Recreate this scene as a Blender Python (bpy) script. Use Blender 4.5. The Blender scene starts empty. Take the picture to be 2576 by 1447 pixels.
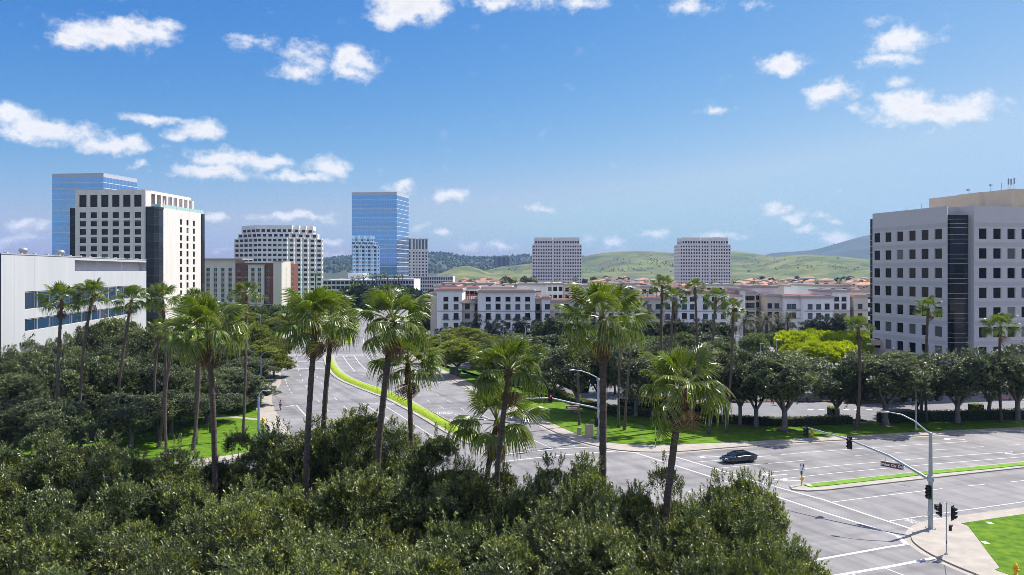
import bpy, bmesh, math, random
import numpy as np
from mathutils import Vector, Matrix, noise as mnoise
R = math.radians
SC = bpy.context.scene
COL = SC.collection
random.seed(11)

# ---------------------------------------------------------------- camera, sky, sun, exposure
F, CX, HY, H = 2003.0, 1288.0, 681.0, 25.0      # focal length, principal point, horizon (survey units) and drone height in metres
cam = bpy.data.cameras.new("camera")
cam.sensor_width = 36.0
cam.lens = 36.0 * F / 2576.0
cam.shift_y = -42.5 / 2576.0
cam.clip_end = 60000.0
cam.clip_start = 0.5
cam_o = bpy.data.objects.new("camera", cam)
cam_o.location = (0, 0, H)
cam_o.rotation_euler = (R(90), 0, 0)
COL.objects.link(cam_o)
SC.camera = cam_o

SUN_EL, SUN_AZ = R(56.0), R(59.0)               # azimuth from +Y towards +X
SUN_DIR = Vector((math.sin(SUN_AZ) * math.cos(SUN_EL), math.cos(SUN_AZ) * math.cos(SUN_EL), math.sin(SUN_EL)))
sun = bpy.data.lights.new("sun", 'SUN')
sun.energy = 4.6
sun.angle = R(0.55)
sun.color = (1.0, 0.95, 0.87)
sun_o = bpy.data.objects.new("sun", sun)
sun_o.rotation_euler = SUN_DIR.to_track_quat('Z', 'Y').to_euler()
sun_o.location = (60, 60, 120)
COL.objects.link(sun_o)

SKY_STRENGTH = 0.13
EXPOSURE = 0.75
SC.view_settings.view_transform = 'Standard'
SC.view_settings.look = 'None'
SC.view_settings.gamma = 1.0
SC.view_settings.use_curve_mapping = False
SC.view_settings.exposure = EXPOSURE

SC.render.engine = 'CYCLES'
cy = SC.cycles
cy.max_bounces = 6
cy.diffuse_bounces = 3
cy.filter_width = 0.8
cy.glossy_bounces = 3
cy.transmission_bounces = 2
cy.transparent_max_bounces = 6
cy.volume_bounces = 0
cy.caustics_reflective = False
cy.caustics_refractive = False
cy.use_denoising = True
cy.denoising_prefilter = 'FAST'
cy.use_adaptive_sampling = True
cy.adaptive_threshold = 0.006
cy.sample_clamp_indirect = 6.0

# clouds: x, y, half width, half height, weight (survey units, turned into azimuth and elevation)
CLOUDS = [
    (210, 75, 125, 62, 1.00), (270, 85, 150, 48, 1.00), (350, 70, 130, 34, 0.90), (400, 55, 80, 30, 0.75), (200, 100, 80, 34, 0.90),
    (1030, 15, 125, 62, 1.00), (980, 40, 90, 40, 0.80), (1060, -10, 120, 50, 0.95), (1230, 5, 110, 30, 0.80), (1330, -5, 130, 32, 0.80), (1460, 5, 130, 28, 0.75),
    (635, 105, 95, 30, 0.62), (590, 95, 70, 26, 0.50), (760, 135, 95, 40, 0.66), (750, 180, 100, 36, 0.78), (800, 165, 70, 40, 0.60),
    (878, 150, 62, 62, 0.95), (910, 155, 95, 36, 0.80), (885, 185, 70, 30, 0.75),
    (15, 295, 88, 42, 0.91), (130, 330, 158, 39, 0.96), (300, 365, 140, 34, 0.94), (60, 345, 102, 22, 0.77), (390, 300, 102, 19, 0.77), (495, 330, 93, 32, 0.88), (350, 420, 41, 15, 0.63),
    (560, 400, 112, 39, 0.91), (540, 430, 158, 26, 0.94), (670, 405, 98, 31, 0.91), (760, 445, 121, 22, 0.82), (820, 420, 79, 39, 0.82), (705, 448, 46, 17, 0.67),
    (1005, 467, 62, 20, 0.75), (1135, 485, 78, 28, 0.85), (1350, 521, 58, 20, 0.70), (1795, 275, 48, 26, 0.80), (1965, 163, 74, 44, 0.95), (2092, 232, 76, 44, 0.92),
    (2265, 100, 115, 46, 0.88), (2240, 150, 80, 34, 0.82), (1740, 18, 90, 34, 0.62), (1890, 15, 60, 22, 0.45), (2205, 55, 70, 24, 0.45),
    (2330, 280, 170, 42, 0.98), (2420, 272, 135, 40, 0.95), (2270, 255, 95, 36, 0.90), (2150, 280, 60, 22, 0.55), (2328, 332, 22, 14, 0.60), (2250, 210, 60, 24, 0.50),
    (1953, 525, 46, 30, 0.80), (2010, 542, 46, 22, 0.76), (2070, 548, 44, 14, 0.50), (2110, 558, 36, 12, 0.50), (2035, 576, 42, 18, 0.70), (2108, 602, 72, 30, 0.78),
    (1840, 590, 40, 16, 0.60), (1545, 612, 50, 24, 0.75), (1640, 590, 55, 22, 0.66), (1490, 605, 48, 20, 0.55), (1255, 620, 60, 20, 0.66), (1195, 618, 60, 18, 0.55), (1110, 592, 48, 16, 0.70),
    (730, 548, 130, 20, 0.79), (800, 552, 65, 20, 0.75), (830, 610, 56, 19, 0.58), (525, 546, 54, 17, 0.72), (68, 570, 58, 24, 0.69), (80, 600, 65, 19, 0.53), (20, 610, 84, 20, 0.48), (560, 630, 56, 12, 0.38), (640, 575, 37, 12, 0.48),
    (850, 640, 65, 17, 0.48), (1060, 570, 40, 14, 0.40),
    (1600, 560, 40, 12, 0.40), (1790, 588, 70, 16, 0.62),
]
w = bpy.data.worlds.new("World")
SC.world = w
w.use_nodes = True
nt = w.node_tree
nt.nodes.clear()
def N(t, **k):
    n = nt.nodes.new(t)
    for a, b in k.items():
        setattr(n, a, b)
    return n
def L(a, b):
    nt.links.new(a, b)
def M(op, a, b=None, clamp=False):
    n = N('ShaderNodeMath', operation=op, use_clamp=clamp)
    for i, v in enumerate((a, b)):
        if v is None: continue
        if isinstance(v, (int, float)): n.inputs[i].default_value = v
        else: L(v, n.inputs[i])
    return n.outputs[0]
def VM(op, a, b):
    n = N('ShaderNodeVectorMath', operation=op)
    for i, v in enumerate((a, b)):
        if v is None: continue
        if isinstance(v, tuple): n.inputs[i].default_value = v
        else: L(v, n.inputs[i])
    return n
out = N('ShaderNodeOutputWorld')
bg = N('ShaderNodeBackground')
bg.inputs['Strength'].default_value = SKY_STRENGTH
L(bg.outputs[0], out.inputs['Surface'])
sky = N('ShaderNodeTexSky', sky_type='NISHITA', sun_disc=False)
sky.sun_elevation = SUN_EL
sky.sun_rotation = SUN_AZ
sky.altitude = 50
sky.air_density = 1.0
sky.dust_density = 0.9
sky.ozone_density = 3.2
tc = N('ShaderNodeTexCoord')
sep = N('ShaderNodeSeparateXYZ'); L(tc.outputs['Generated'], sep.inputs[0])
az = M('ARCTAN2', sep.outputs[0], sep.outputs[1])
el = M('ARCSINE', sep.outputs[2])
comb = N('ShaderNodeCombineXYZ'); L(az, comb.inputs[0]); L(el, comb.inputs[1])
uv = comb.outputs[0]
n1 = N('ShaderNodeTexNoise'); n1.inputs['Scale'].default_value = 26.0; n1.inputs['Detail'].default_value = 5.0; n1.inputs['Roughness'].default_value = .6
L(uv, n1.inputs['Vector'])
wv = VM('MULTIPLY_ADD', n1.outputs['Color'], (.060, .034, 0)); wv.inputs[2].default_value = (-.030, -.017, 0)
uvw = VM('ADD', uv, wv.outputs[0]).outputs[0]
field = None
for (px, py, rx, ry, wt) in CLOUDS:
    a = math.atan((px - CX) / F)
    e = math.atan((HY - py) / F * math.cos(a))
    s1 = VM('SUBTRACT', uvw, (a, e, 0)).outputs[0]
    s2 = VM('MULTIPLY', s1, (F / rx / 1.0, F / ry, 0)).outputs[0]
    ln = N('ShaderNodeVectorMath', operation='LENGTH'); L(s2, ln.inputs[0])
    ma = N('ShaderNodeMath', operation='MULTIPLY_ADD'); L(ln.outputs['Value'], ma.inputs[0]); ma.inputs[1].default_value = -wt; ma.inputs[2].default_value = wt
    field = ma.outputs[0] if field is None else M('SMOOTH_MAX', field, ma.outputs[0])
    if field is not ma.outputs[0]: field.node.inputs[2].default_value = .12
# clouds added outside the view, denser than within it, to fill shaded walls
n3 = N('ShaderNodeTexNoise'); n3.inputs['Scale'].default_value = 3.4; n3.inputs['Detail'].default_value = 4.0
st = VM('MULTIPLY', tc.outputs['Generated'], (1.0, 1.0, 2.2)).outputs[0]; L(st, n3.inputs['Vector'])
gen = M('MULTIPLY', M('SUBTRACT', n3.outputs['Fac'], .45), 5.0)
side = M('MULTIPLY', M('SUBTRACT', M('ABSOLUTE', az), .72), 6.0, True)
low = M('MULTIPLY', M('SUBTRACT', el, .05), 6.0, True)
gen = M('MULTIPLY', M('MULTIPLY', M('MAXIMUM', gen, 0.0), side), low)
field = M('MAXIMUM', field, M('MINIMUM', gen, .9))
n2 = N('ShaderNodeTexNoise'); n2.inputs['Scale'].default_value = 40.0; n2.inputs['Detail'].default_value = 7.0; n2.inputs['Roughness'].default_value = .62
st2 = VM('MULTIPLY', tc.outputs['Generated'], (1.0, 1.0, 1.5)).outputs[0]; L(st2, n2.inputs['Vector'])
fd = M('ADD', field, M('MULTIPLY', M('SUBTRACT', n2.outputs['Fac'], .5), 1.25))
mr = N('ShaderNodeMapRange', interpolation_type='SMOOTHSTEP')
mr.inputs['From Min'].default_value = .13; mr.inputs['From Max'].default_value = .80
mr.inputs['To Max'].default_value = .96
L(fd, mr.inputs['Value'])
mask = mr.outputs[0]
shade = N('ShaderNodeMapRange'); shade.inputs['From Min'].default_value = .65; shade.inputs['From Max'].default_value = 1.25
L(fd, shade.inputs['Value'])
cmix = N('ShaderNodeMix', data_type='RGBA'); L(shade.outputs[0], cmix.inputs['Factor'])
k = 1.0 / SKY_STRENGTH
cmix.inputs['A'].default_value = (.60 * k, .60 * k, .61 * k, 1)
cmix.inputs['B'].default_value = (.50 * k, .50 * k, .54 * k, 1)
tint = N('ShaderNodeMix', data_type='RGBA', blend_type='MULTIPLY'); tint.inputs['Factor'].default_value = 1.0
L(sky.outputs[0], tint.inputs['A']); tint.inputs['B'].default_value = (0.36, 0.49, 0.60, 1)
# one colour curve for the whole dome: deeper blue overhead, paler towards the horizon
sc3 = N('ShaderNodeSeparateColor'); L(tint.outputs['Result'], sc3.inputs[0])
def curve(o, ref, outv, p, cap): return M('MULTIPLY', M('POWER', M('MINIMUM', M('MULTIPLY', o, SKY_STRENGTH / ref), cap), p), outv / SKY_STRENGTH)
cc3 = N('ShaderNodeCombineColor')
L(curve(sc3.outputs[0], .119, .098, 2.25, 1.60), cc3.inputs[0]); L(curve(sc3.outputs[1], .244, .232, 1.34, 1.50), cc3.inputs[1]); L(curve(sc3.outputs[2], .47, .462, .55, 2.2), cc3.inputs[2])
# clouds behind the viewer are brightened, as if front-lit, to lift the shade
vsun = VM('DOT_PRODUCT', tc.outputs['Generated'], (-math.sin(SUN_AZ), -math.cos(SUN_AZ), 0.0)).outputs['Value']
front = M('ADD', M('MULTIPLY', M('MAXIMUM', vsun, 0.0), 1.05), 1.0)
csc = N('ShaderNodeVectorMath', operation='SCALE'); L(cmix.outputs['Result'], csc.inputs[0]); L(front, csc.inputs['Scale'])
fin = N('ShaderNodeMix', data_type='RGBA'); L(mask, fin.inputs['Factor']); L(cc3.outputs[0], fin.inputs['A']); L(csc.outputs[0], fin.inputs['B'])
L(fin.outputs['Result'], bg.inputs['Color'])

# ---------------------------------------------------------------- survey helpers
def G(x, y):
    Y = F * H / (y - HY)
    return ((x - CX) / F * Y, Y)
def PX(x, Y): return (x - CX) / F * Y
def PZ(y, Y): return H - (y - HY) * Y / F

# ---------------------------------------------------------------- materials
MATS = {}
def mat(name, col, rough=.75, var=0.0, scale=1.0, metallic=0.0, bump=0.0, bscale=None, col2=None, detail=4.0, spec=None, stretch=None, rnd=0.0, lo=.35, hi=.65):
    if name in MATS: return MATS[name]
    m = bpy.data.materials.new(name); m.use_nodes = True
    t = m.node_tree; b = t.nodes['Principled BSDF']
    b.inputs['Roughness'].default_value = rough
    b.inputs['Metallic'].default_value = metallic
    if spec is not None: b.inputs['Specular IOR Level'].default_value = spec
    c2 = col2 or tuple(min(1, c * (1 + var)) for c in col)
    c1 = col if col2 else tuple(c * (1 - var) for c in col)
    b.inputs['Base Color'].default_value = (*col, 1)
    if var or col2 or bump:
        g = t.nodes.new('ShaderNodeNewGeometry')
        src = g.outputs['Position']
        if stretch:
            mp = t.nodes.new('ShaderNodeMapping'); mp.inputs['Scale'].default_value = stretch; mp.inputs['Rotation'].default_value = (0, 0, 0)
            t.links.new(src, mp.inputs['Vector']); src = mp.outputs[0]
    if var or col2:
        n = t.nodes.new('ShaderNodeTexNoise'); n.inputs['Scale'].default_value = scale; n.inputs['Detail'].default_value = detail; n.inputs['Roughness'].default_value = .6
        t.links.new(src, n.inputs['Vector'])
        r = t.nodes.new('ShaderNodeMapRange'); r.inputs['From Min'].default_value = lo; r.inputs['From Max'].default_value = hi
        t.links.new(n.outputs['Fac'], r.inputs['Value'])
        x = t.nodes.new('ShaderNodeMix'); x.data_type = 'RGBA'
        x.inputs['A'].default_value = (*c1, 1); x.inputs['B'].default_value = (*c2, 1)
        t.links.new(r.outputs[0], x.inputs['Factor'])
        o = x.outputs['Result']
        t.links.new(o, b.inputs['Base Color'])
    if rnd:
        oi = t.nodes.new('ShaderNodeObjectInfo')
        r2 = t.nodes.new('ShaderNodeMapRange'); r2.inputs['To Min'].default_value = 1 - rnd; r2.inputs['To Max'].default_value = 1 + rnd
        t.links.new(oi.outputs['Random'], r2.inputs['Value'])
        v = t.nodes.new('ShaderNodeVectorMath'); v.operation = 'SCALE'
        if var or col2: t.links.new(o, v.inputs[0])
        else: v.inputs[0].default_value = col
        t.links.new(r2.outputs[0], v.inputs['Scale'])
        t.links.new(v.outputs[0], b.inputs['Base Color'])
    if bump:
        n = t.nodes.new('ShaderNodeTexNoise'); n.inputs['Scale'].default_value = bscale or scale * 4; n.inputs['Detail'].default_value = 3
        t.links.new(src, n.inputs['Vector'])
        bp = t.nodes.new('ShaderNodeBump'); bp.inputs['Strength'].default_value = bump; bp.inputs['Distance'].default_value = .05
        t.links.new(n.outputs['Fac'], bp.inputs['Height']); t.links.new(bp.outputs[0], b.inputs['Normal'])
    MATS[name] = m
    return m

def leaf_mat(name, dark, mid, tip, transl=.28, rough=.38, spec=.5, tcol=None, rnd=.27):
    if name in MATS: return MATS[name]
    m = bpy.data.materials.new(name); m.use_nodes = True
    t = m.node_tree; b = t.nodes['Principled BSDF']; o = t.nodes['Material Output']
    at = t.nodes.new('ShaderNodeAttribute'); at.attribute_name = 'tint'
    cr = t.nodes.new('ShaderNodeValToRGB')
    e = cr.color_ramp.elements
    e[0].position = 0; e[0].color = (*dark, 1); e[1].position = 1; e[1].color = (*tip, 1)
    q = e.new(.6); q.color = (*mid, 1)
    t.links.new(at.outputs['Fac'], cr.inputs[0])
    oi = t.nodes.new('ShaderNodeObjectInfo')
    r2 = t.nodes.new('ShaderNodeMapRange'); r2.inputs['To Min'].default_value = 1 - rnd; r2.inputs['To Max'].default_value = 1 + rnd
    t.links.new(oi.outputs['Random'], r2.inputs['Value'])
    v = t.nodes.new('ShaderNodeVectorMath'); v.operation = 'SCALE'
    t.links.new(cr.outputs[0], v.inputs[0]); t.links.new(r2.outputs[0], v.inputs['Scale'])
    t.links.new(v.outputs[0], b.inputs['Base Color'])
    b.inputs['Roughness'].default_value = rough
    b.inputs['Specular IOR Level'].default_value = spec
    tr = t.nodes.new('ShaderNodeBsdfTranslucent')
    v2 = t.nodes.new('ShaderNodeVectorMath'); v2.operation = 'MULTIPLY'; v2.inputs[1].default_value = tcol or (1.5, 1.6, .5)
    t.links.new(v.outputs[0], v2.inputs[0]); t.links.new(v2.outputs[0], tr.inputs['Color'])
    mx = t.nodes.new('ShaderNodeMixShader'); mx.inputs[0].default_value = transl
    t.links.new(b.outputs[0], mx.inputs[1]); t.links.new(tr.outputs[0], mx.inputs[2])
    t.links.new(mx.outputs[0], o.inputs['Surface'])
    MATS[name] = m
    return m

# ---------------------------------------------------------------- object helpers
def tag(o, label=None, cat=None, group=None, kind=None):
    if label: o['label'] = label
    if cat: o['category'] = cat
    if group: o['group'] = group
    if kind: o['kind'] = kind
    return o
def thing(name, label, cat, loc=(0, 0, 0), rz=0.0, group=None, scale=None):
    o = bpy.data.objects.new(name, None)
    o.empty_display_size = .3
    COL.objects.link(o)
    o.location = loc; o.rotation_euler = (0, 0, rz)
    if scale: o.scale = scale
    return tag(o, label, cat, group)
def link(name, mesh, parent=None, mtx=None):
    o = bpy.data.objects.new(name, mesh)
    COL.objects.link(o)
    if parent: o.parent = parent
    if mtx is not None: o.matrix_local = mtx
    return o

class MB:
    def __init__(s): s.v = []; s.f = []; s.m = []; s.sm = []
    def add(s, vs, fs, mi=0, smooth=False):
        k = len(s.v); s.v += [tuple(p) for p in vs]
        for f in fs:
            s.f.append([i + k for i in f]); s.m.append(mi); s.sm.append(smooth)
        return s
    def quad(s, a, b, c, d, mi=0): return s.add([a, b, c, d], [(0, 1, 2, 3)], mi)
    def box(s, x0, x1, y0, y1, z0, z1, mi=0, top=None):
        v = [(x0, y0, z0), (x1, y0, z0), (x1, y1, z0), (x0, y1, z0), (x0, y0, z1), (x1, y0, z1), (x1, y1, z1), (x0, y1, z1)]
        s.add(v, [(0, 3, 2, 1), (0, 1, 5, 4), (1, 2, 6, 5), (2, 3, 7, 6), (3, 0, 4, 7)], mi)
        s.add(v[4:], [(0, 1, 2, 3)], mi if top is None else top)
        return s
    def cbox(s, c, d, mi=0, rot=None):
        hx, hy, hz = d[0] / 2, d[1] / 2, d[2] / 2
        v = [Vector((sx * hx, sy * hy, sz * hz)) for sz in (-1, 1) for sx, sy in ((-1, -1), (1, -1), (1, 1), (-1, 1))]
        if rot is not None: v = [rot @ p for p in v]
        v = [p + Vector(c) for p in v]
        return s.add(v, [(0, 3, 2, 1), (4, 5, 6, 7), (0, 1, 5, 4), (1, 2, 6, 5), (2, 3, 7, 6), (3, 0, 4, 7)], mi)
    def prism(s, poly, z0, z1, mi=0, top=None, cap=True, bottom=False):
        n = len(poly)
        v = [(p[0], p[1], z0) for p in poly] + [(p[0], p[1], z1) for p in poly]
        s.add(v, [(i, (i + 1) % n, n + (i + 1) % n, n + i) for i in range(n)], mi)
        if cap: s.add(v[n:], [tuple(range(n))], mi if top is None else top)
        if bottom: s.add(v[:n], [tuple(range(n))[::-1]], mi)
        return s
    def flat(s, poly, z, mi=0):
        return s.add([(p[0], p[1], z) for p in poly], [tuple(range(len(poly)))], mi)
    def tube(s, pts, rads, n=8, mi=0, smooth=True, cap=True):
        pts = [Vector(p) for p in pts]
        if not isinstance(rads, (list, tuple)): rads = [rads] * len(pts)
        rings = []
        ref = Vector((0, 0, 1)) if abs((pts[-1] - pts[0]).normalized().z) < .9 else Vector((1, 0, 0))
        for i, p in enumerate(pts):
            d = (pts[min(i + 1, len(pts) - 1)] - pts[max(i - 1, 0)])
            d = d.normalized() if d.length > 1e-9 else Vector((0, 0, 1))
            u = ref.cross(d).normalized(); w_ = d.cross(u)
            rings += [p + (u * math.cos(2 * math.pi * k / n) + w_ * math.sin(2 * math.pi * k / n)) * rads[i] for k in range(n)]
        fs = [(i * n + k, i * n + (k + 1) % n, (i + 1) * n + (k + 1) % n, (i + 1) * n + k) for i in range(len(pts) - 1) for k in range(n)]
        s.add(rings, fs, mi, smooth)
        if cap:
            s.add(rings[:n], [tuple(range(n))[::-1]], mi); s.add(rings[-n:], [tuple(range(n))], mi)
        return s
    def lathe(s, prof, n=10, c=(0, 0, 0), mi=0, smooth=True):
        v = [(c[0] + r * math.cos(2 * math.pi * k / n), c[1] + r * math.sin(2 * math.pi * k / n), c[2] + z) for r, z in prof for k in range(n)]
        fs = [(i * n + k, i * n + (k + 1) % n, (i + 1) * n + (k + 1) % n, (i + 1) * n + k) for i in range(len(prof) - 1) for k in range(n)]
        s.add(v, fs, mi, smooth)
        s.add(v[-n:], [tuple(range(n))], mi); s.add(v[:n], [tuple(range(n))[::-1]], mi)
        return s
    def mesh(s, name, mats):
        me = bpy.data.meshes.new(name)
        me.from_pydata(s.v, [], s.f)
        for m in (mats if isinstance(mats, (list, tuple)) else [mats]): me.materials.append(m)
        me.polygons.foreach_set('material_index', s.m)
        me.polygons.foreach_set('use_smooth', s.sm)
        me.update()
        return me
    def build(s, name, mats, parent=None, mtx=None):
        return link(name, s.mesh(name, mats), parent, mtx)

ORD = ['first', 'second', 'third', 'fourth', 'fifth', 'sixth', 'seventh', 'eighth', 'ninth', 'tenth', 'eleventh', 'twelfth', 'thirteenth', 'fourteenth', 'fifteenth', 'sixteenth', 'seventeenth', 'eighteenth', 'nineteenth', 'twentieth', 'twenty-first', 'twenty-second', 'twenty-third', 'twenty-fourth', 'twenty-fifth', 'twenty-sixth', 'twenty-seventh', 'twenty-eighth', 'twenty-ninth', 'thirtieth']
def nth(i, n):
    if n == 1: return 'only one'
    if i == 0: return 'leftmost'
    if i == n - 1: return 'rightmost'
    return ORD[i] + ' from left' if i < (n + 1) // 2 and i < 30 else ORD[min(29, n - 1 - i)] + ' from right'

# ================================================================ SETTING: ground, roads, kerbs, lawns, markings
def road_wear(m):
    # faint darker wheel paths and patches, worn into the surface itself
    t = m.node_tree; b = t.nodes['Principled BSDF']; lk = b.inputs['Base Color'].links[0].from_socket
    g_ = t.nodes.new('ShaderNodeNewGeometry'); prev = lk
    for ang, sc, am, lo_, hi_ in ((27, (1.7, 55, 1), .78, .47, .62), (-71, (1.7, 55, 1), .80, .48, .62), (0, (11, 11, 1), .86, .42, .60)):
        mp = t.nodes.new('ShaderNodeMapping'); mp.vector_type = 'TEXTURE'; mp.inputs['Rotation'].default_value = (0, 0, R(ang)); mp.inputs['Scale'].default_value = sc
        n_ = t.nodes.new('ShaderNodeTexNoise'); n_.inputs['Scale'].default_value = 1.0; n_.inputs['Detail'].default_value = 5
        r_ = t.nodes.new('ShaderNodeMapRange'); r_.inputs['From Min'].default_value = lo_; r_.inputs['From Max'].default_value = hi_; r_.inputs['To Min'].default_value = 1.0; r_.inputs['To Max'].default_value = am
        v_ = t.nodes.new('ShaderNodeVectorMath'); v_.operation = 'SCALE'
        t.links.new(g_.outputs['Position'], mp.inputs['Vector']); t.links.new(mp.outputs[0], n_.inputs['Vector']); t.links.new(n_.outputs['Fac'], r_.inputs['Value'])
        t.links.new(prev, v_.inputs[0]); t.links.new(r_.outputs[0], v_.inputs['Scale']); prev = v_.outputs[0]
    t.links.new(prev, b.inputs['Base Color'])
m_ground = mat('earth_and_grass', (.075, .085, .035), .95, col2=(.16, .13, .075), scale=.02, detail=6)
m_asphalt = mat('worn_asphalt', (.20, .192, .196), .82, col2=(.265, .255, .257), scale=.35, detail=8, bump=.25, bscale=9, stretch=(1, .35, 1))
road_wear(m_asphalt)
m_lot = mat('lot_asphalt', (.17, .168, .178), .85, var=.14, scale=.5, detail=6, bump=.2, bscale=8)
m_conc = mat('concrete', (.34, .305, .265), .85, var=.13, scale=.7, detail=6, bump=.1, bscale=6)
m_lawn = mat('lawn_grass', (.050, .118, .005), .9, col2=(.120, .215, .010), scale=.9, detail=8, bump=.6, bscale=14, spec=.15)
m_white = mat('road_paint_white', (.52, .52, .52), .7, var=.10, scale=3)
m_yellow = mat('road_paint_yellow', (.70, .40, .05), .7, var=.08, scale=3)
m_cover = mat('ground_cover_green', (.13, .24, .004), .8, col2=(.33, .42, .012), scale=2.6, detail=6, bump=1.0, bscale=7, spec=.3)
m_mulch = mat('mulch', (.10, .055, .035), .95, var=.3, scale=4)
m_tar = mat('crack_seal', (.03, .03, .033), .6)

# terrain that carries everything: one sheet to the horizon
g = MB()
gx = [-30000, -6000, -1200, -300, 0, 300, 1200, 6000, 30000]; gy = [-3000, -300, 0, 300, 1000, 3000, 12000, 45000]
vs = [(x, y, -.14) for y in gy for x in gx]
n = len(gx)
g.add(vs, [(j * n + i, j * n + i + 1, (j + 1) * n + i + 1, (j + 1) * n + i) for j in range(len(gy) - 1) for i in range(n - 1)])
tag(g.build('ground', m_ground), kind='structure')

# asphalt: intersection sheet and the road running on to the towers
road = MB()
road.flat([(-170, -40), (260, -40), (260, 240), (60, 276), (-170, 276)], 0.0)
tag(MB().flat([(-400, -420), (400, -420), (400, -41), (-400, -41)], -.01).build('bounce_ground', m_conc), kind='structure')  # pale ground added behind the viewer to bounce light onto shaded walls
road_o = tag(road.build('road', m_asphalt), kind='structure')
CL = [(-53, 262, 26), (-60, 320, 26), (-63, 420, 26), (-52, 500, 25), (-43, 575, 24), (-38, 640, 22), (-30, 760, 20), (-10, 1000, 20)]
far = MB()
for i in range(len(CL) - 1):
    a, b = CL[i], CL[i + 1]
    far.add([(a[0] - a[2], a[1], -.004 - .001 * i), (a[0] + a[2], a[1], -.004 - .001 * i), (b[0] + b[2], b[1], -.005 - .001 * i), (b[0] - b[2], b[1], -.005 - .001 * i)], [(0, 1, 2, 3)])
tag(far.build('far_road', m_asphalt), kind='structure')

def smooth_poly(pts, it=2):
    for _ in range(it):
        q = [pts[0]]
        for a, b in zip(pts, pts[1:]):
            q += [(a[0] * .75 + b[0] * .25, a[1] * .75 + b[1] * .25), (a[0] * .25 + b[0] * .75, a[1] * .25 + b[1] * .75)]
        q.append(pts[-1]); pts = q
    return pts
def offset(pts, d):
    o = []
    for i, p in enumerate(pts):
        a = Vector(pts[max(i - 1, 0)]); b = Vector(pts[min(i + 1, len(pts) - 1)])
        t_ = (b - a)
        if t_.length < 1e-6: t_ = Vector((1, 0))
        t_.normalize()
        o.append((p[0] - t_.y * d, p[1] + t_.x * d))
    return o
def slab(name, outline, z1, mats, kind='structure', z0=-.2):
    area = sum(a[0] * b[1] - b[0] * a[1] for a, b in zip(outline, outline[1:] + outline[:1]))
    if area < 0: outline = outline[::-1]
    return tag(MB().prism(outline, z0, z1).build(name, mats), kind=kind)
def gutter(name, pts, d0, d1, parent):
    a = offset(pts, d0); b = offset(pts, d1)
    mb = MB()
    for i in range(len(a) - 1):
        mb.quad((*a[i], .006), (*a[i + 1], .006), (*b[i + 1], .006), (*b[i], .006))
    return mb.build(name, m_conc, parent)

# --- kerb lines surveyed from the picture
KL = smooth_poly([G(696, 893), G(699, 930), G(702, 958), G(697, 972), G(684, 984), G(676.5, 998), G(676, 1010), G(680, 1024), G(688, 1040), G(700, 1060), G(712, 1078.5), G(724, 1096.5), G(732, 1112), (-33.5, 108.5), (-37, 104.5), (-46, 100)], 2)
KR = smooth_poly([(-34, 236), G(1040, 900), G(1072, 920), G(1102, 937.5), G(1135, 953), G(1172, 974), G(1250, 1016), G(1330, 1056), G(1393, 1087), G(1428, 1102), G(1463, 1114), G(1501, 1124), G(1538, 1132), G(1598, 1138), G(1663, 1139), G(1726, 1136.5), G(1789, 1131), G(1860, 1125.5), G(1932, 1120), G(2057, 1111.5), G(2172, 1106), G(2332, 1096.5), G(2576, 1085), G(3000, 1067)], 1)
# north-west block
slab('pavement', KL + [(-170, 62), (-170, 236)], .14, m_conc)
KLi = offset(KL, -2.6)
slab('lawn', [p for p in KLi if p[1] > 103] + [(-39, 101), (-168, 66), (-168, 234), (-74, 234)], .165, m_lawn, z0=.0)
gutter('gutter', KL, 0, .55, road_o)
# north block: lawn strip, hedge line, car park behind
slab('pavement', KR + [(250, 232)], .14, m_conc)
HB = [G(1290, 945), G(1340, 967), G(1390, 992), G(1440, 1016), G(1500, 1034), G(1600, 1049), G(1720, 1058), G(1865, 1069), G(1980, 1074), G(2100, 1069), G(2250, 1063), G(2420, 1059), G(2576, 1056), G(2900, 1049)]
HBs = smooth_poly(HB, 1)
KRl = [p for p in offset(KR, 2.3)][3:-1]
# lawn edge: wider paving at the corner
def widen(p):
    d = math.hypot(p[0] - 19, p[1] - 111)
    k_ = max(0, 1 - d / 16)
    return (p[0] - .05 * k_ * 10, p[1] + 2.2 * k_)
KRl = [widen(p) for p in KRl]
slab('lawn', KRl + HBs[::-1] + [(-14, 205), (-26, 222)], .165, m_lawn, z0=0)
slab('car_park', offset(HBs, .9) + [(250, 190), (250, 229), (-22, 229), (-16, 208)], .15, m_lot, z0=.05)
gutter('gutter', KR, 0, -.55, road_o)
# south-east corner
KS = smooth_poly([G(2950, 1240), G(2576, 1282), G(2508, 1290), G(2432, 1301), G(2380, 1306), G(2333, 1316), G(2306, 1328), G(2292, 1346), G(2293, 1361), G(2308, 1375), G(2333, 1392), G(2370, 1411), G(2408, 1428), G(2458, 1448), G(2560, 1490), (46, 50), (52, 30)], 2)
slab('pavement', KS + [(120, 30), (120, 100)], .14, m_conc)
slab('lawn', [G(2900, 1252), G(2700, 1280), G(2576, 1297), G(2500, 1308), G(2418, 1320.5), G(2435, 1326.5), G(2463, 1363), G(2490, 1400), G(2515, 1432), G(2503, 1438), G(2560, 1458), G(2640, 1485), (60, 48), (118, 48), (118, 96)], .165, m_lawn, z0=0)
gutter('gutter', KS, 0, -.6, road_o)
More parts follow.
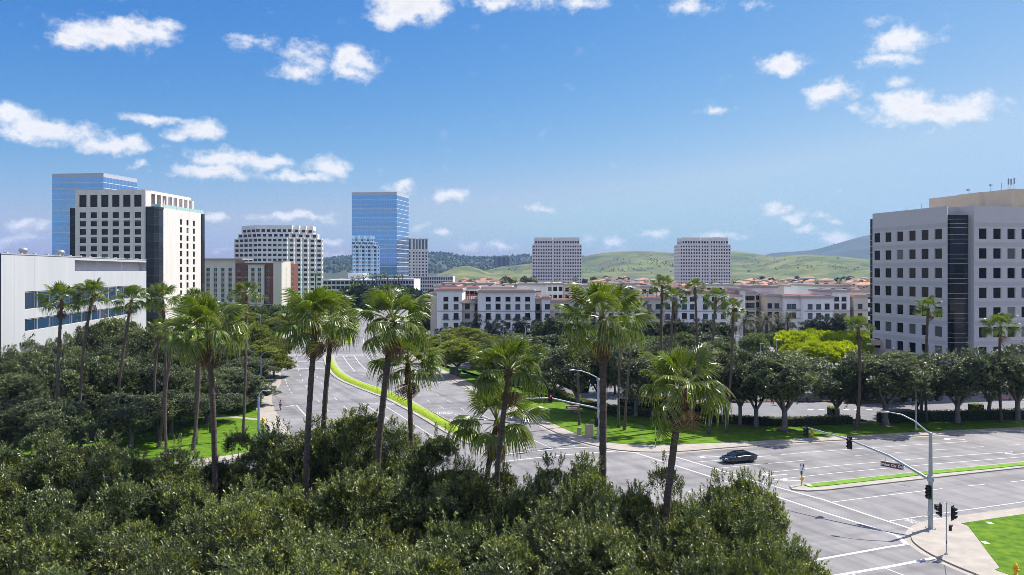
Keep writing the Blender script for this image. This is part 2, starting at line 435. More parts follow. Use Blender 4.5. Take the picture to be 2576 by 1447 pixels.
# south-west corner under the near trees
KW = smooth_poly([(-170, 25), (-60, 59), (-14, 73.5), (0, 75), (7, 71), (12, 63), (20, 50), (30, 30), (36, 10)], 2)
slab('pavement', KW + [(-170, 10)], .14, m_conc)
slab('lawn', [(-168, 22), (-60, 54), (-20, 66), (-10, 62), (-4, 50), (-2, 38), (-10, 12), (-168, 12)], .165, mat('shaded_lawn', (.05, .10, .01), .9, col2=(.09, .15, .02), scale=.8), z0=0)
gutter('gutter', KW, 0, .6, road_o)
# far side of the next junction
slab('pavement', [(-82, 270), (-83, 290), (-88, 330), (-91, 420), (-79, 500), (-69, 575), (-62, 640), (-170, 640), (-170, 270)], .14, m_conc)
slab('lawn', [(-85, 273), (-86, 290), (-91, 330), (-94, 420), (-82, 500), (-72, 575), (-65, 635), (-168, 635), (-168, 273)], .165, m_lawn, z0=0)
slab('pavement', [(-25, 279), (-32, 330), (-36, 420), (-26, 500), (-18, 575), (-15, 640), (-9, 760), (300, 800), (300, 243), (60, 279)], .13, m_conc)
slab('lawn', [(-22, 282), (-29, 330), (-33, 420), (-23, 500), (-15, 575), (-12, 640), (-6, 755), (290, 790), (290, 250), (60, 283)], .16, mat('far_verge', (.04, .085, .015), .9, col2=(.09, .14, .03), scale=.12), z0=0)

# medians: concrete island with clipped ground cover (real raised, rough mound)
def mound(name, left, right, z0, h, n_across=5):
    mb = MB(); vs = []
    m_ = len(left)
    for i in range(m_):
        a, b = Vector(left[i]), Vector(right[i])
        for j in range(n_across + 1):
            s_ = j / n_across
            p = a.lerp(b, s_)
            e = math.sin(math.pi * s_) ** .45 if 0 < s_ < 1 else 0
            ed = 1.0 if 0 < i < m_ - 1 else .0
            q = mnoise.noise(Vector((p.x * 1.4, p.y * 1.4, 3))) * .5 + mnoise.noise(Vector((p.x * .5, p.y * .5, 9))) * .4
            vs.append((p.x + q * .12, p.y + q * .12, z0 + (h * e * (1 + .5 * q)) * ed))
    w_ = n_across + 1
    mb.add(vs, [(i * w_ + j, i * w_ + j + 1, (i + 1) * w_ + j + 1, (i + 1) * w_ + j) for i in range(m_ - 1) for j in range(n_across)], 0, True)
    return tag(mb.build(name, m_cover), kind='stuff')
def resample(pts, step):
    out_ = [Vector(pts[0])]; acc = 0
    for a, b in zip(pts, pts[1:]):
        a, b = Vector(a), Vector(b); l_ = (b - a).length; t_ = step - acc
        while t_ <= l_:
            out_.append(a.lerp(b, t_ / l_)); t_ += step
        acc = (acc + l_) % step
    out_.append(Vector(pts[-1]))
    return out_
def resample_n(pts, n_):
    d = [0]
    for a, b in zip(pts, pts[1:]): d.append(d[-1] + (Vector(b) - Vector(a)).length)
    o = []
    for i in range(n_):
        t_ = d[-1] * i / (n_ - 1)
        for j in range(len(d) - 1):
            if t_ <= d[j + 1] + 1e-9:
                u_ = (t_ - d[j]) / max(1e-9, d[j + 1] - d[j]); a, b = Vector(pts[j]), Vector(pts[j + 1])
                o.append(tuple(a.lerp(b, u_))); break
    return o
def zz(x0, y0, pts): return [G(x0 + x / 3.994, y0 + y / 3.994) for x, y in pts]
Z7 = (581.1, 754.7); Z3 = (1932.1, 1084.9)
ML = smooth_poly(zz(*Z7, [(936, 562), (946, 620), (975, 690), (1032, 760), (1110, 815), (1250, 872), (1400, 930), (1550, 985), (1700, 1062), (1900, 1170), (2100, 1290), (2280, 1392), (2420, 1455), (2500, 1480)]), 1)
MR = smooth_poly(zz(*Z7, [(1026, 562), (1034, 610), (1060, 665), (1110, 725), (1200, 786), (1330, 840), (1550, 910), (1700, 965), (1850, 1040), (2000, 1125), (2150, 1205), (2300, 1285), (2450, 1370), (2560, 1440)]), 1)
slab('median', offset(ML, -.35) + [G(1228, 1118), G(1222, 1121)] + offset(MR, .35)[::-1], .13, m_conc)
n_ = 160
mound('ground_cover', resample_n(offset(ML, .35), n_), resample_n(offset(MR, -.35), n_), .12, .42)
# median of the road running right
MB_ = [(240, 592), (400, 607), (600, 596), (1000, 550), (1600, 481), (2200, 412), (2572, 372), (3100, 318), (3600, 268)]
MT_ = [(216, 556), (300, 545), (420, 530), (700, 500), (1000, 468), (1600, 405), (2200, 345), (2572, 312), (3100, 262), (3600, 218)]
slab('median', zz(*Z3, MB_) + zz(*Z3, MT_)[::-1], .13, m_conc)
grass = MB().prism(zz(*Z3, [(352, 552), (425, 577), (640, 556), (1600, 447), (2200, 393), (2572, 355), (3500, 262), (3500, 232), (2572, 325), (1600, 415), (700, 512)]), .05, .20)
tag(grass.build('median_grass', mat('median_lawn', (.075, .20, .004), .85, col2=(.15, .30, .010), scale=1.5, bump=.7, bscale=12)), kind='structure')
# median beyond the next junction
FL = zz(*Z7, [(1138, 442), (1146, 410), (1180, 340), (1216, 300), (1238, 270), (1258, 240)]); FR = zz(*Z7, [(1206, 442), (1214, 410), (1240, 340), (1262, 300), (1278, 270), (1292, 240)])
slab('median', offset(FL, -.4) + offset(FR, .4)[::-1], .13, m_conc)
mound('ground_cover', resample_n(FL, 40), resample_n(FR, 40), .12, .35)

# --- painted markings: every line is a part of the road
def line(name, a, b, w_=.16, m=m_white, z=.010):
    a, b = Vector(a), Vector(b); t_ = (b - a).normalized(); s_ = Vector((-t_.y, t_.x)) * w_ / 2
    return MB().quad((*(a - s_), z), (*(b - s_), z), (*(b + s_), z), (*(a + s_), z)).build(name, m, road_o)
def pline(name, pts, w_=.16, m=m_white, z=.010):
    a = offset(pts, -w_ / 2); b = offset(pts, w_ / 2); mb = MB()
    for i in range(len(a) - 1): mb.quad((*a[i], z), (*a[i + 1], z), (*b[i + 1], z), (*b[i], z))
    return mb.build(name, m, road_o)
def dashes(pts, n_, on=.28, w_=.15, skip=()):
    q = resample_n(pts, n_ * 10 + 1)
    for i in range(n_):
        if i in skip: continue
        k_ = max(1, int(round(on * 10)))
        pline('lane_dash', q[i * 10:i * 10 + k_ + 1], w_)
# Barranca, left carriageway
def z7(*p): return zz(*Z7, p)
pline('lane_line', z7((660, 1060), (730, 1140), (800, 1222)), .22)
pline('lane_line', z7((1325, 1037), (1560, 1185), (1740, 1320), (1840, 1388)), .18)
pline('lane_line', z7((1500, 1037), (1700, 1160), (1900, 1290), (2030, 1372)), .18)
dashes(smooth_poly(z7((545, 800), (575, 880), (620, 960))), 5, .35)
dashes(smooth_poly(z7((660, 570), (662, 640), (690, 750), (740, 850), (800, 930), (900, 1040), (1050, 1180), (1180, 1300), (1300, 1420))), 12, .3)
dashes(smooth_poly(z7((785, 570), (800, 640), (840, 740), (910, 840), (1040, 985), (1180, 1110), (1400, 1290))), 10, .3)
pline('lane_line', z7((520, 562), (520, 640)), .12)
pline('lane_line', z7((662, 562), (662, 620)), .18)
pline('lane_line', z7((785, 562), (790, 620)), .18)
# right carriageway
pline('lane_line', z7((1123, 560), (1165, 625), (1245, 722)), .22)
pline('lane_line', z7((1236, 560), (1290, 635), (1380, 725)), .22)
pline('lane_line', z7((1366, 560), (1400, 610), (1460, 680)), .2)
dashes(smooth_poly(z7((1560, 740), (1680, 840), (1840, 930), (1990, 1020), (2200, 1120), (2400, 1230))), 8, .3)
dashes(smooth_poly(z7((1700, 735), (1850, 835), (2030, 930), (2230, 1040), (2420, 1150), (2600, 1260))), 8, .3)
pline('lane_line', z7((1810, 715), (1930, 800), (2040, 842)), .16)
pline('lane_line', z7((1900, 730), (2000, 780), (2110, 838)), .16)
# junction in the distance: stop and crossing lines, lane lines beyond
for a, b in (((500, 549), (1480, 551)), ((505, 558), (930, 560)), ((1040, 558), (1480, 560)), ((455, 452), (1135, 450)), ((600, 446), (1130, 444)), ((1210, 450), (1540, 452))):
    pline('crossing_line', z7(a, b), .35)
for a, b in (((950, 445), (1075, 322)), ((1040, 445), (1145, 330)), ((1328, 445), (1338, 360)), ((1422, 445), (1424, 360))):
    pline('lane_line', z7(a, b), .22)
dashes(z7((660, 395), (770, 340), (900, 275), (960, 240)), 7, .4)
dashes(z7((740, 430), (860, 350), (960, 285), (1040, 230)), 8, .4)
dashes(z7((1338, 345), (1352, 230)), 4, .4)
dashes(z7((1424, 345), (1424, 230)), 4, .4)
# near junction crossings
Z4 = (1288.0, 1084.9)
def z4(*p): return zz(*Z4, p)
def z3(*p): return zz(*Z3, p)
pline('crossing_line', z4((-150, 248), (0, 225), (420, 180), (860, 157)), .3)
pline('crossing_line', z4((-250, 330), (0, 295), (500, 240), (1050, 200)), .3)
pline('crossing_line', z4((1050, 200), (1150, 208), (1250, 218)), .3)
pline('crossing_line', z4((1250, 220), (1640, 345), (2100, 490), (2450, 600)) + z3((30, 640), (560, 815), (1000, 950), (1310, 1055)), .32)
pline('crossing_line', z4((1500, 216), (1800, 305), (2240, 440), (2572, 545)) + z3((0, 538), (560, 690), (1000, 840), (1505, 1003)), .32)
pline('crossing_line', z3((1310, 1055), (1390, 1140)), .5)
pline('crossing_line', z3((1395, 1137), (1200, 1165), (450, 1300), (-300, 1430)), .36)
pline('crossing_line', z3((1690, 1270), (1250, 1355), (690, 1450), (300, 1515)), .40)
pline('lane_line', z3((1175, 1378), (1370, 1450), (1560, 1520)), .16)
pline('lane_line', z3((845, 1436), (960, 1475), (1100, 1525)), .16)
pline('lane_line', z4((0, 0), (-400, -215)), .15)
for a, b in (((0, 105), (200, 205)), ((40, 10), (415, 180)), ((330, 25), (380, 45)), ((440, 75), (495, 97)), ((575, 122), (630, 148))):
    pline('lane_line', z4(a, b), .15)
pline('centre_line', zz(644.0, 1084.9, [(2180, 155), (2340, 240)]), .12, m_yellow)
pline('centre_line', zz(644.0, 1084.9, [(2320, 135), (2475, 212)]), .12, m_yellow)
# road running right
pline('lane_line', z3((-130, 262), (400, 212), (1060, 165), (2000, 104)), .16)
pline('lane_line', z3((-60, 330), (180, 310), (400, 289)), .16)
for a, b in (((875, 246), (1012, 238)), ((1270, 217), (1405, 209)), ((1668, 188), (1792, 182)), ((2045, 163), (2168, 156)), ((2410, 142), (2525, 135))): pline('lane_dash', z3(a, b), .15)
pline('lane_line', z3((-40, 418), (700, 345), (1600, 270), (2460, 206)), .16)
pline('lane_line', z3((0, 495), (700, 418), (1600, 335), (2572, 258)), .16)
pline('lane_line', z3((630, 715), (1100, 655), (1750, 578)), .16)
for a, b in (((2010, 550), (2175, 535)), ((2440, 510), (2572, 496))): pline('lane_dash', z3(a, b), .15)
pline('lane_line', z3((1210, 905), (1700, 832), (2572, 710), (3200, 620)), .17)
pline('lane_line', z4((1840, 312), (2110, 290)), .16)
pline('lane_line', z4((2450, 258), (2700, 238)), .16)
pline('lane_line', z4((2050, 375), (2572, 325)), .16)
for x_, y_ in ((342, 298), (365, 335), (375, 373), (372, 412), (735, 338), (1785, 610), (1905, 585), (2035, 562), (1355, 755)): pline('marker_dot', z4((x_ - 9, y_ + 2), (x_ + 9, y_ - 2)), .35)
# crack seal and joints in the asphalt
for pts in (((1070, 637), (1140, 630)), ((1205, 620), (1380, 598)), ((1320, 545), (1360, 532), (1430, 550), (1425, 556), (1350, 540)), ((680, 365), (760, 392)), ((1775, 1345), (1790, 1450))): pline('crack', z3(*pts), .07, m_tar)
for pts in (((0, 215), (440, 170), (780, 148)), ((1070, 515), (1260, 600)), ((1105, 490), (1255, 478)), ((2475, 352), (2640, 420)), ((720, 340), (860, 360))): pline('crack', z4(*pts), .06, m_tar)

# --- arrows and lettering on the road
def poly_mark(name, pts, m=m_white): return MB().flat(pts, .010).build(name, m, road_o)
def arrow(px, py, toward, side=0, s_=1.0, straight=True):
    c = Vector(G(px, py)); u = (Vector(G(*toward)) - c).normalized(); v = Vector((-u.y, u.x))
    def q(a, b): return tuple(c + u * a * s_ + v * b * s_)
    if side == 0: poly_mark('turn_arrow', [q(-1.6, -.09), (q(.4, -.09)), q(.4, -.42), q(1.6, 0), q(.4, .42), q(.4, .09), q(-1.6, .09)])
    else:
        k_ = side
        poly_mark('turn_arrow', [q(-1.5, -.10 * k_), q(.35, -.10 * k_), q(.62, .05 * k_), q(.72, .38 * k_), q(1.0, .38 * k_), q(.5, 1.0 * k_), q(0, .38 * k_), q(.40, .38 * k_), q(.33, .2 * k_), q(.2, .12 * k_), q(-1.5, .12 * k_)])
for (zx, zy), tw, sd in (((55, 445), (1900, 1200), -1), ((232, 500), (1900, 1215), -1), ((2495, 232), (2520, 1146), -1)):
    p_ = (Z3[0] + zx / 3.994, Z3[1] + zy / 3.994); arrow(*p_, (p_[0] - 60, p_[1] + 4), sd, 1.25)
arrow(Z3[0] + 1830 / 3.994, Z3[1] + 76 / 3.994, (Z3[0] + 1640 / 3.994, Z3[1] + 66 / 3.994), 1, 1.3)
arrow(Z4[0] + 1960 / 3.994, Z4[1] + 250 / 3.994, (Z4[0] + 1780 / 3.994, Z4[1] + 244 / 3.994), 1, 1.4)
for zx, zy, tx, ty, sd in ((560, 1072, 610, 1064, 1), (1420, 1043, 1480, 1047, 1), (1590, 1043, 1640, 1047, 1), (1085, 571, 1050, 570, -1), (1185, 572, 1150, 571, -1), (1185, 716, 1150, 714, -1), (1305, 716, 1270, 714, -1), (2180, 832, 2120, 838, -1), (1115, 324, 1090, 322, -1), (1110, 442, 1070, 440, -1)):
    arrow(Z7[0] + zx / 3.994, Z7[1] + zy / 3.994, (Z7[0] + tx / 3.994, Z7[1] + ty / 3.994), 0, 1.2)
def text_mesh(s_, size=1.0, extrude=0.0, bold=0.0):
    cu = bpy.data.curves.new('lettering', 'FONT'); cu.body = s_; cu.size = size; cu.align_x = 'CENTER'; cu.align_y = 'CENTER'; cu.extrude = extrude; cu.offset = bold; cu.resolution_u = 2
    o = bpy.data.objects.new('lettering', cu); COL.objects.link(o)
    dg = bpy.context.evaluated_depsgraph_get()
    me = bpy.data.meshes.new_from_object(o.evaluated_get(dg))
    bpy.data.objects.remove(o); bpy.data.curves.remove(cu)
    me.materials.clear()
    return me
TXT = {}
def road_text(s_, px, py, ang, sx, sy):
    if s_ not in TXT:
        TXT[s_] = text_mesh(s_, 1.0, 0, .012); TXT[s_].materials.append(m_white)
    x_, y_ = G(px, py)
    link('road_lettering', TXT[s_], road_o, Matrix.Translation((x_, y_, .010)) @ Matrix.Rotation(ang, 4, 'Z') @ Matrix.Diagonal((sx, sy, 1, 1)))
for zx in (585, 730, 870): road_text('SIGNAL', Z7[0] + zx / 3.994, Z7[1] + 617 / 3.994, R(180), 1.05, 3.3)
for zx in (590, 715, 830, 925): road_text('AHEAD', Z7[0] + zx / 3.994, Z7[1] + 687 / 3.994, R(180), .95, 2.9)
road_text('AHEAD', Z7[0] + 2105 / 3.994, Z7[1] + 1137 / 3.994, R(8), 1.3, 3.0)
road_text('SIGNAL', Z7[0] + 2330 / 3.994, Z7[1] + 1205 / 3.994, R(8), 1.3, 3.0)
road_text('BIKE', Z3[0] + 1440 / 3.994, Z3[1] + 905 / 3.994, R(-71), .62, 1.5)
road_text('LANE', Z3[0] + 1650 / 3.994, Z3[1] + 868 / 3.994, R(-71), .62, 1.5)

# car park: bay stripes and planted islands
Z1b = (1554.7, 754.7); Z2b = (1932.1, 754.7)
def zb2(*p): return zz(*Z2b, p)
for zx in (400, 510, 640, 760, 870, 990): 
    q = zb2((zx, 1108), (zx + 55, 1114)); pline('bay_line', q, .9, m_white, .158)
PATHS = [slab('path', z7((-60, 1170), (200, 1200), (415, 1216), (425, 1232), (200, 1214), (-60, 1184)), .172, m_conc, z0=.1),
         slab('path', [G(100, 1108), G(190, 1080), G(280, 1062), G(283, 1066), G(200, 1085), G(110, 1115)], .171, m_conc, z0=.1),
         slab('path', [G(545, 1045), G(640, 1055), G(690, 1058), G(690, 1061), G(640, 1059), G(545, 1050)], .173, m_conc, z0=.1)]

# ================================================================ hills and mountain on the horizon
m_hill = mat('spring_hill_grass', (.032, .064, .012), .95, col2=(.145, .160, .034), scale=.008, detail=9, lo=.38, hi=.62)
m_hill2 = mat('hill_grass_near', (.046, .082, .014), .95, col2=(.175, .178, .046), scale=.010, detail=9, lo=.36, hi=.64)
m_wood = mat('wooded_hill', (.020, .036, .017), .95, col2=(.05, .07, .03), scale=.02, detail=8)
m_mtn = mat('scrub_mountain', (.022, .036, .026), .95, col2=(.055, .070, .042), scale=.0025, detail=9)
def hill_patches(m, col3, sc):
    t = m.node_tree; b = t.nodes['Principled BSDF']; lk = b.inputs['Base Color'].links[0].from_socket
    g_ = t.nodes.new('ShaderNodeNewGeometry'); n_ = t.nodes.new('ShaderNodeTexNoise'); n_.inputs['Scale'].default_value = sc; n_.inputs['Detail'].default_value = 8; n_.inputs['Roughness'].default_value = .7
    r_ = t.nodes.new('ShaderNodeMapRange'); r_.inputs['From Min'].default_value = .50; r_.inputs['From Max'].default_value = .62
    x = t.nodes.new('ShaderNodeMix'); x.data_type = 'RGBA'; x.inputs['B'].default_value = (*col3, 1)
    mp = t.nodes.new('ShaderNodeMapping'); mp.inputs['Location'].default_value = (700, 300, 0)
    t.links.new(g_.outputs['Position'], mp.inputs['Vector']); t.links.new(mp.outputs[0], n_.inputs['Vector']); t.links.new(n_.outputs['Fac'], r_.inputs['Value']); t.links.new(r_.outputs[0], x.inputs['Factor']); t.links.new(lk, x.inputs['A']); t.links.new(x.outputs['Result'], b.inputs['Base Color'])
hill_patches(m_hill, (.10, .085, .06), .006); hill_patches(m_hill2, (.035, .055, .02), .012); hill_patches(m_mtn, (.08, .085, .05), .003)
def ridge(name, D, depth, pts, m, rough=1.0, back=None, rows=22, seed=0, pw=1.25, valley=0.0):
    xs = np.arange(pts[0][0], pts[-1][0] + 1, max(3.0, (pts[-1][0] - pts[0][0]) / 150.0))
    ys = np.interp(xs, [p[0] for p in pts], [p[1] for p in pts])
    k_ = 5
    ysm = np.convolve(np.pad(ys, k_, mode='edge'), np.ones(2 * k_ + 1) / (2 * k_ + 1), 'valid') if len(xs) > 20 else ys
    vs = []
    for j in range(rows + 6):
        t_ = j / (rows - 1)
        for i, x_ in enumerate(xs):
            Xr = (x_ - CX) / F * D; zr = max(0, (HY - ysm[i]) / F * D + H)
            Y = D - depth * (1 - t_)
            nz = mnoise.fractal(Vector((Xr * .0016 + seed, Y * .0016, seed * 1.7)), 1.0, 2.1, 5)
            if t_ <= 1:
                z = zr * (t_ ** pw) + nz * rough * zr * .34 * math.sin(math.pi * t_) + mnoise.fractal(Vector((Xr * .006 + seed, Y * .006, seed)), 1.0, 2.1, 4) * rough * 9 * min(1, zr / 40) * math.sin(math.pi * min(1, t_)) - valley * abs(nz) * zr * math.sin(math.pi * t_)
            else:
                z = zr * max(0, 1 - (t_ - 1) * 2.2)
            vs.append((Xr * (Y / D) ** .35, Y, max(z, 0) - .5 if z <= 0 else z))
    n_ = len(xs)
    mb = MB(); mb.add(vs, [(j * n_ + i, j * n_ + i + 1, (j + 1) * n_ + i + 1, (j + 1) * n_ + i) for j in range(rows + 5) for i in range(n_ - 1)], 0, True)
    o = mb.build(name, m); o['kind'] = 'structure'
    return o, vs, n_
ridge('mountain', 6600, 2300, [(1880, 672), (1915, 641), (1950, 634), (1975, 636), (2000, 632), (2040, 631), (2075, 622), (2100, 614), (2130, 606), (2160, 596), (2185, 591), (2240, 588), (2330, 590), (2420, 596), (2520, 610), (2640, 640), (2760, 672)], m_mtn, seed=3, pw=1.1, valley=.4)
fw, fvs, fn = ridge('wooded_hills', 4600, 2100, [(560, 672), (680, 663), (760, 656), (812, 652), (850, 646), (885, 643), (930, 646), (1000, 641), (1050, 640), (1080, 639), (1112, 635), (1135, 639), (1160, 645), (1200, 649), (1250, 650), (1290, 647), (1335, 643), (1380, 640), (1440, 644), (1500, 655), (1580, 670)], m_wood, seed=8, rough=.8)
ridge('green_hill', 3300, 1250, [(1330, 676), (1390, 662), (1430, 655), (1463, 646), (1500, 639), (1540, 634), (1580, 632), (1620, 631), (1650, 633), (1700, 638), (1730, 634), (1790, 629), (1840, 630), (1880, 635), (1920, 641), (1970, 650), (2050, 664), (2150, 675)], m_hill, seed=5, valley=.35)
ridge('green_hill', 2700, 900, [(1770, 689), (1820, 683), (1870, 670), (1920, 654), (1960, 645), (2010, 640), (2060, 641), (2120, 646), (2180, 652), (2260, 655), (2400, 668), (2520, 684)], m_hill2, seed=12, valley=.25)
ridge('green_hill', 2600, 500, [(1480, 689), (1540, 682), (1600, 675), (1650, 669), (1705, 665), (1760, 668), (1830, 678), (1880, 688)], m_hill2, seed=21)
ridge('green_hill', 2300, 420, [(1105, 691), (1130, 680), (1150, 672), (1168, 667), (1190, 671), (1215, 680), (1240, 690)], m_hill2, seed=15)
ridge('green_hill', 2500, 500, [(1200, 689), (1230, 679), (1260, 670), (1290, 668), (1320, 666), (1345, 660), (1400, 656), (1470, 668), (1520, 684)], m_hill2, seed=17)
# hills on the other side, behind the viewer: seen only mirrored in the glass towers
hb, _, _ = ridge('wooded_hills', 3300, 900, [(-1200, 676), (-700, 664), (-200, 655), (300, 648), (700, 652), (1100, 645), (1500, 650), (1900, 655), (2400, 662), (3000, 676)], m_wood, seed=31, rough=.6)
hb.rotation_euler = (0, 0, R(180))
# woodland on the hills: small low crowns joined into one mass
def crowns(name, spots, m, base=(3.0, 5.5), seed=1, kind='stuff'):
    rg = np.random.default_rng(seed)
    ico = [(0, 0, 1), (.72, 0, .45), (.22, .68, .45), (-.58, .42, .45), (-.58, -.42, .45), (.22, -.68, .45), (.85, .3, -.3), (-.3, .85, -.3), (-.85, -.2, -.3), (.2, -.9, -.3)]
    fc = [(0, 1, 2), (0, 2, 3), (0, 3, 4), (0, 4, 5), (0, 5, 1), (1, 6, 2), (2, 7, 3), (2, 6, 7), (3, 8, 4), (3, 7, 8), (4, 9, 5), (4, 8, 9), (5, 9, 1), (1, 9, 6)]
    ico = np.array(ico); V = []; Fc = []; k_ = 0
    for (x_, y_, z_) in spots:
        r_ = rg.uniform(*base)
        p = ico * (1 + rg.uniform(-.22, .22, (10, 1))) * r_ * np.array([1, 1, rg.uniform(.8, 1.35)]) + np.array([x_, y_, z_ + r_ * .6])
        V.append(p); Fc += [(a + k_, b + k_, c + k_) for a, b, c in fc]; k_ += 10
    V = np.concatenate(V)
    me = bpy.data.meshes.new(name); me.from_pydata(V.tolist(), [], Fc); me.materials.append(m); me.update()
    return tag(link(name, me), kind=kind)
rg = np.random.default_rng(4)
m_woodleaf = mat('woodland_leaves', (.018, .034, .014), .9, col2=(.055, .072, .028), scale=.035, detail=3)
sp = []
rows_ = len(fvs) // fn
while len(sp) < 4200:
    i = rg.integers(0, fn - 1); j = rg.integers(3, 24)
    a, b = fvs[j * fn + i], fvs[min(j + 1, rows_ - 1) * fn + i + 1]
    t_ = rg.random(); 
    sp.append((a[0] + (b[0] - a[0]) * rg.random(), a[1] + (b[1] - a[1]) * t_, min(a[2], b[2]) + abs(b[2] - a[2]) * t_ * .8))
crowns('woodland', sp, m_woodleaf, (4.5, 11.0), 2)
# bushes in the folds of the green hills
dg0 = bpy.context.evaluated_depsgraph_get(); dg0.update()
sp = []
def hill_spot(px, py, jx, jy, n_, D=None):
    for _ in range(int(n_ * .6)):
        x_, y_ = px + rg.normal() * jx, py + rg.normal() * jy
        d = Vector(((x_ - CX) / F, 1, (HY - y_) / F)).normalized()
        hit, loc, nrm, idx, ob, mt = SC.ray_cast(dg0, Vector((0, 0, H)), d, distance=20000)
        if hit and ob.name.startswith('green_hill'): sp.append(tuple(loc))
for a in ((1640, 654, 10, 6, 60), (1655, 664, 30, 4, 70), (1700, 670, 20, 4, 40), (1600, 678, 40, 4, 60), (1540, 680, 30, 3, 40), (1676, 664, 2, 1, 6), (2108, 650, 2.5, 1, 8), (1960, 668, 60, 8, 40), (2100, 672, 50, 6, 40), (1884, 686, 4, 2, 10), (1280, 678, 20, 3, 25), (1900, 655, 30, 6, 30), (1560, 655, 40, 6, 40)): hill_spot(*a)
crowns('hillside_brush', sp, mat('brush_leaves', (.03, .05, .02), .9, col2=(.07, .10, .035), scale=.05), (1.2, 2.7), 5)

# ================================================================ BUILDINGS
def glass(name, col, rough=.04, metallic=0.0, rnd=.4, bump=0.0, bscale=1.0, spec=.35):
    if name in MATS: return MATS[name]
    m = mat(name, col, rough, metallic=metallic, rnd=rnd, spec=spec)
    if bump:
        t = m.node_tree; b = t.nodes['Principled BSDF']
        g_ = t.nodes.new('ShaderNodeNewGeometry'); n_ = t.nodes.new('ShaderNodeTexNoise'); n_.inputs['Scale'].default_value = bscale; n_.inputs['Detail'].default_value = 1
        bp = t.nodes.new('ShaderNodeBump'); bp.inputs['Strength'].default_value = bump; bp.inputs['Distance'].default_value = .02
        t.links.new(g_.outputs['Position'], n_.inputs['Vector']); t.links.new(n_.outputs['Fac'], bp.inputs['Height']); t.links.new(bp.outputs[0], b.inputs['Normal'])
    return m
g_dark = glass('dark_window_glass', (.012, .014, .018), .06)
g_tower = glass('tower_window_glass', (.016, .017, .024), .12, rnd=.5, spec=.2)
g_teal = glass('teal_window_glass', (.05, .10, .11), .06, rnd=.5)
BRND = random.Random(3); g_blind = glass('window_with_blind', (.11, .11, .115), .25, rnd=.6, spec=.3)
g_pale = glass('pale_window_glass', (.16, .20, .21), .1, rnd=.3)
g_blue = glass('blue_window_glass', (.02, .05, .10), .05, rnd=.3)
g_office = glass('office_window_glass', (.012, .012, .017), .10, rnd=.6, spec=.16)
m_frame_l = mat('window_frame_light', (.55, .53, .50), .5)
m_frame_d = mat('window_frame_dark', (.03, .03, .035), .5)
m_roofgray = mat('roof_gravel', (.30, .29, .28), .9, var=.1, scale=.3)

WIN = {}; FRAME = {}
def win_mesh(w_, h_, style, pane, frame=None, mull=0, trans=0, fr=.06):
    key = (round(w_, 2), round(h_, 2), style, pane.name)
    if key in WIN: return WIN[key]
    mb = MB()
    if frame is None:
        mb.quad((-w_ / 2, 0, 0), (w_ / 2, 0, 0), (w_ / 2, 0, h_), (-w_ / 2, 0, h_), 0)
        me = mb.mesh('window', [pane])
    else:
        mb.quad((-w_ / 2, .04, 0), (w_ / 2, .04, 0), (w_ / 2, .04, h_), (-w_ / 2, .04, h_), 0)
        for x0, x1, z0, z1 in ((-w_ / 2, -w_ / 2 + fr, 0, h_), (w_ / 2 - fr, w_ / 2, 0, h_), (-w_ / 2 + fr, w_ / 2 - fr, 0, fr), (-w_ / 2 + fr, w_ / 2 - fr, h_ - fr, h_)):
            mb.box(x0, x1, -.03, .05, z0, z1, 1)
        for i in range(mull):
            xm = -w_ / 2 + w_ * (i + 1) / (mull + 1); mb.box(xm - fr / 2, xm + fr / 2, -.02, .045, fr, h_ - fr, 1)
        if trans: mb.box(-w_ / 2 + fr, w_ / 2 - fr, -.015, .044, h_ * trans, h_ * trans + fr, 1)
        n1 = 4; fm = MB()
        fm.v = mb.v[n1:]; fm.f = [[i - n1 for i in f] for f in mb.f[1:]]; fm.m = [0] * len(fm.f); fm.sm = [False] * len(fm.f)
        pm = MB(); pm.v = mb.v[:n1]; pm.f = mb.f[:1]; pm.m = [0]; pm.sm = [False]
        me = pm.mesh('window', [pane]); FRAME[me.name] = fm.mesh('frame', [frame])
    WIN[key] = me
    return me

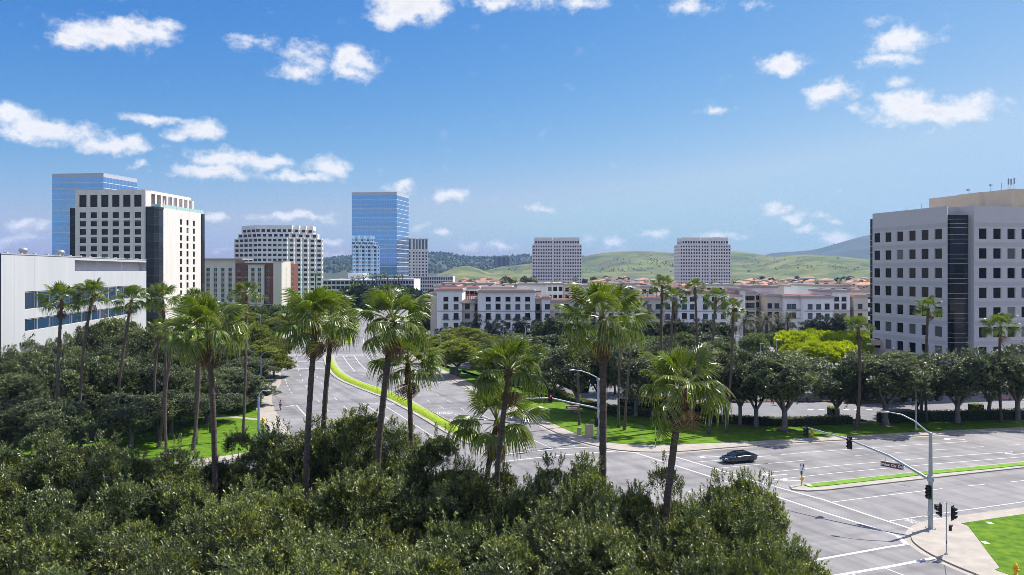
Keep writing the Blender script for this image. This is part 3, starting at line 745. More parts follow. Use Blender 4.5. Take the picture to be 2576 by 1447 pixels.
class Bld:
    """A building: wall mesh with real openings, each window a part of its own."""
    def __init__(s, name, label, cat, loc, rz=0.0, group=None):
        s.o = thing(name, label, cat, loc, rz, group); s.w = MB(); s.r = MB(); s.mats = []
    def mi(s, m):
        if m not in s.mats: s.mats.append(m)
        return s.mats.index(m)
    def face(s, p0, p1, z0, z1, m, wins=(), depth=.18, wmesh=None, mrev=None, pname='window'):
        """wins: (u centre, z bottom, w, h, mesh or None)"""
        p0, p1 = Vector(p0), Vector(p1); Lh = (p1 - p0).length; d = (p1 - p0) / Lh; nrm = Vector((d.y, -d.x)); i = s.mi(m); ir = s.mi(mrev) if mrev else i
        wins = [w_ for w_ in wins if w_[0] - w_[2] / 2 > .02 and w_[0] + w_[2] / 2 < Lh - .02 and w_[1] > z0 - 1e-6 and w_[1] + w_[3] < z1 - .02]
        def P(u, z, k_=0.0): return (p0.x + d.x * u - nrm.x * k_, p0.y + d.y * u - nrm.y * k_, z)
        us = sorted({0.0, round(Lh, 4)} | {round(w_[0] - w_[2] / 2, 4) for w_ in wins} | {round(w_[0] + w_[2] / 2, 4) for w_ in wins})
        zs = sorted({round(z0, 4), round(z1, 4)} | {round(w_[1], 4) for w_ in wins} | {round(w_[1] + w_[3], 4) for w_ in wins})
        rect = [(w_[0] - w_[2] / 2 - 1e-3, w_[0] + w_[2] / 2 + 1e-3, w_[1] - 1e-3, w_[1] + w_[3] + 1e-3) for w_ in wins]
        for zi in range(len(zs) - 1):
            zc = (zs[zi] + zs[zi + 1]) / 2
            row = [r_ for r_ in rect if r_[2] < zc < r_[3]]
            run = None
            for ui in range(len(us) - 1):
                uc = (us[ui] + us[ui + 1]) / 2
                hole = any(r_[0] < uc < r_[1] for r_ in row)
                if not hole and run is None: run = us[ui]
                if run is not None and (hole or ui == len(us) - 2):
                    e = us[ui] if hole else us[ui + 1]
                    s.w.quad(P(run, zs[zi]), P(e, zs[zi]), P(e, zs[zi + 1]), P(run, zs[zi + 1]), i); run = None
        ang = math.atan2(d.y, d.x)
        for w_ in wins:
            a, b, c, e = w_[0] - w_[2] / 2, w_[0] + w_[2] / 2, w_[1], w_[1] + w_[3]
            s.w.quad(P(a, c), P(a, c, depth), P(a, e, depth), P(a, e), ir); s.w.quad(P(b, c, depth), P(b, c), P(b, e), P(b, e, depth), ir)
            s.w.quad(P(a, c), P(b, c), P(b, c, depth), P(a, c, depth), ir); s.w.quad(P(a, e, depth), P(b, e, depth), P(b, e), P(a, e), ir)
            me = w_[4] if len(w_) > 4 and w_[4] is not None else wmesh
            if me:
                wo = link(pname, me, s.o, Matrix.Translation(P(w_[0], c, depth)) @ Matrix.Rotation(ang, 4, 'Z'))
                if BRND.random() < .16 and me.materials[0] in (g_dark, g_office, g_teal, g_tower):
                    wo.material_slots[0].link = 'OBJECT'; wo.material_slots[0].material = g_blind
                if me.name in FRAME: link('frame', FRAME[me.name], wo)
    def grid(s, p0, p1, z0, z1, m, n, ww, hh, z_first, pitch, rows, me, depth=.18, us=None, mrev=None):
        Lh = (Vector(p1) - Vector(p0)).length
        us = us or [Lh * (k_ + .5) / n for k_ in range(n)]
        s.face(p0, p1, z0, z1, m, [(u, z_first + pitch * r_, ww, hh, me) for u in us for r_ in range(rows)], depth, mrev=mrev)
    def roof(s, poly, z, m, par=0.0, pt=.35):
        s.w.add([(p[0], p[1], z) for p in poly], [tuple(range(len(poly)))], s.mi(m))
    def done(s):
        s.w.build('wall', s.mats, s.o); return s.o
    def part(s, name, mb, mats, mtx=None): return mb.build(name, mats, s.o, mtx)
def rectpoly(x0, x1, y0, y1): return [(x0, y0), (x1, y0), (x1, y1), (x0, y1)]
def trim_ring(poly, z0, z1, out_, thick=.3):
    """a moulding running round a footprint"""
    mb = MB(); n_ = len(poly); c = Vector((sum(p[0] for p in poly) / n_, sum(p[1] for p in poly) / n_))
    def off(k_):
        o = []
        for i in range(n_):
            a, b, d = Vector(poly[i - 1]), Vector(poly[i]), Vector(poly[(i + 1) % n_])
            e1 = (b - a).normalized(); e2 = (d - b).normalized(); n1_ = Vector((e1.y, -e1.x)); n2_ = Vector((e2.y, -e2.x))
            bis = (n1_ + n2_); bis = bis / max(.3, bis.dot(n1_))
            o.append(b + bis * k_)
        return o
    A, B = off(out_), off(-thick)
    for i in range(n_):
        j = (i + 1) % n_
        mb.quad((*A[i], z0), (*A[j], z0), (*A[j], z1), (*A[i], z1))
        mb.quad((*A[i], z1), (*A[j], z1), (*B[j], z1), (*B[i], z1))
        mb.quad((*B[i], z1), (*B[j], z1), (*B[j], z0), (*B[i], z0))
        mb.quad((*A[i], z0), (*B[i], z0), (*B[j], z0), (*A[j], z0))
    return mb

# ---------------------------------------------------------------- right office building (granite panels)
m_granite = mat('speckled_granite_panel', (.50, .47, .47), .7, col2=(.60, .565, .565), scale=9, detail=6, lo=.4, hi=.6)
m_granite2 = mat('honed_granite_band', (.475, .445, .445), .6, var=.06, scale=7)
m_penthouse = mat('cream_plaster', (.60, .49, .36), .85, var=.06, scale=.4)
m_bay = glass('black_bay_glass', (.010, .014, .022), .03, rnd=0.0, bump=.15, bscale=.25)
ob = Bld('office_building', 'grey granite office building with square dark windows and black glass bay, right edge', 'office building', (87.5, 160.0, 0), R(13.0))
# local frame: +x along the right-hand face, +y along the left-hand face
ZT = 38.0
rowz = [ZT - 4.65 - 2.25 - 3.97 * k_ + .2 for k_ in range(9)]
wm_a = win_mesh(2.05, 2.25, 'f', g_office, m_frame_l, fr=.09); wm_b = win_mesh(1.95, 2.25, 'f', g_office, m_frame_l, fr=.09)
# left-hand face (recedes), traversed far to near so that outward is towards the viewer
Lf = 22.6
us = [Lf - 2.5 - 3.72 * k_ for k_ in range(6)]
ob.face((0, Lf), (0, 0), 0, ZT, m_granite, [(u, z, 2.05, 2.25, wm_a) for u in us for z in rowz], .12)
# notch for the glass bay
ob.face((0, 0), (2.0, 2.1), 0, ZT, m_granite, [])
ob.face((4.4, 2.1), (4.9, -1.6), 0, ZT, m_granite, [])
Rf = 27.0
us = [2.1 + 3.42 * k_ for k_ in range(7)]
ob.face((4.9, -1.6), (4.9 + Rf, -1.6), 0, ZT, m_granite, [(u, z, 1.95, 2.25, wm_b) for u in us for z in rowz], .12)
ob.face((4.9 + Rf, -1.6), (4.9 + Rf, Lf), 0, ZT, m_granite)
ob.face((4.9 + Rf, Lf), (0, Lf), 0, ZT, m_granite)
ob.face((2.0, 2.1), (4.4, 2.1), ZT - 1.7, ZT, m_granite, [])
ob.roof([(0, 0), (2.0, 2.1), (4.4, 2.1), (4.9, -1.6), (4.9 + Rf, -1.6), (4.9 + Rf, Lf), (0, Lf)], ZT - .02, m_roofgray)
ob.done()
# black bay: three facets with light mullion lines
bp_ = [(.55, .85), (1.35, -.35), (3.15, -.95), (4.55, -.35), (4.62, 1.9), (1.9, 1.9)]
ob.part('glass_bay', MB().prism(bp_, 7.5, ZT - 1.7), m_bay)
ob.part('bay_soffit', MB().prism([(p[0], p[1]) for p in bp_], 6.7, 7.49, bottom=True), m_granite)
for k_ in range(8):
    zf = ZT - 1.75 - 3.97 * k_
    for dz in ((0, -.95, -1.9) if k_ else (0, -.9, -1.8, -2.6)):
        mb = MB(); pts = bp_[:4]
        for a, b in zip(pts, pts[1:]):
            dv = (Vector(b) - Vector(a)).normalized(); nv = Vector((dv.y, -dv.x)) * .05
            mb.quad((*(Vector(a) + nv), zf + dz - .03), (*(Vector(b) + nv), zf + dz - .03), (*(Vector(b) + nv), zf + dz + .03), (*(Vector(a) + nv), zf + dz + .03))
            mb.quad((*(Vector(a) + nv), zf + dz + .05), (*(Vector(b) + nv), zf + dz + .05), (*Vector(b), zf + dz + .05), (*Vector(a), zf + dz + .05))
        ob.part('bay_mullion', mb, m_frame_l)
# honed bands between the windows, a few millimetres proud
for k_ in range(9):
    zb_ = rowz[k_] + 2.25 + .28
    ob.part('granite_band', MB().box(-.006, .0, .15, Lf - .15, zb_, zb_ + .85), m_granite2)
    ob.part('granite_band', MB().box(5.05, 4.9 + Rf - .1, -1.606, -1.6, zb_, zb_ + .85), m_granite2)
ob.part('roof_penthouse', MB().prism([(21.2, 5.35), (31.7, 5.35), (31.7, 29.7), (21.2, 29.7), (21.2, 20.5), (20.4, 19.7), (20.4, 13.5), (21.2, 12.9)], ZT - .1, 42.5), m_penthouse)
ob.part('rear_wing', MB().box(12, 31.9, Lf + .01, 31, 0, ZT - .05), m_granite)
mbx = MB().prism([(.05, Lf), (3, Lf), (3, Lf + .85), (.05, Lf + .85)], 9.5, ZT - 1.2)
ob.part('glass_strip', mbx, m_bay)
for k_ in range(18): ob.part('strip_mullion', MB().box(.02, 3, Lf + .01, Lf + .87, 10.6 + k_ * 1.42, 10.68 + k_ * 1.42), m_frame_l)
ob.part('entrance_canopy', MB().box(-6, 0.0, Lf - 3, Lf + 4, 8.2, 9.4), m_penthouse)
m_metal = mat('galvanised_steel', (.34, .37, .41), .45, metallic=.35, var=.06, scale=2)
m_dmetal = mat('dark_green_black_metal', (.012, .018, .018), .5)
for x_, y_, z_, h_, kd in ((1.5, 9, ZT, 1.1, 0), (.8, 12.5, ZT, .8, 0), (21.4, 28, 42.5, .6, 0), (21.6, 18, 42.5, 1.0, 2), (21.5, 11.5, 42.5, 1.2, 1), (21.5, 8.6, 42.5, 1.6, 0), (21.6, 7.0, 42.5, 2.3, 3), (21.9, 6.6, 42.5, 2.2, 3), (22.5, 6.4, 42.5, 2.4, 3), (27, 7, 42.5, .7, 2)):
    mb = MB().tube([(x_, y_, z_), (x_, y_, z_ + h_)], .05, 6)
    if kd == 1: mb.lathe([(.1, 0), (.35, .1), (.35, .35), (.1, .45)], 8, (x_, y_, z_ + h_))
    if kd == 2: mb.cbox((x_, y_, z_ + h_), (.5, .5, .4))
    if kd == 3: mb.cbox((x_, y_ - .1, z_ + h_ - .6), (.28, .16, 1.3))
    ob.part('rooftop_antenna', mb, m_metal)

# ---------------------------------------------------------------- white block at the left edge
m_whitepanel = mat('white_metal_panel', (.50, .505, .525), .5, var=.04, scale=.4, stretch=(1, 1, .12))
m_seam = mat('panel_seam', (.44, .44, .46), .6)
m_greypanel = mat('grey_parapet_panel', (.40, .39, .42), .6)
wbx, wby = PX(368, 190.0), 190.0
ang = math.atan2(PX(2, 118.7) - wbx, wby - 118.7)
wb = Bld('office_block', 'large white panelled block with two long ribbon windows, cut off by the left edge', 'office building', (wbx, wby, 0), -math.atan2(-(PX(2, 118.7) - wbx), -(118.7 - wby)) if False else 0.0)
dW = Vector((PX(3, 119.2) - wbx, 119.2 - wby)); LW = dW.length; dW.normalize()
nW = Vector((-dW.y, dW.x))           # outward: towards the road
if nW.x < 0: nW = -nW
wb.o.rotation_euler = (0, 0, math.atan2(-dW.y, -dW.x))   # local +x runs from the near end to the far end
# local: near end at x=-LW, far end x=0; outward is -y
wb.w = MB(); wb.mats = []
def wx(px):        # position along the wall of a picture column
    t_ = (px - CX) / F
    return -(t_ * wby - wbx) / (dW.x - t_ * dW.y)
XA, XB, XN = wx(62), wx(346), wx(188)
zroof = 27.5
def wz(px, y): 
    Yp = wby + dW.y * -wx(px); return PZ(y, Yp)
rib = [(wz(346, 717.6), wz(346, 749)), (wz(346, 765.7), wz(346, 787.3)), (11.9, 9.6), (7.0, 4.6)]
XS = [XA] + [XA + (XB - XA) * k_ / 12 for k_ in range(1, 12)] + [XB]
wins = []
ww_ = (XB - XA) / 12
for zt, zb in rib:
    me = win_mesh(ww_ - .16, zt - zb - .1, 'f', g_blue, m_frame_l, fr=.07)
    for k_ in range(12): wins.append((XA + ww_ * (k_ + .5) + LW, zb, ww_ - .14, zt - zb, me))
nz0, nz1 = zroof - 2.55, zroof - .55
wb.face((-LW, 0), (XN, 0), nz0, zroof, m_whitepanel)
wb.face((-LW, 0), (0, 0), 0, nz0, m_whitepanel, wins, .12)
wb.face((XN, 0), (0, 0), nz1, zroof, m_whitepanel)
wb.w.quad((XN, 1.4, nz0), (0, 1.4, nz0), (0, 1.4, nz1), (XN, 1.4, nz1), wb.mi(m_greypanel))
wb.w.quad((XN, 0, nz0), (0, 0, nz0), (0, 1.4, nz0), (XN, 1.4, nz0), wb.mi(m_greypanel))
wb.w.quad((XN, 1.4, nz1), (0, 1.4, nz1), (0, 0, nz1), (XN, 0, nz1), wb.mi(m_greypanel))
wb.w.quad((XN, 0, nz0), (XN, 1.4, nz0), (XN, 1.4, nz1), (XN, 0, nz1), wb.mi(m_greypanel))
wb.face((0, 0), (0, 34), 0, zroof, m_whitepanel)
wb.face((0, 34), (-LW, 34), 0, zroof, m_whitepanel)
wb.face((-LW, 34), (-LW, 0), 0, zroof, g_blue)
wb.roof([(-LW, 0), (0, 0), (0, 34), (-LW, 34)], zroof - .02, m_roofgray)
wb.done()
for k_ in range(9): wb.part('panel_joint', MB().box(-LW + 4.2 + k_ * 7.1, -LW + 4.24 + k_ * 7.1, -.008, 0, 0, zroof), m_seam)
wb.part('roof_coping', MB().box(-LW - .1, .1, -.08, .35, zroof, zroof + .14), m_greypanel)
for k_ in range(14): wb.part('roof_light', MB().box(-LW + 3 + k_ * 4.9, -LW + 3.5 + k_ * 4.9, .5, 1.0, zroof, zroof + .35), m_frame_l)
for k_ in (12, 27): wb.part('roof_vent', MB().lathe([(.5, 0), (.5, .5), (.75, .7), (.6, 1.15), (.1, 1.3)], 10, (-LW + k_, 2, zroof)), m_metal)

# ---------------------------------------------------------------- white tower with roof terrace (left)
m_ivory = mat('ivory_precast', (.74, .675, .64), .75, var=.06, scale=.6, stretch=(1, 1, .12))
m_louver = mat('dark_louvre', (.018, .014, .014), .6, var=.3, scale=1.5)
m_bronze = glass('bronze_bay_glass', (.018, .020, .024), .04, rnd=.5)
tw = Bld('hotel_tower', 'ivory tower with gridded windows, dark glass corner and open colonnaded roof terrace, left', 'tower', (PX(366, 314), 314, 0), R(-5.3))
zt_, zd_ = 57.0, 50.2
Wf, Dp = 29.3, 36.5
pit = 3.31; z1_ = PZ(626.5, 314) - 2.25
wm = win_mesh(2.62, 2.3, 'm', g_dark, m_frame_d, mull=1, trans=.78, fr=.07)
us = [Wf - (366 - x_) / 6.37 for x_ in (199.5, 228.7, 258, 287.2, 316.4, 345.6)]
zw = PZ(548, 314) - 0.0
wl = [(u, zw - pit * r_, 2.62, 2.3, wm) for u in us for r_ in range(13)]
lo_ = win_mesh(3.1, 4.75, 'l', m_louver, None)
wl += [(u, PZ(520, 314), 3.1, 4.75, lo_) for u in us]
tw.face((-Wf, 0), (0, 0), 0, zt_, m_ivory, wl, .3)
# upper side with open bays: piers and beams
tw.face((0, 0), (0, 4.2), zd_, zt_, m_ivory)
tw.face((0, Dp), (-Wf, Dp), 0, zt_, m_ivory); tw.face((-Wf, Dp), (-Wf, 0), 0, zt_, m_ivory)
tw.w.box(-.8, 0, 4.2, Dp, zt_ - 1.25, zt_, tw.mi(m_ivory))
for k_ in range(8):
    y_ = 4.2 + k_ * 4.35 + 2.0
    tw.w.box(-.8, 0, y_ + .9, y_ + 2.2, zd_, zt_ - 1.25, tw.mi(m_ivory))
tw.w.box(-14, -6.5, 1, Dp - 8, zd_, zt_ - .05, tw.mi(m_ivory))
tw.w.box(-14, 0, .4, 4.2, zt_ - .4, zt_ - .03, tw.mi(m_ivory))
tw.w.box(-14, -.8, 4.2, Dp - 10, zt_ - .4, zt_ - .03, tw.mi(m_ivory))
tw.roof([(-Wf, 0), (0, 0), (0, Dp), (-Wf, Dp)], zd_ + .02, m_roofgray)
# lower side block
sx = 4.2
wm2 = win_mesh(1.75, 2.3, 's', g_dark, m_frame_d, mull=1, fr=.07)
y0s, y1s = 5.6, Dp + .8
usd = [x_ for x_ in (14.2, 19.6, 25.2)]
tw.face((sx, y0s), (sx, y1s), 0, zd_, m_ivory, [(u, zd_ - 5.0 - pit * r_ - 1.0, 1.75, 2.3, wm2) for u in usd for r_ in range(13)], .25)
tw.face((0.2, y0s), (sx, y0s), 0, zd_, m_ivory)
tw.face((sx, y1s), (0, y1s), 0, zd_, m_ivory)
tw.roof([(0, 0), (sx - .2, y0s - 2.4), (sx, y0s), (sx, y1s), (0, y1s)], zd_, m_roofgray)
tw.done()
bay = [(.3, .15), (3.3, .3), (4.3, 2.2), (4.3, y0s), (.3, y0s)]
for k_ in range(15):
    z0 = zd_ - .6 - pit * (k_ + 1)
    tw.part('bay_glazing', MB().prism(bay, z0 + .25, z0 + pit - .1), m_bronze)
    tw.part('bay_spandrel', MB().prism([(p[0] * 1.0 + (.06 if p[0] > 1 else 0), p[1] - .05) for p in bay], z0 - .1, z0 + .25), m_frame_d)
tw.part('bay_cap', MB().prism([(.2, .0), (3.4, .15), (4.45, 2.1), (4.45, y0s), (.2, y0s)], zd_ - .7, zd_ + .1), m_frame_d)
tw.part('glass_fin', MB().box(sx - .6, sx + .5, y1s, y1s + 2.2, 0, zd_ - .3), m_bronze)
tw.part('glass_wing', MB().box(-Wf - 2.8, -Wf, .8, 12, 0, zd_ - .2), m_bronze)
for k_ in range(14): tw.part('wing_spandrel', MB().box(-Wf - 2.84, -Wf, .75, 12, zd_ - .5 - pit * k_, zd_ - .2 - pit * k_), m_frame_d)
m_rail = glass('pale_green_railing_glass', (.42, .60, .57), .1, rnd=0)
for k_ in range(9): tw.part('terrace_railing', MB().box(sx - .06, sx, y0s + .2 + k_ * 3.5, y0s + 3.5 + k_ * 3.5, zd_, zd_ + 1.35), m_rail)
tw.part('terrace_railing', MB().box(sx - .06, sx, y1s - .5, y1s + 2.2, zd_, zd_ + 1.35), m_rail)
tw.part('terrace_railing', MB().box(.3, sx - .1, y0s - 2.0, y0s - 1.9, zd_ + .1, zd_ + 1.35), m_rail)
for k_ in range(12): tw.part('panel_joint', MB().box(-Wf, 0, -.008, 0, 8 + k_ * 3.31, 8.05 + k_ * 3.31), m_greypanel)
for u in (0.45, 1 / 6 * Wf, 2 / 6 * Wf, 3 / 6 * Wf, 4 / 6 * Wf, 5 / 6 * Wf): tw.part('panel_joint', MB().box(-u - .03, -u + .03, -.009, 0, 0, zt_ - 7), m_greypanel)

# ---------------------------------------------------------------- glass towers
m_curtain = glass('blue_mirror_glass', (.26, .44, .69), .02, metallic=.88, rnd=.05, bump=.10, bscale=.18)
m_spand = mat('pale_blue_spandrel', (.66, .71, .78), .35)
m_screen = mat('grey_roof_screen', (.50, .53, .60), .55)
def glass_tower(label, xl, xc, xr, Yl, Yc, Yr, ztop, nfl):
    c = Vector((PX(xc, Yc), Yc)); l_ = Vector((PX(xl, Yl), Yl)); r_ = Vector((PX(xr, Yr), Yr))
    o = thing('glass_tower', label, 'tower', (c.x, c.y, 0))
    q = [l_ - c, Vector((0, 0)), r_ - c, l_ - c + r_ - c]
    def ring(k_):
        ce = sum(q, Vector((0, 0))) / 4
        return [p + (p - ce).normalized() * k_ for p in q]
    fh = (ztop - 3.0) / nfl
    for k_ in range(nfl):
        z0 = k_ * fh
        MB().prism(ring(0), z0 + .42, z0 + fh, cap=False).build('glass_floor', m_curtain, o)
        MB().prism(ring(.06), z0, z0 + .42, bottom=True).build('spandrel', m_spand, o)
    MB().prism(ring(.02), ztop - 3.0, ztop - .2).build('roof_screen', m_screen, o)
    MB().prism(ring(.10), ztop - .2, ztop).build('parapet_cap', m_spand, o)
    # mullions every few metres
    for a, b in ((q[0], q[1]), (q[1], q[2])):
        n_ = int((b - a).length / 1.55)
        dv = (b - a).normalized(); nv = Vector((dv.y, -dv.x)) * .05
        mb = MB()
        for k_ in range(1, n_):
            p = a + (b - a) * k_ / n_ + nv
            mb.quad((*(p - dv * .035), 0), (*(p + dv * .035), 0), (*(p + dv * .035), ztop - 3), (*(p - dv * .035), ztop - 3))
        ob_ = mb.build('mullions', m_spand, o); ob_['kind'] = 'stuff'
    return o
glass_tower('tall blue mirror glass tower in the middle, reflecting a white building', 885, 998, 1028, 728.0, 724.0, 757.0, 96.6, 23)
glass_tower('blue glass tower standing behind the ivory tower at the left', 131, 260.4, 345, 588, 584, 621, 96.6, 23)

# ---------------------------------------------------------------- white stepped office building
m_whiteconc = mat('white_precast', (.83, .79, .765), .8, var=.06, scale=.5, stretch=(1, 1, .12))
rb = Bld('stepped_office_building', 'white office building with stepped corners and rows of dark windows, beside the blue glass tower', 'office building', (PX(702, 640), 640, 0), R(4.0))
pb = 3.83
wmL = win_mesh(2.75, 2.05, 'p', g_dark); wmS = win_mesh(1.15, 2.05, 'p', g_dark)
def stair(hw, hd, n, sx_, sy_):
    """rectangle with staircase corners, counter-clockwise from the lower left"""
    def corner(cx_, cy_, dx, dy, start_x):
        pts = []
        for k_ in range(n + 1):
            pts.append((cx_ + dx * (k_) * sx_, cy_ + dy * (n - k_) * sy_))
            if k_ < n: pts.append((cx_ + dx * (k_ + 1) * sx_, cy_ + dy * (n - k_) * sy_))
        return pts
    LL = corner(-hw, -hd, 1, 1, 0)          # from left side going to front
    LL = [(x_, y_) for x_, y_ in LL]
    RR = [(-x_, y_) for x_, y_ in LL][::-1]
    UR = [(-x_, -y_) for x_, y_ in LL]
    UL = [(x_, -y_) for x_, y_ in LL][::-1]
    return LL + RR + UR + UL
tiers = [(34.5, 24, 5, 4.6, 4.2, 0, PZ(601.5, 640)), (31.2, 21.5, 4, 4.6, 4.2, PZ(601.5, 640), PZ(589.6, 640)), (28.0, 18.5, 3, 4.6, 4.2, PZ(589.6, 640), PZ(570, 640))]
ztop_row = PZ(583.2, 640) + .85
for (hw, hd, n, ax, ay, z0, z1) in tiers:
    poly = stair(hw, hd, n, ax, ay)
    for i in range(len(poly)):
        a, b = poly[i], poly[(i + 1) % len(poly)]
        l_ = (Vector(b) - Vector(a)).length
        if l_ < .1: continue
        wl = []
        for r_ in range(16):
            z_ = ztop_row - 2.05 + .2 - pb * r_
            if z_ < z0 + .1 or z_ + 2.05 > z1 - .1: continue
            if l_ > 3.6:
                nn = max(1, int(round(l_ / 4.15)))
                for k_ in range(nn): wl.append((l_ * (k_ + .5) / nn, z_, 2.75, 2.05, wmL))
            elif l_ > 1.8: wl.append((l_ / 2, z_, 1.15, 2.05, wmS))
        back = (a[1] > hd - .1 and b[1] > hd - .1)
        rb.face(a, b, z0, z1, m_whiteconc, wl, .3)
    rb.roof(poly, z1 - .01, m_roofgray)
rb.done()
rb.part('roof_antenna', MB().tube([(-10, 0, PZ(570, 640)), (-10, 0, PZ(567, 640))], .2, 5).tube([(-8, 0, PZ(570, 640)), (-8, 0, PZ(566, 640))], .2, 5), m_metal)

# ---------------------------------------------------------------- small white tower right of the glass tower
st_ = Bld('office_tower', 'slim white office tower with tall glazed top storeys, right of the blue glass tower', 'tower', (PX(1046, 930), 930, 0), R(14))
zq = PZ(600, 930); ps = 3.72
poly = [(-9.5, 0), (0, 0), (2.8, 1.6), (14.5, 1.6), (14.5, 22), (-9.5, 22)]
wq = win_mesh(1.8, 1.9, 'q', g_tower); wt = win_mesh(2.3, 11.5, 'q', g_pale)
for i in range(len(poly)):
    a, b = poly[i], poly[(i + 1) % 6]; l_ = (Vector(b) - Vector(a)).length; nn = max(1, int(l_ / 3.2))
    zc = PZ(630.5, 930)
    wl = [(l_ * (k_ + .5) / nn, zc - 3.6 - ps * r_, 1.8, 1.9, wq) for k_ in range(nn) for r_ in range(12)]
    wl += [(l_ * (k_ + .5) / nn, zc + 1.6, 2.3, 11.5, wt) for k_ in range(nn)]
    st_.face(a, b, 0, zq, m_whiteconc, wl, .3)
st_.roof(poly, zq - .4, m_roofgray); st_.done()
st_.part('cornice', trim_ring(poly, PZ(631, 930), PZ(631, 930) + .7, .5), m_whiteconc)
st_.part('cornice', trim_ring(poly, zq - .8, zq + .1, .35), m_whiteconc)

# ---------------------------------------------------------------- twin brown towers
m_brownconc = mat('pink_brown_precast', (.83, .76, .735), .8, var=.03, scale=.2)
wtw = win_mesh(1.72, 2.15, 'tw', g_tower)
def twin(label, x0, x1, rz, side):
    Yt = 945.0; sc_ = F / Yt
    b = Bld('office_tower', label, 'tower', (PX(x0, Yt), Yt, 0), rz, 'twin brown office towers')
    Wt = (x1 - x0) / sc_; zt2 = PZ(597.5, Yt); zl = PZ(615.3, Yt); pt_ = 33.2 / 3.994 / sc_
    c0, c1 = Wt * .405, Wt * .60; rec = 1.6; Dt = 30
    poly = [(0, 0), (c0, 0), (c0 + 1.2, rec), (c1 - 1.2, rec), (c1, 0), (Wt, 0), (Wt, Dt), (0, Dt)]
    zr0 = zl - 1.15 - 2.3
    def wl(l_, n, z_from, rows): return [(l_ * (k_ + .5) / n, z_from - pt_ * r_, 1.72, 2.15, wtw) for k_ in range(n) for r_ in range(rows)]
    for i, n in ((0, 8), (2, 3), (4, 8), (5, 10), (7, 10)):
        a, q = poly[i], poly[(i + 1) % 8]; l_ = (Vector(q) - Vector(a)).length
        b.face(a, q, 0, zl, m_brownconc, wl(l_, n, zr0, 15) if i not in (5, 7) else wl(l_, n, zr0, 12), .3)
    for i in (1, 3, 6): b.face(poly[i], poly[(i + 1) % 8], 0, zl, m_brownconc)
    b.roof(poly, zl, m_roofgray)
    e = 2.6
    p2 = [(e, .9), (c0, .9), (c0 + 1.2, rec + .7), (c1 - 1.2, rec + .7), (c1, .9), (Wt - e, .9), (Wt - e, Dt - 2), (e, Dt - 2)]
    zr1 = PZ(613.3, Yt) + .2
    for i in range(8):
        a, q = p2[i], p2[(i + 1) % 8]; l_ = (Vector(q) - Vector(a)).length; n = {0: 7, 2: 3, 4: 7, 5: 9, 7: 9}.get(i, 0)
        b.face(a, q, zl, zt2, m_brownconc, [(l_ * (k_ + .5) / n, zr1 + .2, 1.98, 2.6, win_mesh(1.98, 2.6, 'tw', g_tower)) for k_ in range(n)], .3)
    b.roof(p2, zt2 - .3, m_roofgray)
    b.done()
    b.part('roof_screen', trim_ring(p2, zt2 - 2.8, zt2 - 2.5, .15), m_brownconc)
    b.part('roof_equipment', MB().box(Wt * .7, Wt * .84, 6, 10, zt2 - .3, zt2 + .5), m_brownconc)
    return b
twin('left one of the two brown gridded office towers, before the green hills', 1340, 1463.4, R(0.0), False)
twin('right one of the two brown gridded office towers, closest to the blue mountain', 1711, 1839, R(1.5), True)

# ---------------------------------------------------------------- hotel: tan wing and brick wing
m_tan = mat('pale_tan_stucco', (.66, .59, .54), .85, var=.03, scale=.3)
m_spandrel = mat('tan_spandrel', (.40, .31, .235), .85, var=.03, scale=.5)
m_brick = mat('red_brick', (.20, .062, .042), .85, var=.18, scale=2.5)
ht = Bld('hotel', 'hotel with a pale tan wing and a red brick wing, left of the road', 'hotel', (PX(592, 455), 455, 0), R(-1.5))
sh = 455 / F
def hx(x_): return (x_ - 592) * sh
ph = 13.07 * sh
hz0 = PZ(682.8, 455)
wh = win_mesh(2.0, 2.0, 'h', g_teal, m_frame_l, mull=1, fr=.08)
zth = PZ(653.5, 455)
cols = [hx(x_) - hx(490) for x_ in (506, 522.5, 541.3, 560, 578.5)]
ht.face((hx(490), 0), (hx(592), 0), 0, zth, m_tan, [(u, hz0 - ph * r_, 2.0, 2.0, wh) for u in cols for r_ in range(7)], .2)
for u in cols: ht.part('spandrel_panel', MB().box(hx(490) + u - 1.05, hx(490) + u + 1.05, -.03, 0.0, hz0 - ph * 6 + 2.0, hz0 - .02), m_spandrel) if False else None
for u in cols:
    for r_ in range(6): ht.part('spandrel_panel', MB().box(hx(490) + u - 1.0, hx(490) + u + 1.0, -.03, 0.0, hz0 - ph * (r_ + 1) + 2.03, hz0 - ph * r_ - .03), m_spandrel)
zbk = PZ(662.6, 455)
ht.face((hx(592), 0), (hx(625.7), 0), 0, zbk, m_brick, [(hx(x_) - hx(592), hz0 - ph * r_, 1.9, 2.0, wh) for x_ in (601, 619) for r_ in range(7)], .2)
ht.face((hx(625.7), -.8), (hx(667), -.8), 0, PZ(667, 455), m_tan, [(hx(x_) - hx(625.7), hz0 - ph * r_, 2.0, 2.0, wh) for x_ in (637.6, 654.2) for r_ in range(7)], .2)
for x_ in (637.6, 654.2):
    for r_ in range(6): ht.part('spandrel_panel', MB().box(hx(x_) - 1.0, hx(x_) + 1.0, -.83, -.8, hz0 - ph * (r_ + 1) + 2.03, hz0 - ph * r_ - .03), m_spandrel)
ht.face((hx(667), 0), (hx(690), 0), 0, zbk, m_brick, [(hx(675.4) - hx(667), hz0 - ph * r_, 1.9, 2.0, wh) for r_ in range(7)], .2)
ht.face((hx(690), -1.2), (hx(711), -1.2), 0, PZ(658, 455), m_tan)
ht.face((hx(711), -1.2), (hx(711) + .8, 13), 0, PZ(658, 455), m_tan, [(7, hz0 - ph * r_, .9, 1.9, win_mesh(.9, 1.9, 'h', g_teal, m_frame_l, fr=.08)) for r_ in range(7)], .2)
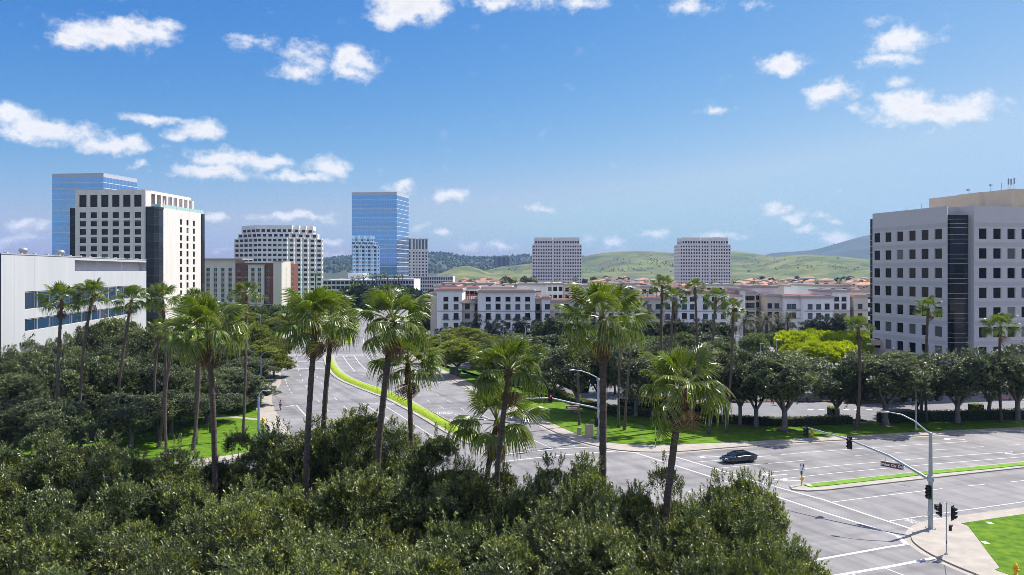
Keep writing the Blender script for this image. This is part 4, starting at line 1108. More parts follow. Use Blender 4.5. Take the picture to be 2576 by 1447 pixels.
ht.face((hx(711) + .8, 13), (hx(711) + 2, 24), 0, PZ(663, 455), m_brick, [(3, hz0 - ph * r_, 1.9, 1.9, wh) for r_ in range(7)])
ht.w.box(hx(490), hx(592) - .01, .3, 16, 0, zth - .1, ht.mi(m_tan)); ht.w.box(hx(592), hx(690), .3, 16, 0, zbk - .1, ht.mi(m_brick))
ht.w.box(hx(625.7), hx(667), -.79, .3, PZ(667, 455) - .2, PZ(667, 455) - .05, ht.mi(m_tan)); ht.w.box(hx(690), hx(711), -1.19, 13, PZ(658, 455) - .4, PZ(658, 455) - .1, ht.mi(m_tan))
ht.face((hx(690), 14), (hx(690), -1.2), 0, PZ(658, 455), m_tan)
ht.done()
m_corn = mat('tan_cornice', (.36, .315, .26), .8)
ht.part('cornice', MB().box(hx(489), hx(612), -1.3, 16.4, zth, zth + .7), m_corn)
ht.part('cornice', MB().box(hx(592), hx(690), -.4, 16.1, zbk - .02, zbk + .35), m_corn)
ht.part('cornice', MB().box(hx(624.5), hx(668), -1.2, .2, PZ(667, 455), PZ(667, 455) + .4), m_corn)
ht.part('cornice', MB().box(hx(688.5), hx(713), -1.6, 13.5, PZ(658, 455), PZ(658, 455) + .45), m_corn)
ht.part('string_course', MB().box(hx(489.5), hx(690), -.95, 0, hz0 - ph * 6 - 1.3, hz0 - ph * 6 - .9), m_corn)
for x0_, x1_ in ((592.5, 625.2), (667.5, 689.5)): ht.part('string_course', MB().box(hx(x0_), hx(x1_), -.12, 0, hz0 - ph - .9, hz0 - ph - .55), m_corn)

# ---------------------------------------------------------------- white car park decks and low buildings by the glass tower
m_deck = mat('white_deck_concrete', (.66, .64, .64), .8, var=.03, scale=.3)
def deck(label, x0, x1, Yd, ytop, dep, openings=None, name='parking_structure'):
    o = thing(name, label, 'building', (PX(x0, Yd), Yd, 0)); W_ = (x1 - x0) * Yd / F; z1 = PZ(ytop, Yd)
    mb = MB(); 
    if not openings: mb.box(0, W_, 0, dep, 0, z1)
    else:
        mb.box(0, W_, .8, dep, 0, z1 - .15)
        lev = max(1, int(z1 / 3.4))
        for k_ in range(lev + 1): mb.box(0, W_, 0, .8, max(0, z1 - 1.2 - k_ * 3.4), z1 - k_ * 3.4)
    mb.build('wall', m_deck, o)
    if openings:
        n_ = openings
        for k_ in range(n_ + 1): MB().box(W_ * k_ / n_ - .25, W_ * k_ / n_ + .25, -.1, 0, 0, z1 - .02).build('pier', m_deck, o)
        for k_ in range(lev):
            zt3 = z1 - 1.2 - k_ * 3.4
            for i in range(n_): MB().box(W_ * i / n_ + .3, W_ * (i + 1) / n_ - .3, .70, .79, max(.1, zt3 - 2.15), zt3 - .03).build('opening', m_louver, o)
    return o
deck('long white parking deck with square openings, in front of the blue glass tower', 944, 1041, 560, 702, 40, 14)
deck('plain white box on the parking deck, left of the blue glass tower', 875, 914, 600, 688, 25, name='stair_block')
deck('long white low deck behind the palms, under the stepped white building', 812, 944, 565, 703.5, 30, 12)
deck('long white low building with small openings, right of the slim white tower', 1040, 1139, 720, 694.5, 30, 22, 'low_building')

# ---------------------------------------------------------------- apartment complex
m_apw = mat('white_stucco', (.83, .80, .78), .88, var=.07, scale=.7, stretch=(1, 1, .2))
m_apt = mat('taupe_stucco', (.48, .41, .37), .88, var=.04, scale=.5)
m_apc = mat('cream_stucco', (.61, .54, .455), .88, var=.04, scale=.5)
m_coping = mat('beige_coping', (.42, .37, .33), .85)
m_redroof = mat('red_flat_roof', (.18, .065, .05), .9, var=.15, scale=.4)
m_mauve = mat('mauve_flat_roof', (.22, .165, .155), .9, var=.12, scale=.2)
m_iron = mat('dark_iron_railing', (.03, .03, .035), .6)
m_room = mat('shaded_room', (.06, .045, .04), .9)
wA = win_mesh(1.65, 1.75, 'ap', g_teal, m_frame_d, mull=1, trans=.76, fr=.08)
wB = win_mesh(1.65, 1.5, 'ap', g_dark, m_frame_d, mull=1, trans=0, fr=.08)
wC = win_mesh(1.65, 1.95, 'ap', g_dark, m_frame_d, mull=1, trans=.76, fr=.08)
def railing(w_, h_=1.0):
    key = ('rail', round(w_, 1))
    if key not in WIN:
        mb = MB().box(-w_ / 2, w_ / 2, -.06, 0, h_ - .06, h_).box(-w_ / 2, w_ / 2, -.06, 0, .08, .14)
        n_ = max(3, int(w_ / .22))
        for k_ in range(n_ + 1): mb.box(-w_ / 2 + w_ * k_ / n_ - .015, -w_ / 2 + w_ * k_ / n_ + .015, -.045, -.015, .1, h_)
        mb.box(-w_ / 2 - .1, w_ / 2 + .1, -.5, 0, -.14, 0)
        WIN[key] = mb.mesh('balcony_railing', [m_iron])
    return WIN[key]
Ya = 265.0; sA = Ya / F
AX = PX(1099, Ya)
def ax(p): return PX(p, Ya) - AX
zrow = [PZ(y_, Ya) for y_ in (758.2, 778.6, 802.3, 825.5, 849.0)]      # window sills of the five floors
def ap_block(b, x0, x1, ytop, y_off, depth, m, cols, low=None, low_rows=2, rail_rows=(), first=0, roof=None, hgt=None, left_cols=(), zb=0.0):
    """one bay of the complex; cols in picture columns"""
    X0, X1 = ax(x0), ax(x1); zt = PZ(ytop, Ya)
    zl = zrow[2] + 1.95 + .75
    def wins(r0, r1, base):
        o = []
        for c in cols:
            for r_ in range(max(r0, first), r1):
                me, hh = ((wB, 1.5) if r_ == 0 else (wA, 1.75) if (r_ + int(c)) % 3 else (wC, 1.95))
                z_ = zrow[r_]
                if z_ + hh > zt - .7: continue
                o.append((ax(c) - X0, z_, 1.65, hh, me))
        return o
    p0, p1 = (X0, y_off), (X1, y_off)
    lm = low or m
    b.face(p0, p1, zl, zt, m, wins(0, 2, zl), .2); b.face(p0, p1, zb, zl, lm, wins(2, 5, 0), .2)
    b.face((X1, y_off), (X1, y_off + depth), zb, zt, m)
    b.face((X0, y_off + depth), (X0, y_off), zb, zt, m, [(u, zrow[r_], 1.2, 1.6, win_mesh(1.2, 1.6, 'ap', g_dark, m_frame_d, fr=.07)) for u in left_cols for r_ in range(5) if zrow[r_] + 1.6 < zt - .6], .2)
    b.w.box(X0 + .01, X1 - .01, y_off + depth - .2, y_off + depth, zb, zt, b.mi(m))
    b.roof(rectpoly(X0, X1, y_off, y_off + depth), zt - .45, roof or m_redroof)
    b.part('cornice', trim_ring(rectpoly(X0, X1, y_off, y_off + depth), zt - .75, zt, .38, .3), m_coping)
    b.part('coping', MB().box(X0 + .1, X1 - .1, y_off + .05, y_off + depth - .1, zt + .004, zt + .09), m_redroof) if roof is None else None
    b.part('string_course', MB().box(X0 - .03, X1 + .03, y_off - .14, y_off, zl - .28, zl), m_coping)
    for c in cols:
        for r_ in range(first, 5):
            if zrow[r_] + 1.5 > zt - .7: continue
            b.part('sill', MB().box(ax(c) - .95, ax(c) + .95, y_off - .12, y_off, zrow[r_] - .16, zrow[r_]), m_coping)
            if r_ in rail_rows: link('balcony_railing', railing(2.1), b.o, Matrix.Translation((ax(c), y_off, zrow[r_] - .1)))
def recess(b, x0, x1, ytop, y_off, rows=(1, 2, 3, 4)):
    X0, X1 = ax(x0), ax(x1); zt = PZ(ytop, Ya); cx_ = (X0 + X1) / 2; ww = (X1 - X0)
    b.face((X0, y_off), (X1, y_off), 0, zt, m_apc, [(ww / 2, zrow[r_] - .5, 1.5, 2.2, win_mesh(1.5, 2.2, 'ap', g_dark, m_frame_d, mull=1, fr=.08)) for r_ in rows], .2)
    b.roof(rectpoly(X0, X1, y_off, y_off + 10), zt, m_redroof)
    for r_ in rows:
        b.part('balcony_floor', MB().box(X0, X1, y_off - 1.5, y_off, zrow[r_] - .85, zrow[r_] - .6), m_apt)
        link('balcony_railing', railing(ww - .05), b.o, Matrix.Translation((cx_, y_off - 1.42, zrow[r_] - .6)))
    b.part('roof_edge', MB().box(X0, X1, y_off - 1.6, y_off + .1, zt - .5, zt), m_coping)
A = Bld('apartment_building', 'long white and taupe apartment building with flat red roofs, behind the car park trees', 'apartment building', (AX, Ya, 0))
ap_block(A, 1099, 1162, 727, 0, 22, m_apw, (1121.7, 1147.3), rail_rows=(2,), left_cols=(3, 6.5, 10, 14, 18))
ap_block(A, 1162.2, 1193, 756.5, 1.2, 12, m_apc, (1175,), low=m_apt, first=1)
A.part('bay_canopy', MB().box(ax(1156), ax(1196), .0, 2, PZ(763.5, Ya), PZ(761, Ya)), m_coping)
recess(A, 1193.2, 1207, 749, 2.8)
ap_block(A, 1201.8, 1346, 731, -.6, 18, m_apw, (1228.3, 1253, 1278, 1302.7, 1327.4), rail_rows=(2,))
recess(A, 1346.2, 1363, 748, 2.8)
ap_block(A, 1363, 1384, 747, 0, 15, m_apw, (1377.2,), first=1, rail_rows=(2,))
ap_block(A, 1384.2, 1486, 755, .9, 13, m_apc, (1402.5, 1426, 1450, 1474), low=m_apt, first=1)
recess(A, 1486.2, 1500, 749, 2.8)
ap_block(A, 1500.2, 1596, 736, -.3, 18, m_apw, (1514, 1537, 1560, 1583))
recess(A, 1596.2, 1610, 748, 2.8)
ap_block(A, 1610.2, 1672, 749, .4, 15, m_apc, (1633.3, 1656), low=m_apt, first=1)
ap_block(A, 1672.2, 1690, 747, 0, 15, m_apw, (1680,), first=1, rail_rows=(2,))
recess(A, 1690.2, 1706, 749, 2.8)
ap_block(A, 1706.2, 1834, 733, -.5, 18, m_apw, (1720.9, 1740.4, 1773.5, 1796, 1818.5))
# pergolas and plant on the recessed roofs
m_redwood = mat('red_painted_timber', (.28, .06, .04), .8)
for x0, x1, zt in ((1172, 1196, 757), (1350, 1362, 748), (1612, 1668, 749)):
    z_ = PZ(zt, Ya)
    mb = MB()
    for k_ in range(6):
        xx = ax(x0) + (ax(x1) - ax(x0)) * k_ / 5
        mb.box(xx - .08, xx + .08, 4, 4.16, z_, z_ + 2.0).box(xx - .08, xx + .08, 3.5, 7.5, z_ + 1.9, z_ + 2.05)
    mb.box(ax(x0), ax(x1), 4, 4.2, z_ + 1.75, z_ + 1.9).box(ax(x0), ax(x1), 6.8, 7, z_ + 1.75, z_ + 1.9)
    A.part('roof_pergola', mb, m_redwood)
A.done()
for x0, x1, yt, dy in ((1087, 1099, 740, 5), (1092, 1150, 718, 24), (1150, 1205, 722.5, 20), (1205, 1290, 721.5, 24), (1290, 1345, 722, 24)): pass

Yb = 255.0
B = Bld('apartment_building', 'white and cream stepped apartment building beside the date palms, left of the grey office building', 'apartment building', (AX, Ya, 0))
ap_block(B, 1864, 1883, 736, 12, 20, m_apc, (1873,), first=0)
ap_block(B, 1883.2, 1895, 727, 9, 20, m_apw, (), first=0)
ap_block(B, 1895.2, 1930, 736, 12, 20, m_apc, (1903, 1911, 1920), first=0)
ap_block(B, 1927, 1995, 721, 16, 20, m_apw, (1937, 1948, 1985), first=0, roof=m_mauve)
ap_block(B, 1947, 1986, 742.5, 7, 9, m_apc, (1954, 1972, 1982), first=0)
ap_block(B, 1986.2, 2022, 745.5, 3, 18, m_apw, (1993, 2005, 2016), first=1)
ap_block(B, 2022.2, 2096, 745, 0, 20, m_apw, (2038, 2059.5, 2081), first=1)
ap_block(B, 2096.2, 2141, 730, 1, 20, m_apw, (2108, 2126.5), low=m_apc, first=0, roof=m_mauve)
recess(B, 2141.2, 2156, 745, 5)
ap_block(B, 2156.2, 2192, 743, 2.5, 18, m_apc, (2172, 2186), first=1)
B.done()
# blocks behind: flat mauve and red roofs one behind the other
def back_block(i, n_, x0, x1, yt, Yk, m, rm, wn=0, dep=26):
    b = Bld('apartment_block', '', 'apartment building', (PX(x0, Yk), Yk, 0))
    W_ = (x1 - x0) * Yk / F; zt = PZ(yt, Yk)
    wl = [(W_ * (k_ + .5) / wn, zt - 3.1 - 3.1 * r_, 1.5, 1.7, win_mesh(1.5, 1.7, 'ap', g_dark, m_frame_d, fr=.07)) for k_ in range(wn) for r_ in range(4)] if wn else []
    p = rectpoly(0, W_, 0, dep)
    b.face(p[0], p[1], 0, zt, m, wl, .2)
    for k_ in (1, 2, 3): b.face(p[k_], p[(k_ + 1) % 4], 0, zt, m)
    b.roof(p, zt - .5, rm); b.done()
    b.part('cornice', trim_ring(p, zt - .7, zt, .4, .3), m_coping)
    b.part('coping', MB().box(.3, W_ - .3, .2, dep - .2, zt + .005, zt + .1), rm)
    for k_ in range(2):
        b.part('roof_equipment', MB().box(W_ * (.25 + .4 * k_), W_ * (.25 + .4 * k_) + 1.2, 8 + 5 * k_, 9.2 + 5 * k_, zt - .4, zt + .45), m_mauve)
    return b.o
BB = [(1083, 1099, 736, 282, m_apc, m_redroof, 0), (1092, 1150, 719, 292, m_apw, m_redroof, 0), (1148, 1204, 722.5, 286, m_apw, m_redroof, 5), (1112, 1170, 712, 345, m_apw, m_mauve, 0), (1174, 1243, 712.5, 340, m_apw, m_mauve, 0), (1206, 1290, 722, 300, m_apw, m_mauve, 0), (1244, 1300, 716, 330, m_apw, m_mauve, 0), (1301, 1374, 713.5, 318, m_apw, m_mauve, 0), (1376, 1417, 712.5, 310, m_apw, m_coping, 3), (1418, 1470, 715, 325, m_apc, m_mauve, 3), (1460, 1545, 717, 305, m_apw, m_mauve, 0), (1548, 1612, 712, 318, m_apw, m_mauve, 4), (1612, 1645, 719, 300, m_apc, m_mauve, 2), (1642, 1712, 716.5, 335, m_apw, m_mauve, 4), (1700, 1775, 722, 300, m_apw, m_redroof, 0), (1776, 1862, 715.5, 340, m_apw, m_mauve, 6), (1834, 1866, 742, 272, m_apw, m_redroof, 1), (1862, 1922, 717, 330, m_apw, m_mauve, 0), (1996, 2032, 718, 345, m_apc, m_mauve, 0), (2028, 2068, 719.5, 320, m_apw, m_mauve, 3), (2050, 2140, 716.5, 306, m_apw, m_mauve, 3), (2142, 2200, 731, 290, m_apw, m_redroof, 2)]
TL = {0: 'small cream apartment block end with red coping at the left end of the row', 1: 'white apartment block with red roof rising over the left end of the long building', 2: 'white block with a side row of small windows behind the red pergola'}
for i, a in enumerate(BB):
    o = back_block(i, len(BB), *a)
    rm = {'mauve_flat_roof': 'mauve', 'red_flat_roof': 'red', 'beige_coping': 'beige'}[a[5].name]; wc = 'white' if a[4] is m_apw else 'cream'
    o['label'] = TL.get(i, f'{wc} apartment block with {rm} flat roof in the rows behind, {nth(i, len(BB))} of them')
    o['group'] = 'flat-roofed apartment blocks in the rows behind'

# ---------------------------------------------------------------- tiled houses between the apartments and the hills
m_tile = mat('terracotta_roof_tiles', (.33, .155, .085), .9, col2=(.48, .27, .17), scale=.25, detail=5, rnd=.12)
m_tileb = mat('brown_roof_tiles', (.15, .095, .08), .9, col2=(.22, .15, .125), scale=.25, detail=5, rnd=.15)
m_housew = mat('cream_house_wall', (.58, .50, .40), .9, rnd=.14)
m_hwin = glass('house_window_glass', (.03, .03, .035), .15)
def hip_roof(w_, d_, z0, h_, ov=.7):
    mb = MB(); x0, x1, y0, y1 = -w_ / 2 - ov, w_ / 2 + ov, -d_ / 2 - ov, d_ / 2 + ov
    r_ = min(w_, d_) / 2 + ov
    a, b = ((x0 + r_, 0), (x1 - r_, 0)) if w_ >= d_ else ((0, y0 + r_), (0, y1 - r_))
    v = [(x0, y0, z0), (x1, y0, z0), (x1, y1, z0), (x0, y1, z0), (*a, z0 + h_), (*b, z0 + h_)]
    f = [(0, 1, 5, 4), (1, 2, 5), (2, 3, 4, 5), (3, 0, 4)] if w_ >= d_ else [(0, 1, 4), (1, 2, 5, 4), (2, 3, 5), (3, 0, 4, 5)]
    mb.add(v, f + [(3, 2, 1, 0)]); return mb
HV = []
for k_, (w_, d_, h_, rh, twr) in enumerate([(18, 13, 8.2, 2.6, 0), (22, 14, 9.0, 2.8, 1), (14, 12, 8.6, 2.4, 0), (26, 15, 9.4, 3.0, 0), (16, 16, 9.0, 3.2, 2)]):
    wl = MB().box(-w_ / 2, w_ / 2, -d_ / 2, d_ / 2, 0, h_)
    if twr: wl.box(w_ * .22, w_ * .22 + 4, -d_ * .3, -d_ * .3 + 4, h_, h_ + 4.6)
    wn = []
    for f in range(3):
        n_ = int(w_ / 4)
        for j in range(n_):
            xx = -w_ / 2 + w_ * (j + .5) / n_
            wn.append(MB().box(xx - .6, xx + .6, -d_ / 2 - .05, -d_ / 2, 1.0 + f * 2.75, 2.5 + f * 2.75).mesh('window', [m_hwin]))
    rf = hip_roof(w_, d_, h_, rh)
    if twr:
        r2 = hip_roof(4, 4, h_ + 4.6, 1.3, .6); n_ = len(rf.v)
        rf.add([(x_ + w_ * .22 + 2, y_ - d_ * .3 + 2, z_) for x_, y_, z_ in r2.v], r2.f)
        for xx in (w_ * .22 + 1.2, w_ * .22 + 2.8): wn.append(MB().box(xx - .45, xx + .45, -d_ * .3 - .05, -d_ * .3, h_ + 2.6, h_ + 4.1).mesh('window', [m_hwin]))
    HV.append((wl.mesh('wall', [m_housew]), rf.mesh('roof', [m_tile]), rf.mesh('roof', [m_tileb]), wn[-6:]))
rg = np.random.default_rng(77); HOUSES = []
def house(x_, y_, v, brown, label, group, rz=None, s_=1.0, row=10):
    o = thing('tiled_house', label, 'house', (x_, y_, 0), rg.uniform(-.35, .35) if rz is None else rz, group, (s_, s_, s_))
    w_, r1, r2, wn = HV[v]; HOUSES.append((row, x_ / y_, o, brown))
    link('wall', w_, o); link('roof', r2 if brown else r1, o)
    if y_ < 1000:
        for m_ in wn: link('window', m_, o)
    return o
hcount = 0
HROWS = [520, 600, 690, 790, 880, 1010, 1130, 1280, 1450, 1700]
for Yh, st_p, brown in ((520, 24, True), (600, 25, True), (690, 26, True), (790, 27, False), (880, 27, False), (1010, 29, False), (1130, 30, False), (1280, 32, False), (1450, 36, False), (1700, 42, False)):
    x_ = PX(1165 if Yh < 900 else 1120, Yh)
    if Yh < 640: x_ = PX(1330, Yh)
    while x_ < PX(2190, Yh):
        px = CX + x_ / Yh * F
        near_tower = (Yh > 905) and (1328 < px < 1476 or 1696 < px < 1850)
        if not near_tower and not (Yh in (880, 1010) and 1395 < px < 1406):
            br = brown or rg.random() < (.25 if px > 1990 else .08)
            s_ = rg.uniform(.78, 1.02) * (1.0 if Yh > 650 else .95)
            house(x_ + rg.uniform(-4, 4), Yh + rg.uniform(-22, 22), int(rg.integers(0, 5)), br,
                  'house with a dark brown tiled hip roof among the tiled rooftops before the hills' if br else 'house with a terracotta tiled hip roof among the tiled rooftops before the hills',
                  'brown-roofed houses before the hills' if br else 'terracotta-roofed houses before the hills', s_=s_, row=HROWS.index(Yh))
            hcount += 1
        x_ += st_p * rg.uniform(.8, 1.15)
for px, Yh in ((880, 900), (905, 1000), (1130, 1100), (1165, 1000), (1190, 1200), (1100, 1300), (1225, 1300), (850, 1100), (930, 1200), (1215, 950), (1260, 1050)):
    house(PX(px, Yh), Yh, int(rg.integers(0, 5)), False, 'house with a terracotta tiled hip roof among the tiled rooftops before the hills', 'terracotta-roofed houses before the hills')
for r_ in range(11):
    hs = sorted([h for h in HOUSES if h[0] == r_], key=lambda h: h[1])
    for i, h in enumerate(hs):
        c_ = 'dark brown' if h[3] else 'terracotta'
        h[2]['label'] = (f'house with {c_} hip roof, {nth(i, len(hs))} in the {ORD[r_]} row of tiled houses' if r_ < 10 else f'house with {c_} hip roof among the trees beside the blue glass tower, {nth(i, len(hs))}')
# hotel block on the wooded hill and houses on the crest of the green hill
hh = thing('hill_hotel', 'pinkish brown slab building standing among trees on the wooded hill', 'building', (PX(1243, 3300), 3300, PZ(664, 3300)))
m_pinkb = mat('pink_brown_facade', (.34, .22, .19), .9)
for k_, (x0, x1, yt) in enumerate(((1243, 1273, 645.3), (1275, 1287.5, 645.8), (1262, 1276, 648))):
    X0, X1 = PX(x0, 3300) - PX(1243, 3300), PX(x1, 3300) - PX(1243, 3300)
    MB().box(X0, X1, 0 if k_ < 2 else 8, 22, -25, PZ(yt, 3300) - PZ(664, 3300)).build('wall', m_pinkb if k_ == 0 else m_penthouse, hh)
    n_ = int((X1 - X0) / 5)
    for j in range(n_): MB().box(X0 + (j + .25) * 5, X0 + (j + .75) * 5, -.4, 0, -12, PZ(yt, 3300) - PZ(664, 3300) - 2).build('window', m_louver, hh)
m_crest = mat('crest_house_wall', (.36, .30, .26), .9, rnd=.2)
for k_ in range(13):
    px = 1648 + k_ * 5.2 + random.uniform(-1.5, 1.5); yb = 634.5 + (px - 1648) * .055
    o = thing('crest_house', f'small tan house on the crest of the green hill, {nth(k_, 13)} of the row', 'house', (PX(px, 3290), 3290, PZ(yb, 3290) - 14), random.uniform(-.4, .4), 'houses along the hill crest')
    w_ = random.uniform(9, 14)
    MB().box(-w_ / 2, w_ / 2, -5, 5, -6, 13.5).build('wall', m_crest, o); 
    hip_roof(w_, 10, 13.5, 3.0).build('roof', m_tileb, o)
py_ = thing('pylon', 'lattice power pylon on the skyline of the blue mountain', 'pylon', (PX(2096, 6500), 6500, PZ(622, 6500)))
mb = MB()
for sx, sy in ((-1, -1), (1, -1), (1, 1), (-1, 1)): mb.tube([(sx * 4, sy * 4, 0), (sx * 1.0, sy * 1.0, 33)], .6, 4)
for z_ in (23, 28, 32): mb.cbox((0, 0, z_), (15 - (z_ - 23) * .5, 1.0, .8))
mb.build('lattice', m_metal, py_)

# ================================================================ VEGETATION
m_leaf = leaf_mat('fig_leaves', (.020, .030, .010), (.092, .118, .034), (.36, .36, .045), .12, .34, .5, (1.6, 1.9, .35))
m_leafg = leaf_mat('grey_green_leaves', (.018, .028, .012), (.094, .118, .046), (.20, .22, .06), .10, .38, .5, (1.5, 1.8, .4))
m_leafy = leaf_mat('yellow_green_leaves', (.060, .085, .006), (.16, .18, .010), (.30, .31, .018), .28, .42, .4)
m_leafb = leaf_mat('bright_lime_leaves', (.17, .22, .004), (.33, .38, .008), (.50, .52, .015), .35, .5, .3)
m_leafm = leaf_mat('mid_green_leaves', (.035, .065, .009), (.085, .125, .018), (.18, .21, .035), .22, .42, .4)
m_leafd = leaf_mat('dark_conifer_leaves', (.010, .022, .014), (.024, .042, .026), (.05, .075, .04), .10, .5, .3)
m_leafo = leaf_mat('olive_leaves', (.040, .048, .022), (.085, .092, .048), (.15, .155, .08), .15, .5, .3)
m_bark = mat('grey_bark', (.15, .135, .125), .9, var=.25, scale=2.5, bump=.6, bscale=6)
m_barkd = mat('brown_bark', (.09, .065, .05), .9, var=.3, scale=3)
def unit(a): return a / np.maximum(1e-9, np.linalg.norm(a, axis=-1, keepdims=True))
def leaf_geo(pos, ax_, side, ln, wd, tint):
    """folded leaf: four points, two triangles"""
    n_ = len(pos); nr = np.cross(side, ax_)
    v = np.empty((n_, 4, 3)); ln = ln[:, None]; wd = wd[:, None]
    v[:, 0] = pos; v[:, 2] = pos + ax_ * ln
    mid = pos + ax_ * ln * .5 + nr * wd * .35
    v[:, 1] = mid + side * wd; v[:, 3] = mid - side * wd
    return v.reshape(-1, 3), tint
def leaf_object(name, v, tint, m):
    nl = len(v) // 4
    me = bpy.data.meshes.new(name)
    me.vertices.add(nl * 4); me.vertices.foreach_set('co', np.ascontiguousarray(v, dtype=np.float32).ravel())
    b = np.arange(nl)[:, None] * 4
    idx = np.concatenate([b + 0, b + 1, b + 2, b + 0, b + 2, b + 3], 1).astype(np.int32).ravel()
    me.loops.add(nl * 6); me.loops.foreach_set('vertex_index', idx)
    me.polygons.add(nl * 2); me.polygons.foreach_set('loop_start', np.arange(nl * 2, dtype=np.int32) * 3)
    at = me.attributes.new('tint', 'FLOAT', 'FACE'); at.data.foreach_set('value', np.repeat(tint, 2).astype(np.float32))
    me.materials.append(m); me.update(calc_edges=True)
    return me
def sprigs(rg, P, A, n_leaf, twig, ln, wd, tint_s, tip_gain=.3, up=.75):
    """leaf whorls along short shoots; P base points, A shoot axes"""
    n_ = len(P); ref = unit(rg.normal(size=(n_, 3))); u = unit(np.cross(A, ref)); w_ = np.cross(A, u)
    V, T = [], []
    for k_ in range(n_leaf):
        t_ = (k_ + .5) / n_leaf; phi = k_ * 2.4 + rg.uniform(0, .7, n_); a = R(78) - R(52) * t_ + rg.normal(0, .18, n_)
        rad = u * np.cos(phi)[:, None] + w_ * np.sin(phi)[:, None]
        ax_ = unit(A * np.cos(a)[:, None] + rad * np.sin(a)[:, None])
        upv = np.array([0, 0, 1.0]) * up + A * (1 - up)
        sd = unit(np.cross(ax_, upv) + rg.normal(0, .22, (n_, 3)))
        pos = P + A * (twig * t_)
        v, _ = leaf_geo(pos, ax_, sd, ln * rg.uniform(.75, 1.2, n_), wd * rg.uniform(.8, 1.15, n_), None)
        V.append(v); T.append(np.clip(tint_s + tip_gain * (t_ - .5) + rg.normal(0, .07, n_), 0, 1))
    return np.concatenate(V), np.concatenate(T)
def crown_mesh(seed, Rr, zc, rz, n_cl, n_sp, n_leaf, twig, ln, wd, m, cl_r=(.26, .40), low=-.5, ragged=.0, name='crown', fill=.12, yellow=.5, kk=(.58, .88), shell=.55, flat=.72):
    rg = np.random.default_rng(seed)
    C_ = []
    k_ = 0
    while len(C_) < n_cl:
        # even spread of clumps over the crown, jittered
        z_ = 1 - (k_ + .5) / n_cl * (1 - low); ph = k_ * 2.39996 + rg.uniform(-.4, .4); k_ += 1
        r_ = math.sqrt(max(0, 1 - min(1, abs(z_)) ** 2)); q_ = rg.uniform(*kk)
        C_.append((r_ * math.cos(ph) * Rr * q_, r_ * math.sin(ph) * Rr * q_, zc + z_ * rz * q_ + rg.normal(0, .04) * rz, rg.uniform(*cl_r) * Rr))
    C_ = np.array(C_)
    P, A, T = [], [], []
    cen = np.array([0, 0, zc - .25 * rz])
    for c in C_:
        out_ = unit(c[:3] - cen); n_ = n_sp
        d = unit(rg.normal(size=(n_ * 3, 3)) + out_ * .55 + np.array([0, 0, .25]))
        d = d[(d @ out_) > -.35][:n_]
        rr = c[3] * rg.uniform(shell, 1.03, len(d)) ** .8
        bump_ = np.array([mnoise.noise(Vector((*(d_ * 2.1 + c[:3]),))) for d_ in d])
        p = c[:3] + d * (rr * (1 + .35 * bump_))[:, None] * np.array([1.12, 1.12, flat])
        a = unit(d * .65 + np.array([0, 0, .55]) + rg.normal(0, .33, (len(d), 3)))
        t_ = .36 + .20 * bump_ + .40 * yellow * (rg.random(len(d)) < .38) + rg.normal(0, .09, len(d)) + rg.normal(0, .11)
        P.append(p); A.append(a); T.append(t_)
        if ragged > 0:
            nr = max(1, int(n_ * ragged)); d2 = unit(rg.normal(size=(nr, 3)) * .55 + out_ * .6 + np.array([0, 0, .7]))
            for s_ in (1.05, 1.22, 1.38):
                P.append(c[:3] + d2 * c[3] * s_); A.append(unit(d2 + rg.normal(0, .2, (nr, 3)))); T.append(np.full(nr, .55 + .12 * (s_ - 1)))
    P, A, T = np.concatenate(P), np.concatenate(A), np.concatenate(T)
    V, Ti = sprigs(rg, P, A, n_leaf, twig, ln, wd, np.clip(T, 0, 1))
    # inner leaves that close the crown
    nf = int(len(P) * fill)
    if nf:
        d = unit(rg.normal(size=(nf, 3))); p = d * rg.uniform(.15, .75, nf)[:, None] * np.array([Rr, Rr, rz]) * .85 + np.array([0, 0, zc])
        v, _ = leaf_geo(p, unit(rg.normal(size=(nf, 3))), unit(rg.normal(size=(nf, 3))), np.full(nf, ln * 3.2), np.full(nf, wd * 3.2), None)
        V = np.concatenate([V, v]); Ti = np.concatenate([Ti, np.clip(rg.normal(.3, .12, nf), 0, 1)])
    return leaf_object(name, V, Ti, m), C_
def limbs_mesh(seed, C_, zfork, r0, m, forks=5, n_side=7, lean=0.0):
    rg = np.random.default_rng(seed); mb = MB()
    base = Vector((0, 0, 0)); fk = Vector((lean, 0, zfork))
    mb.tube([base + Vector((0, 0, -.2)), base + Vector((0, 0, .25)), base.lerp(fk, .5) + Vector((rg.normal() * .1, rg.normal() * .1, 0)), fk], [r0 * 1.55, r0 * 1.1, r0 * .95, r0 * .9], n_side, cap=False)
    hubs = []
    for k_ in range(forks):
        a = 2 * math.pi * (k_ + rg.uniform(-.25, .25)) / forks
        top = Vector((math.cos(a), math.sin(a), 0)) * (C_[:, :2].std() * .9) + Vector((0, 0, C_[:, 2].mean() - .1 * C_[:, 2].std() - zfork * .15))
        mid = fk.lerp(top, .5) + Vector((math.cos(a) * .25, math.sin(a) * .25, -.2))
        mb.tube([fk + Vector((0, 0, -.15)), mid, top], [r0 * .62, r0 * .48, r0 * .33], n_side - 1, cap=False); hubs.append(top)
    tr = mb.mesh('trunk', [m])
    mb = MB()
    for c in C_:
        c = Vector(c[:3]); h_ = min(hubs, key=lambda q: (q - c).length)
        mid = h_.lerp(c, .5) + Vector((rg.normal() * .2, rg.normal() * .2, -.15))
        mb.tube([h_, mid, c], [r0 * .26, r0 * .17, r0 * .06], 5, cap=False)
    return tr, mb.mesh('branches', [m])
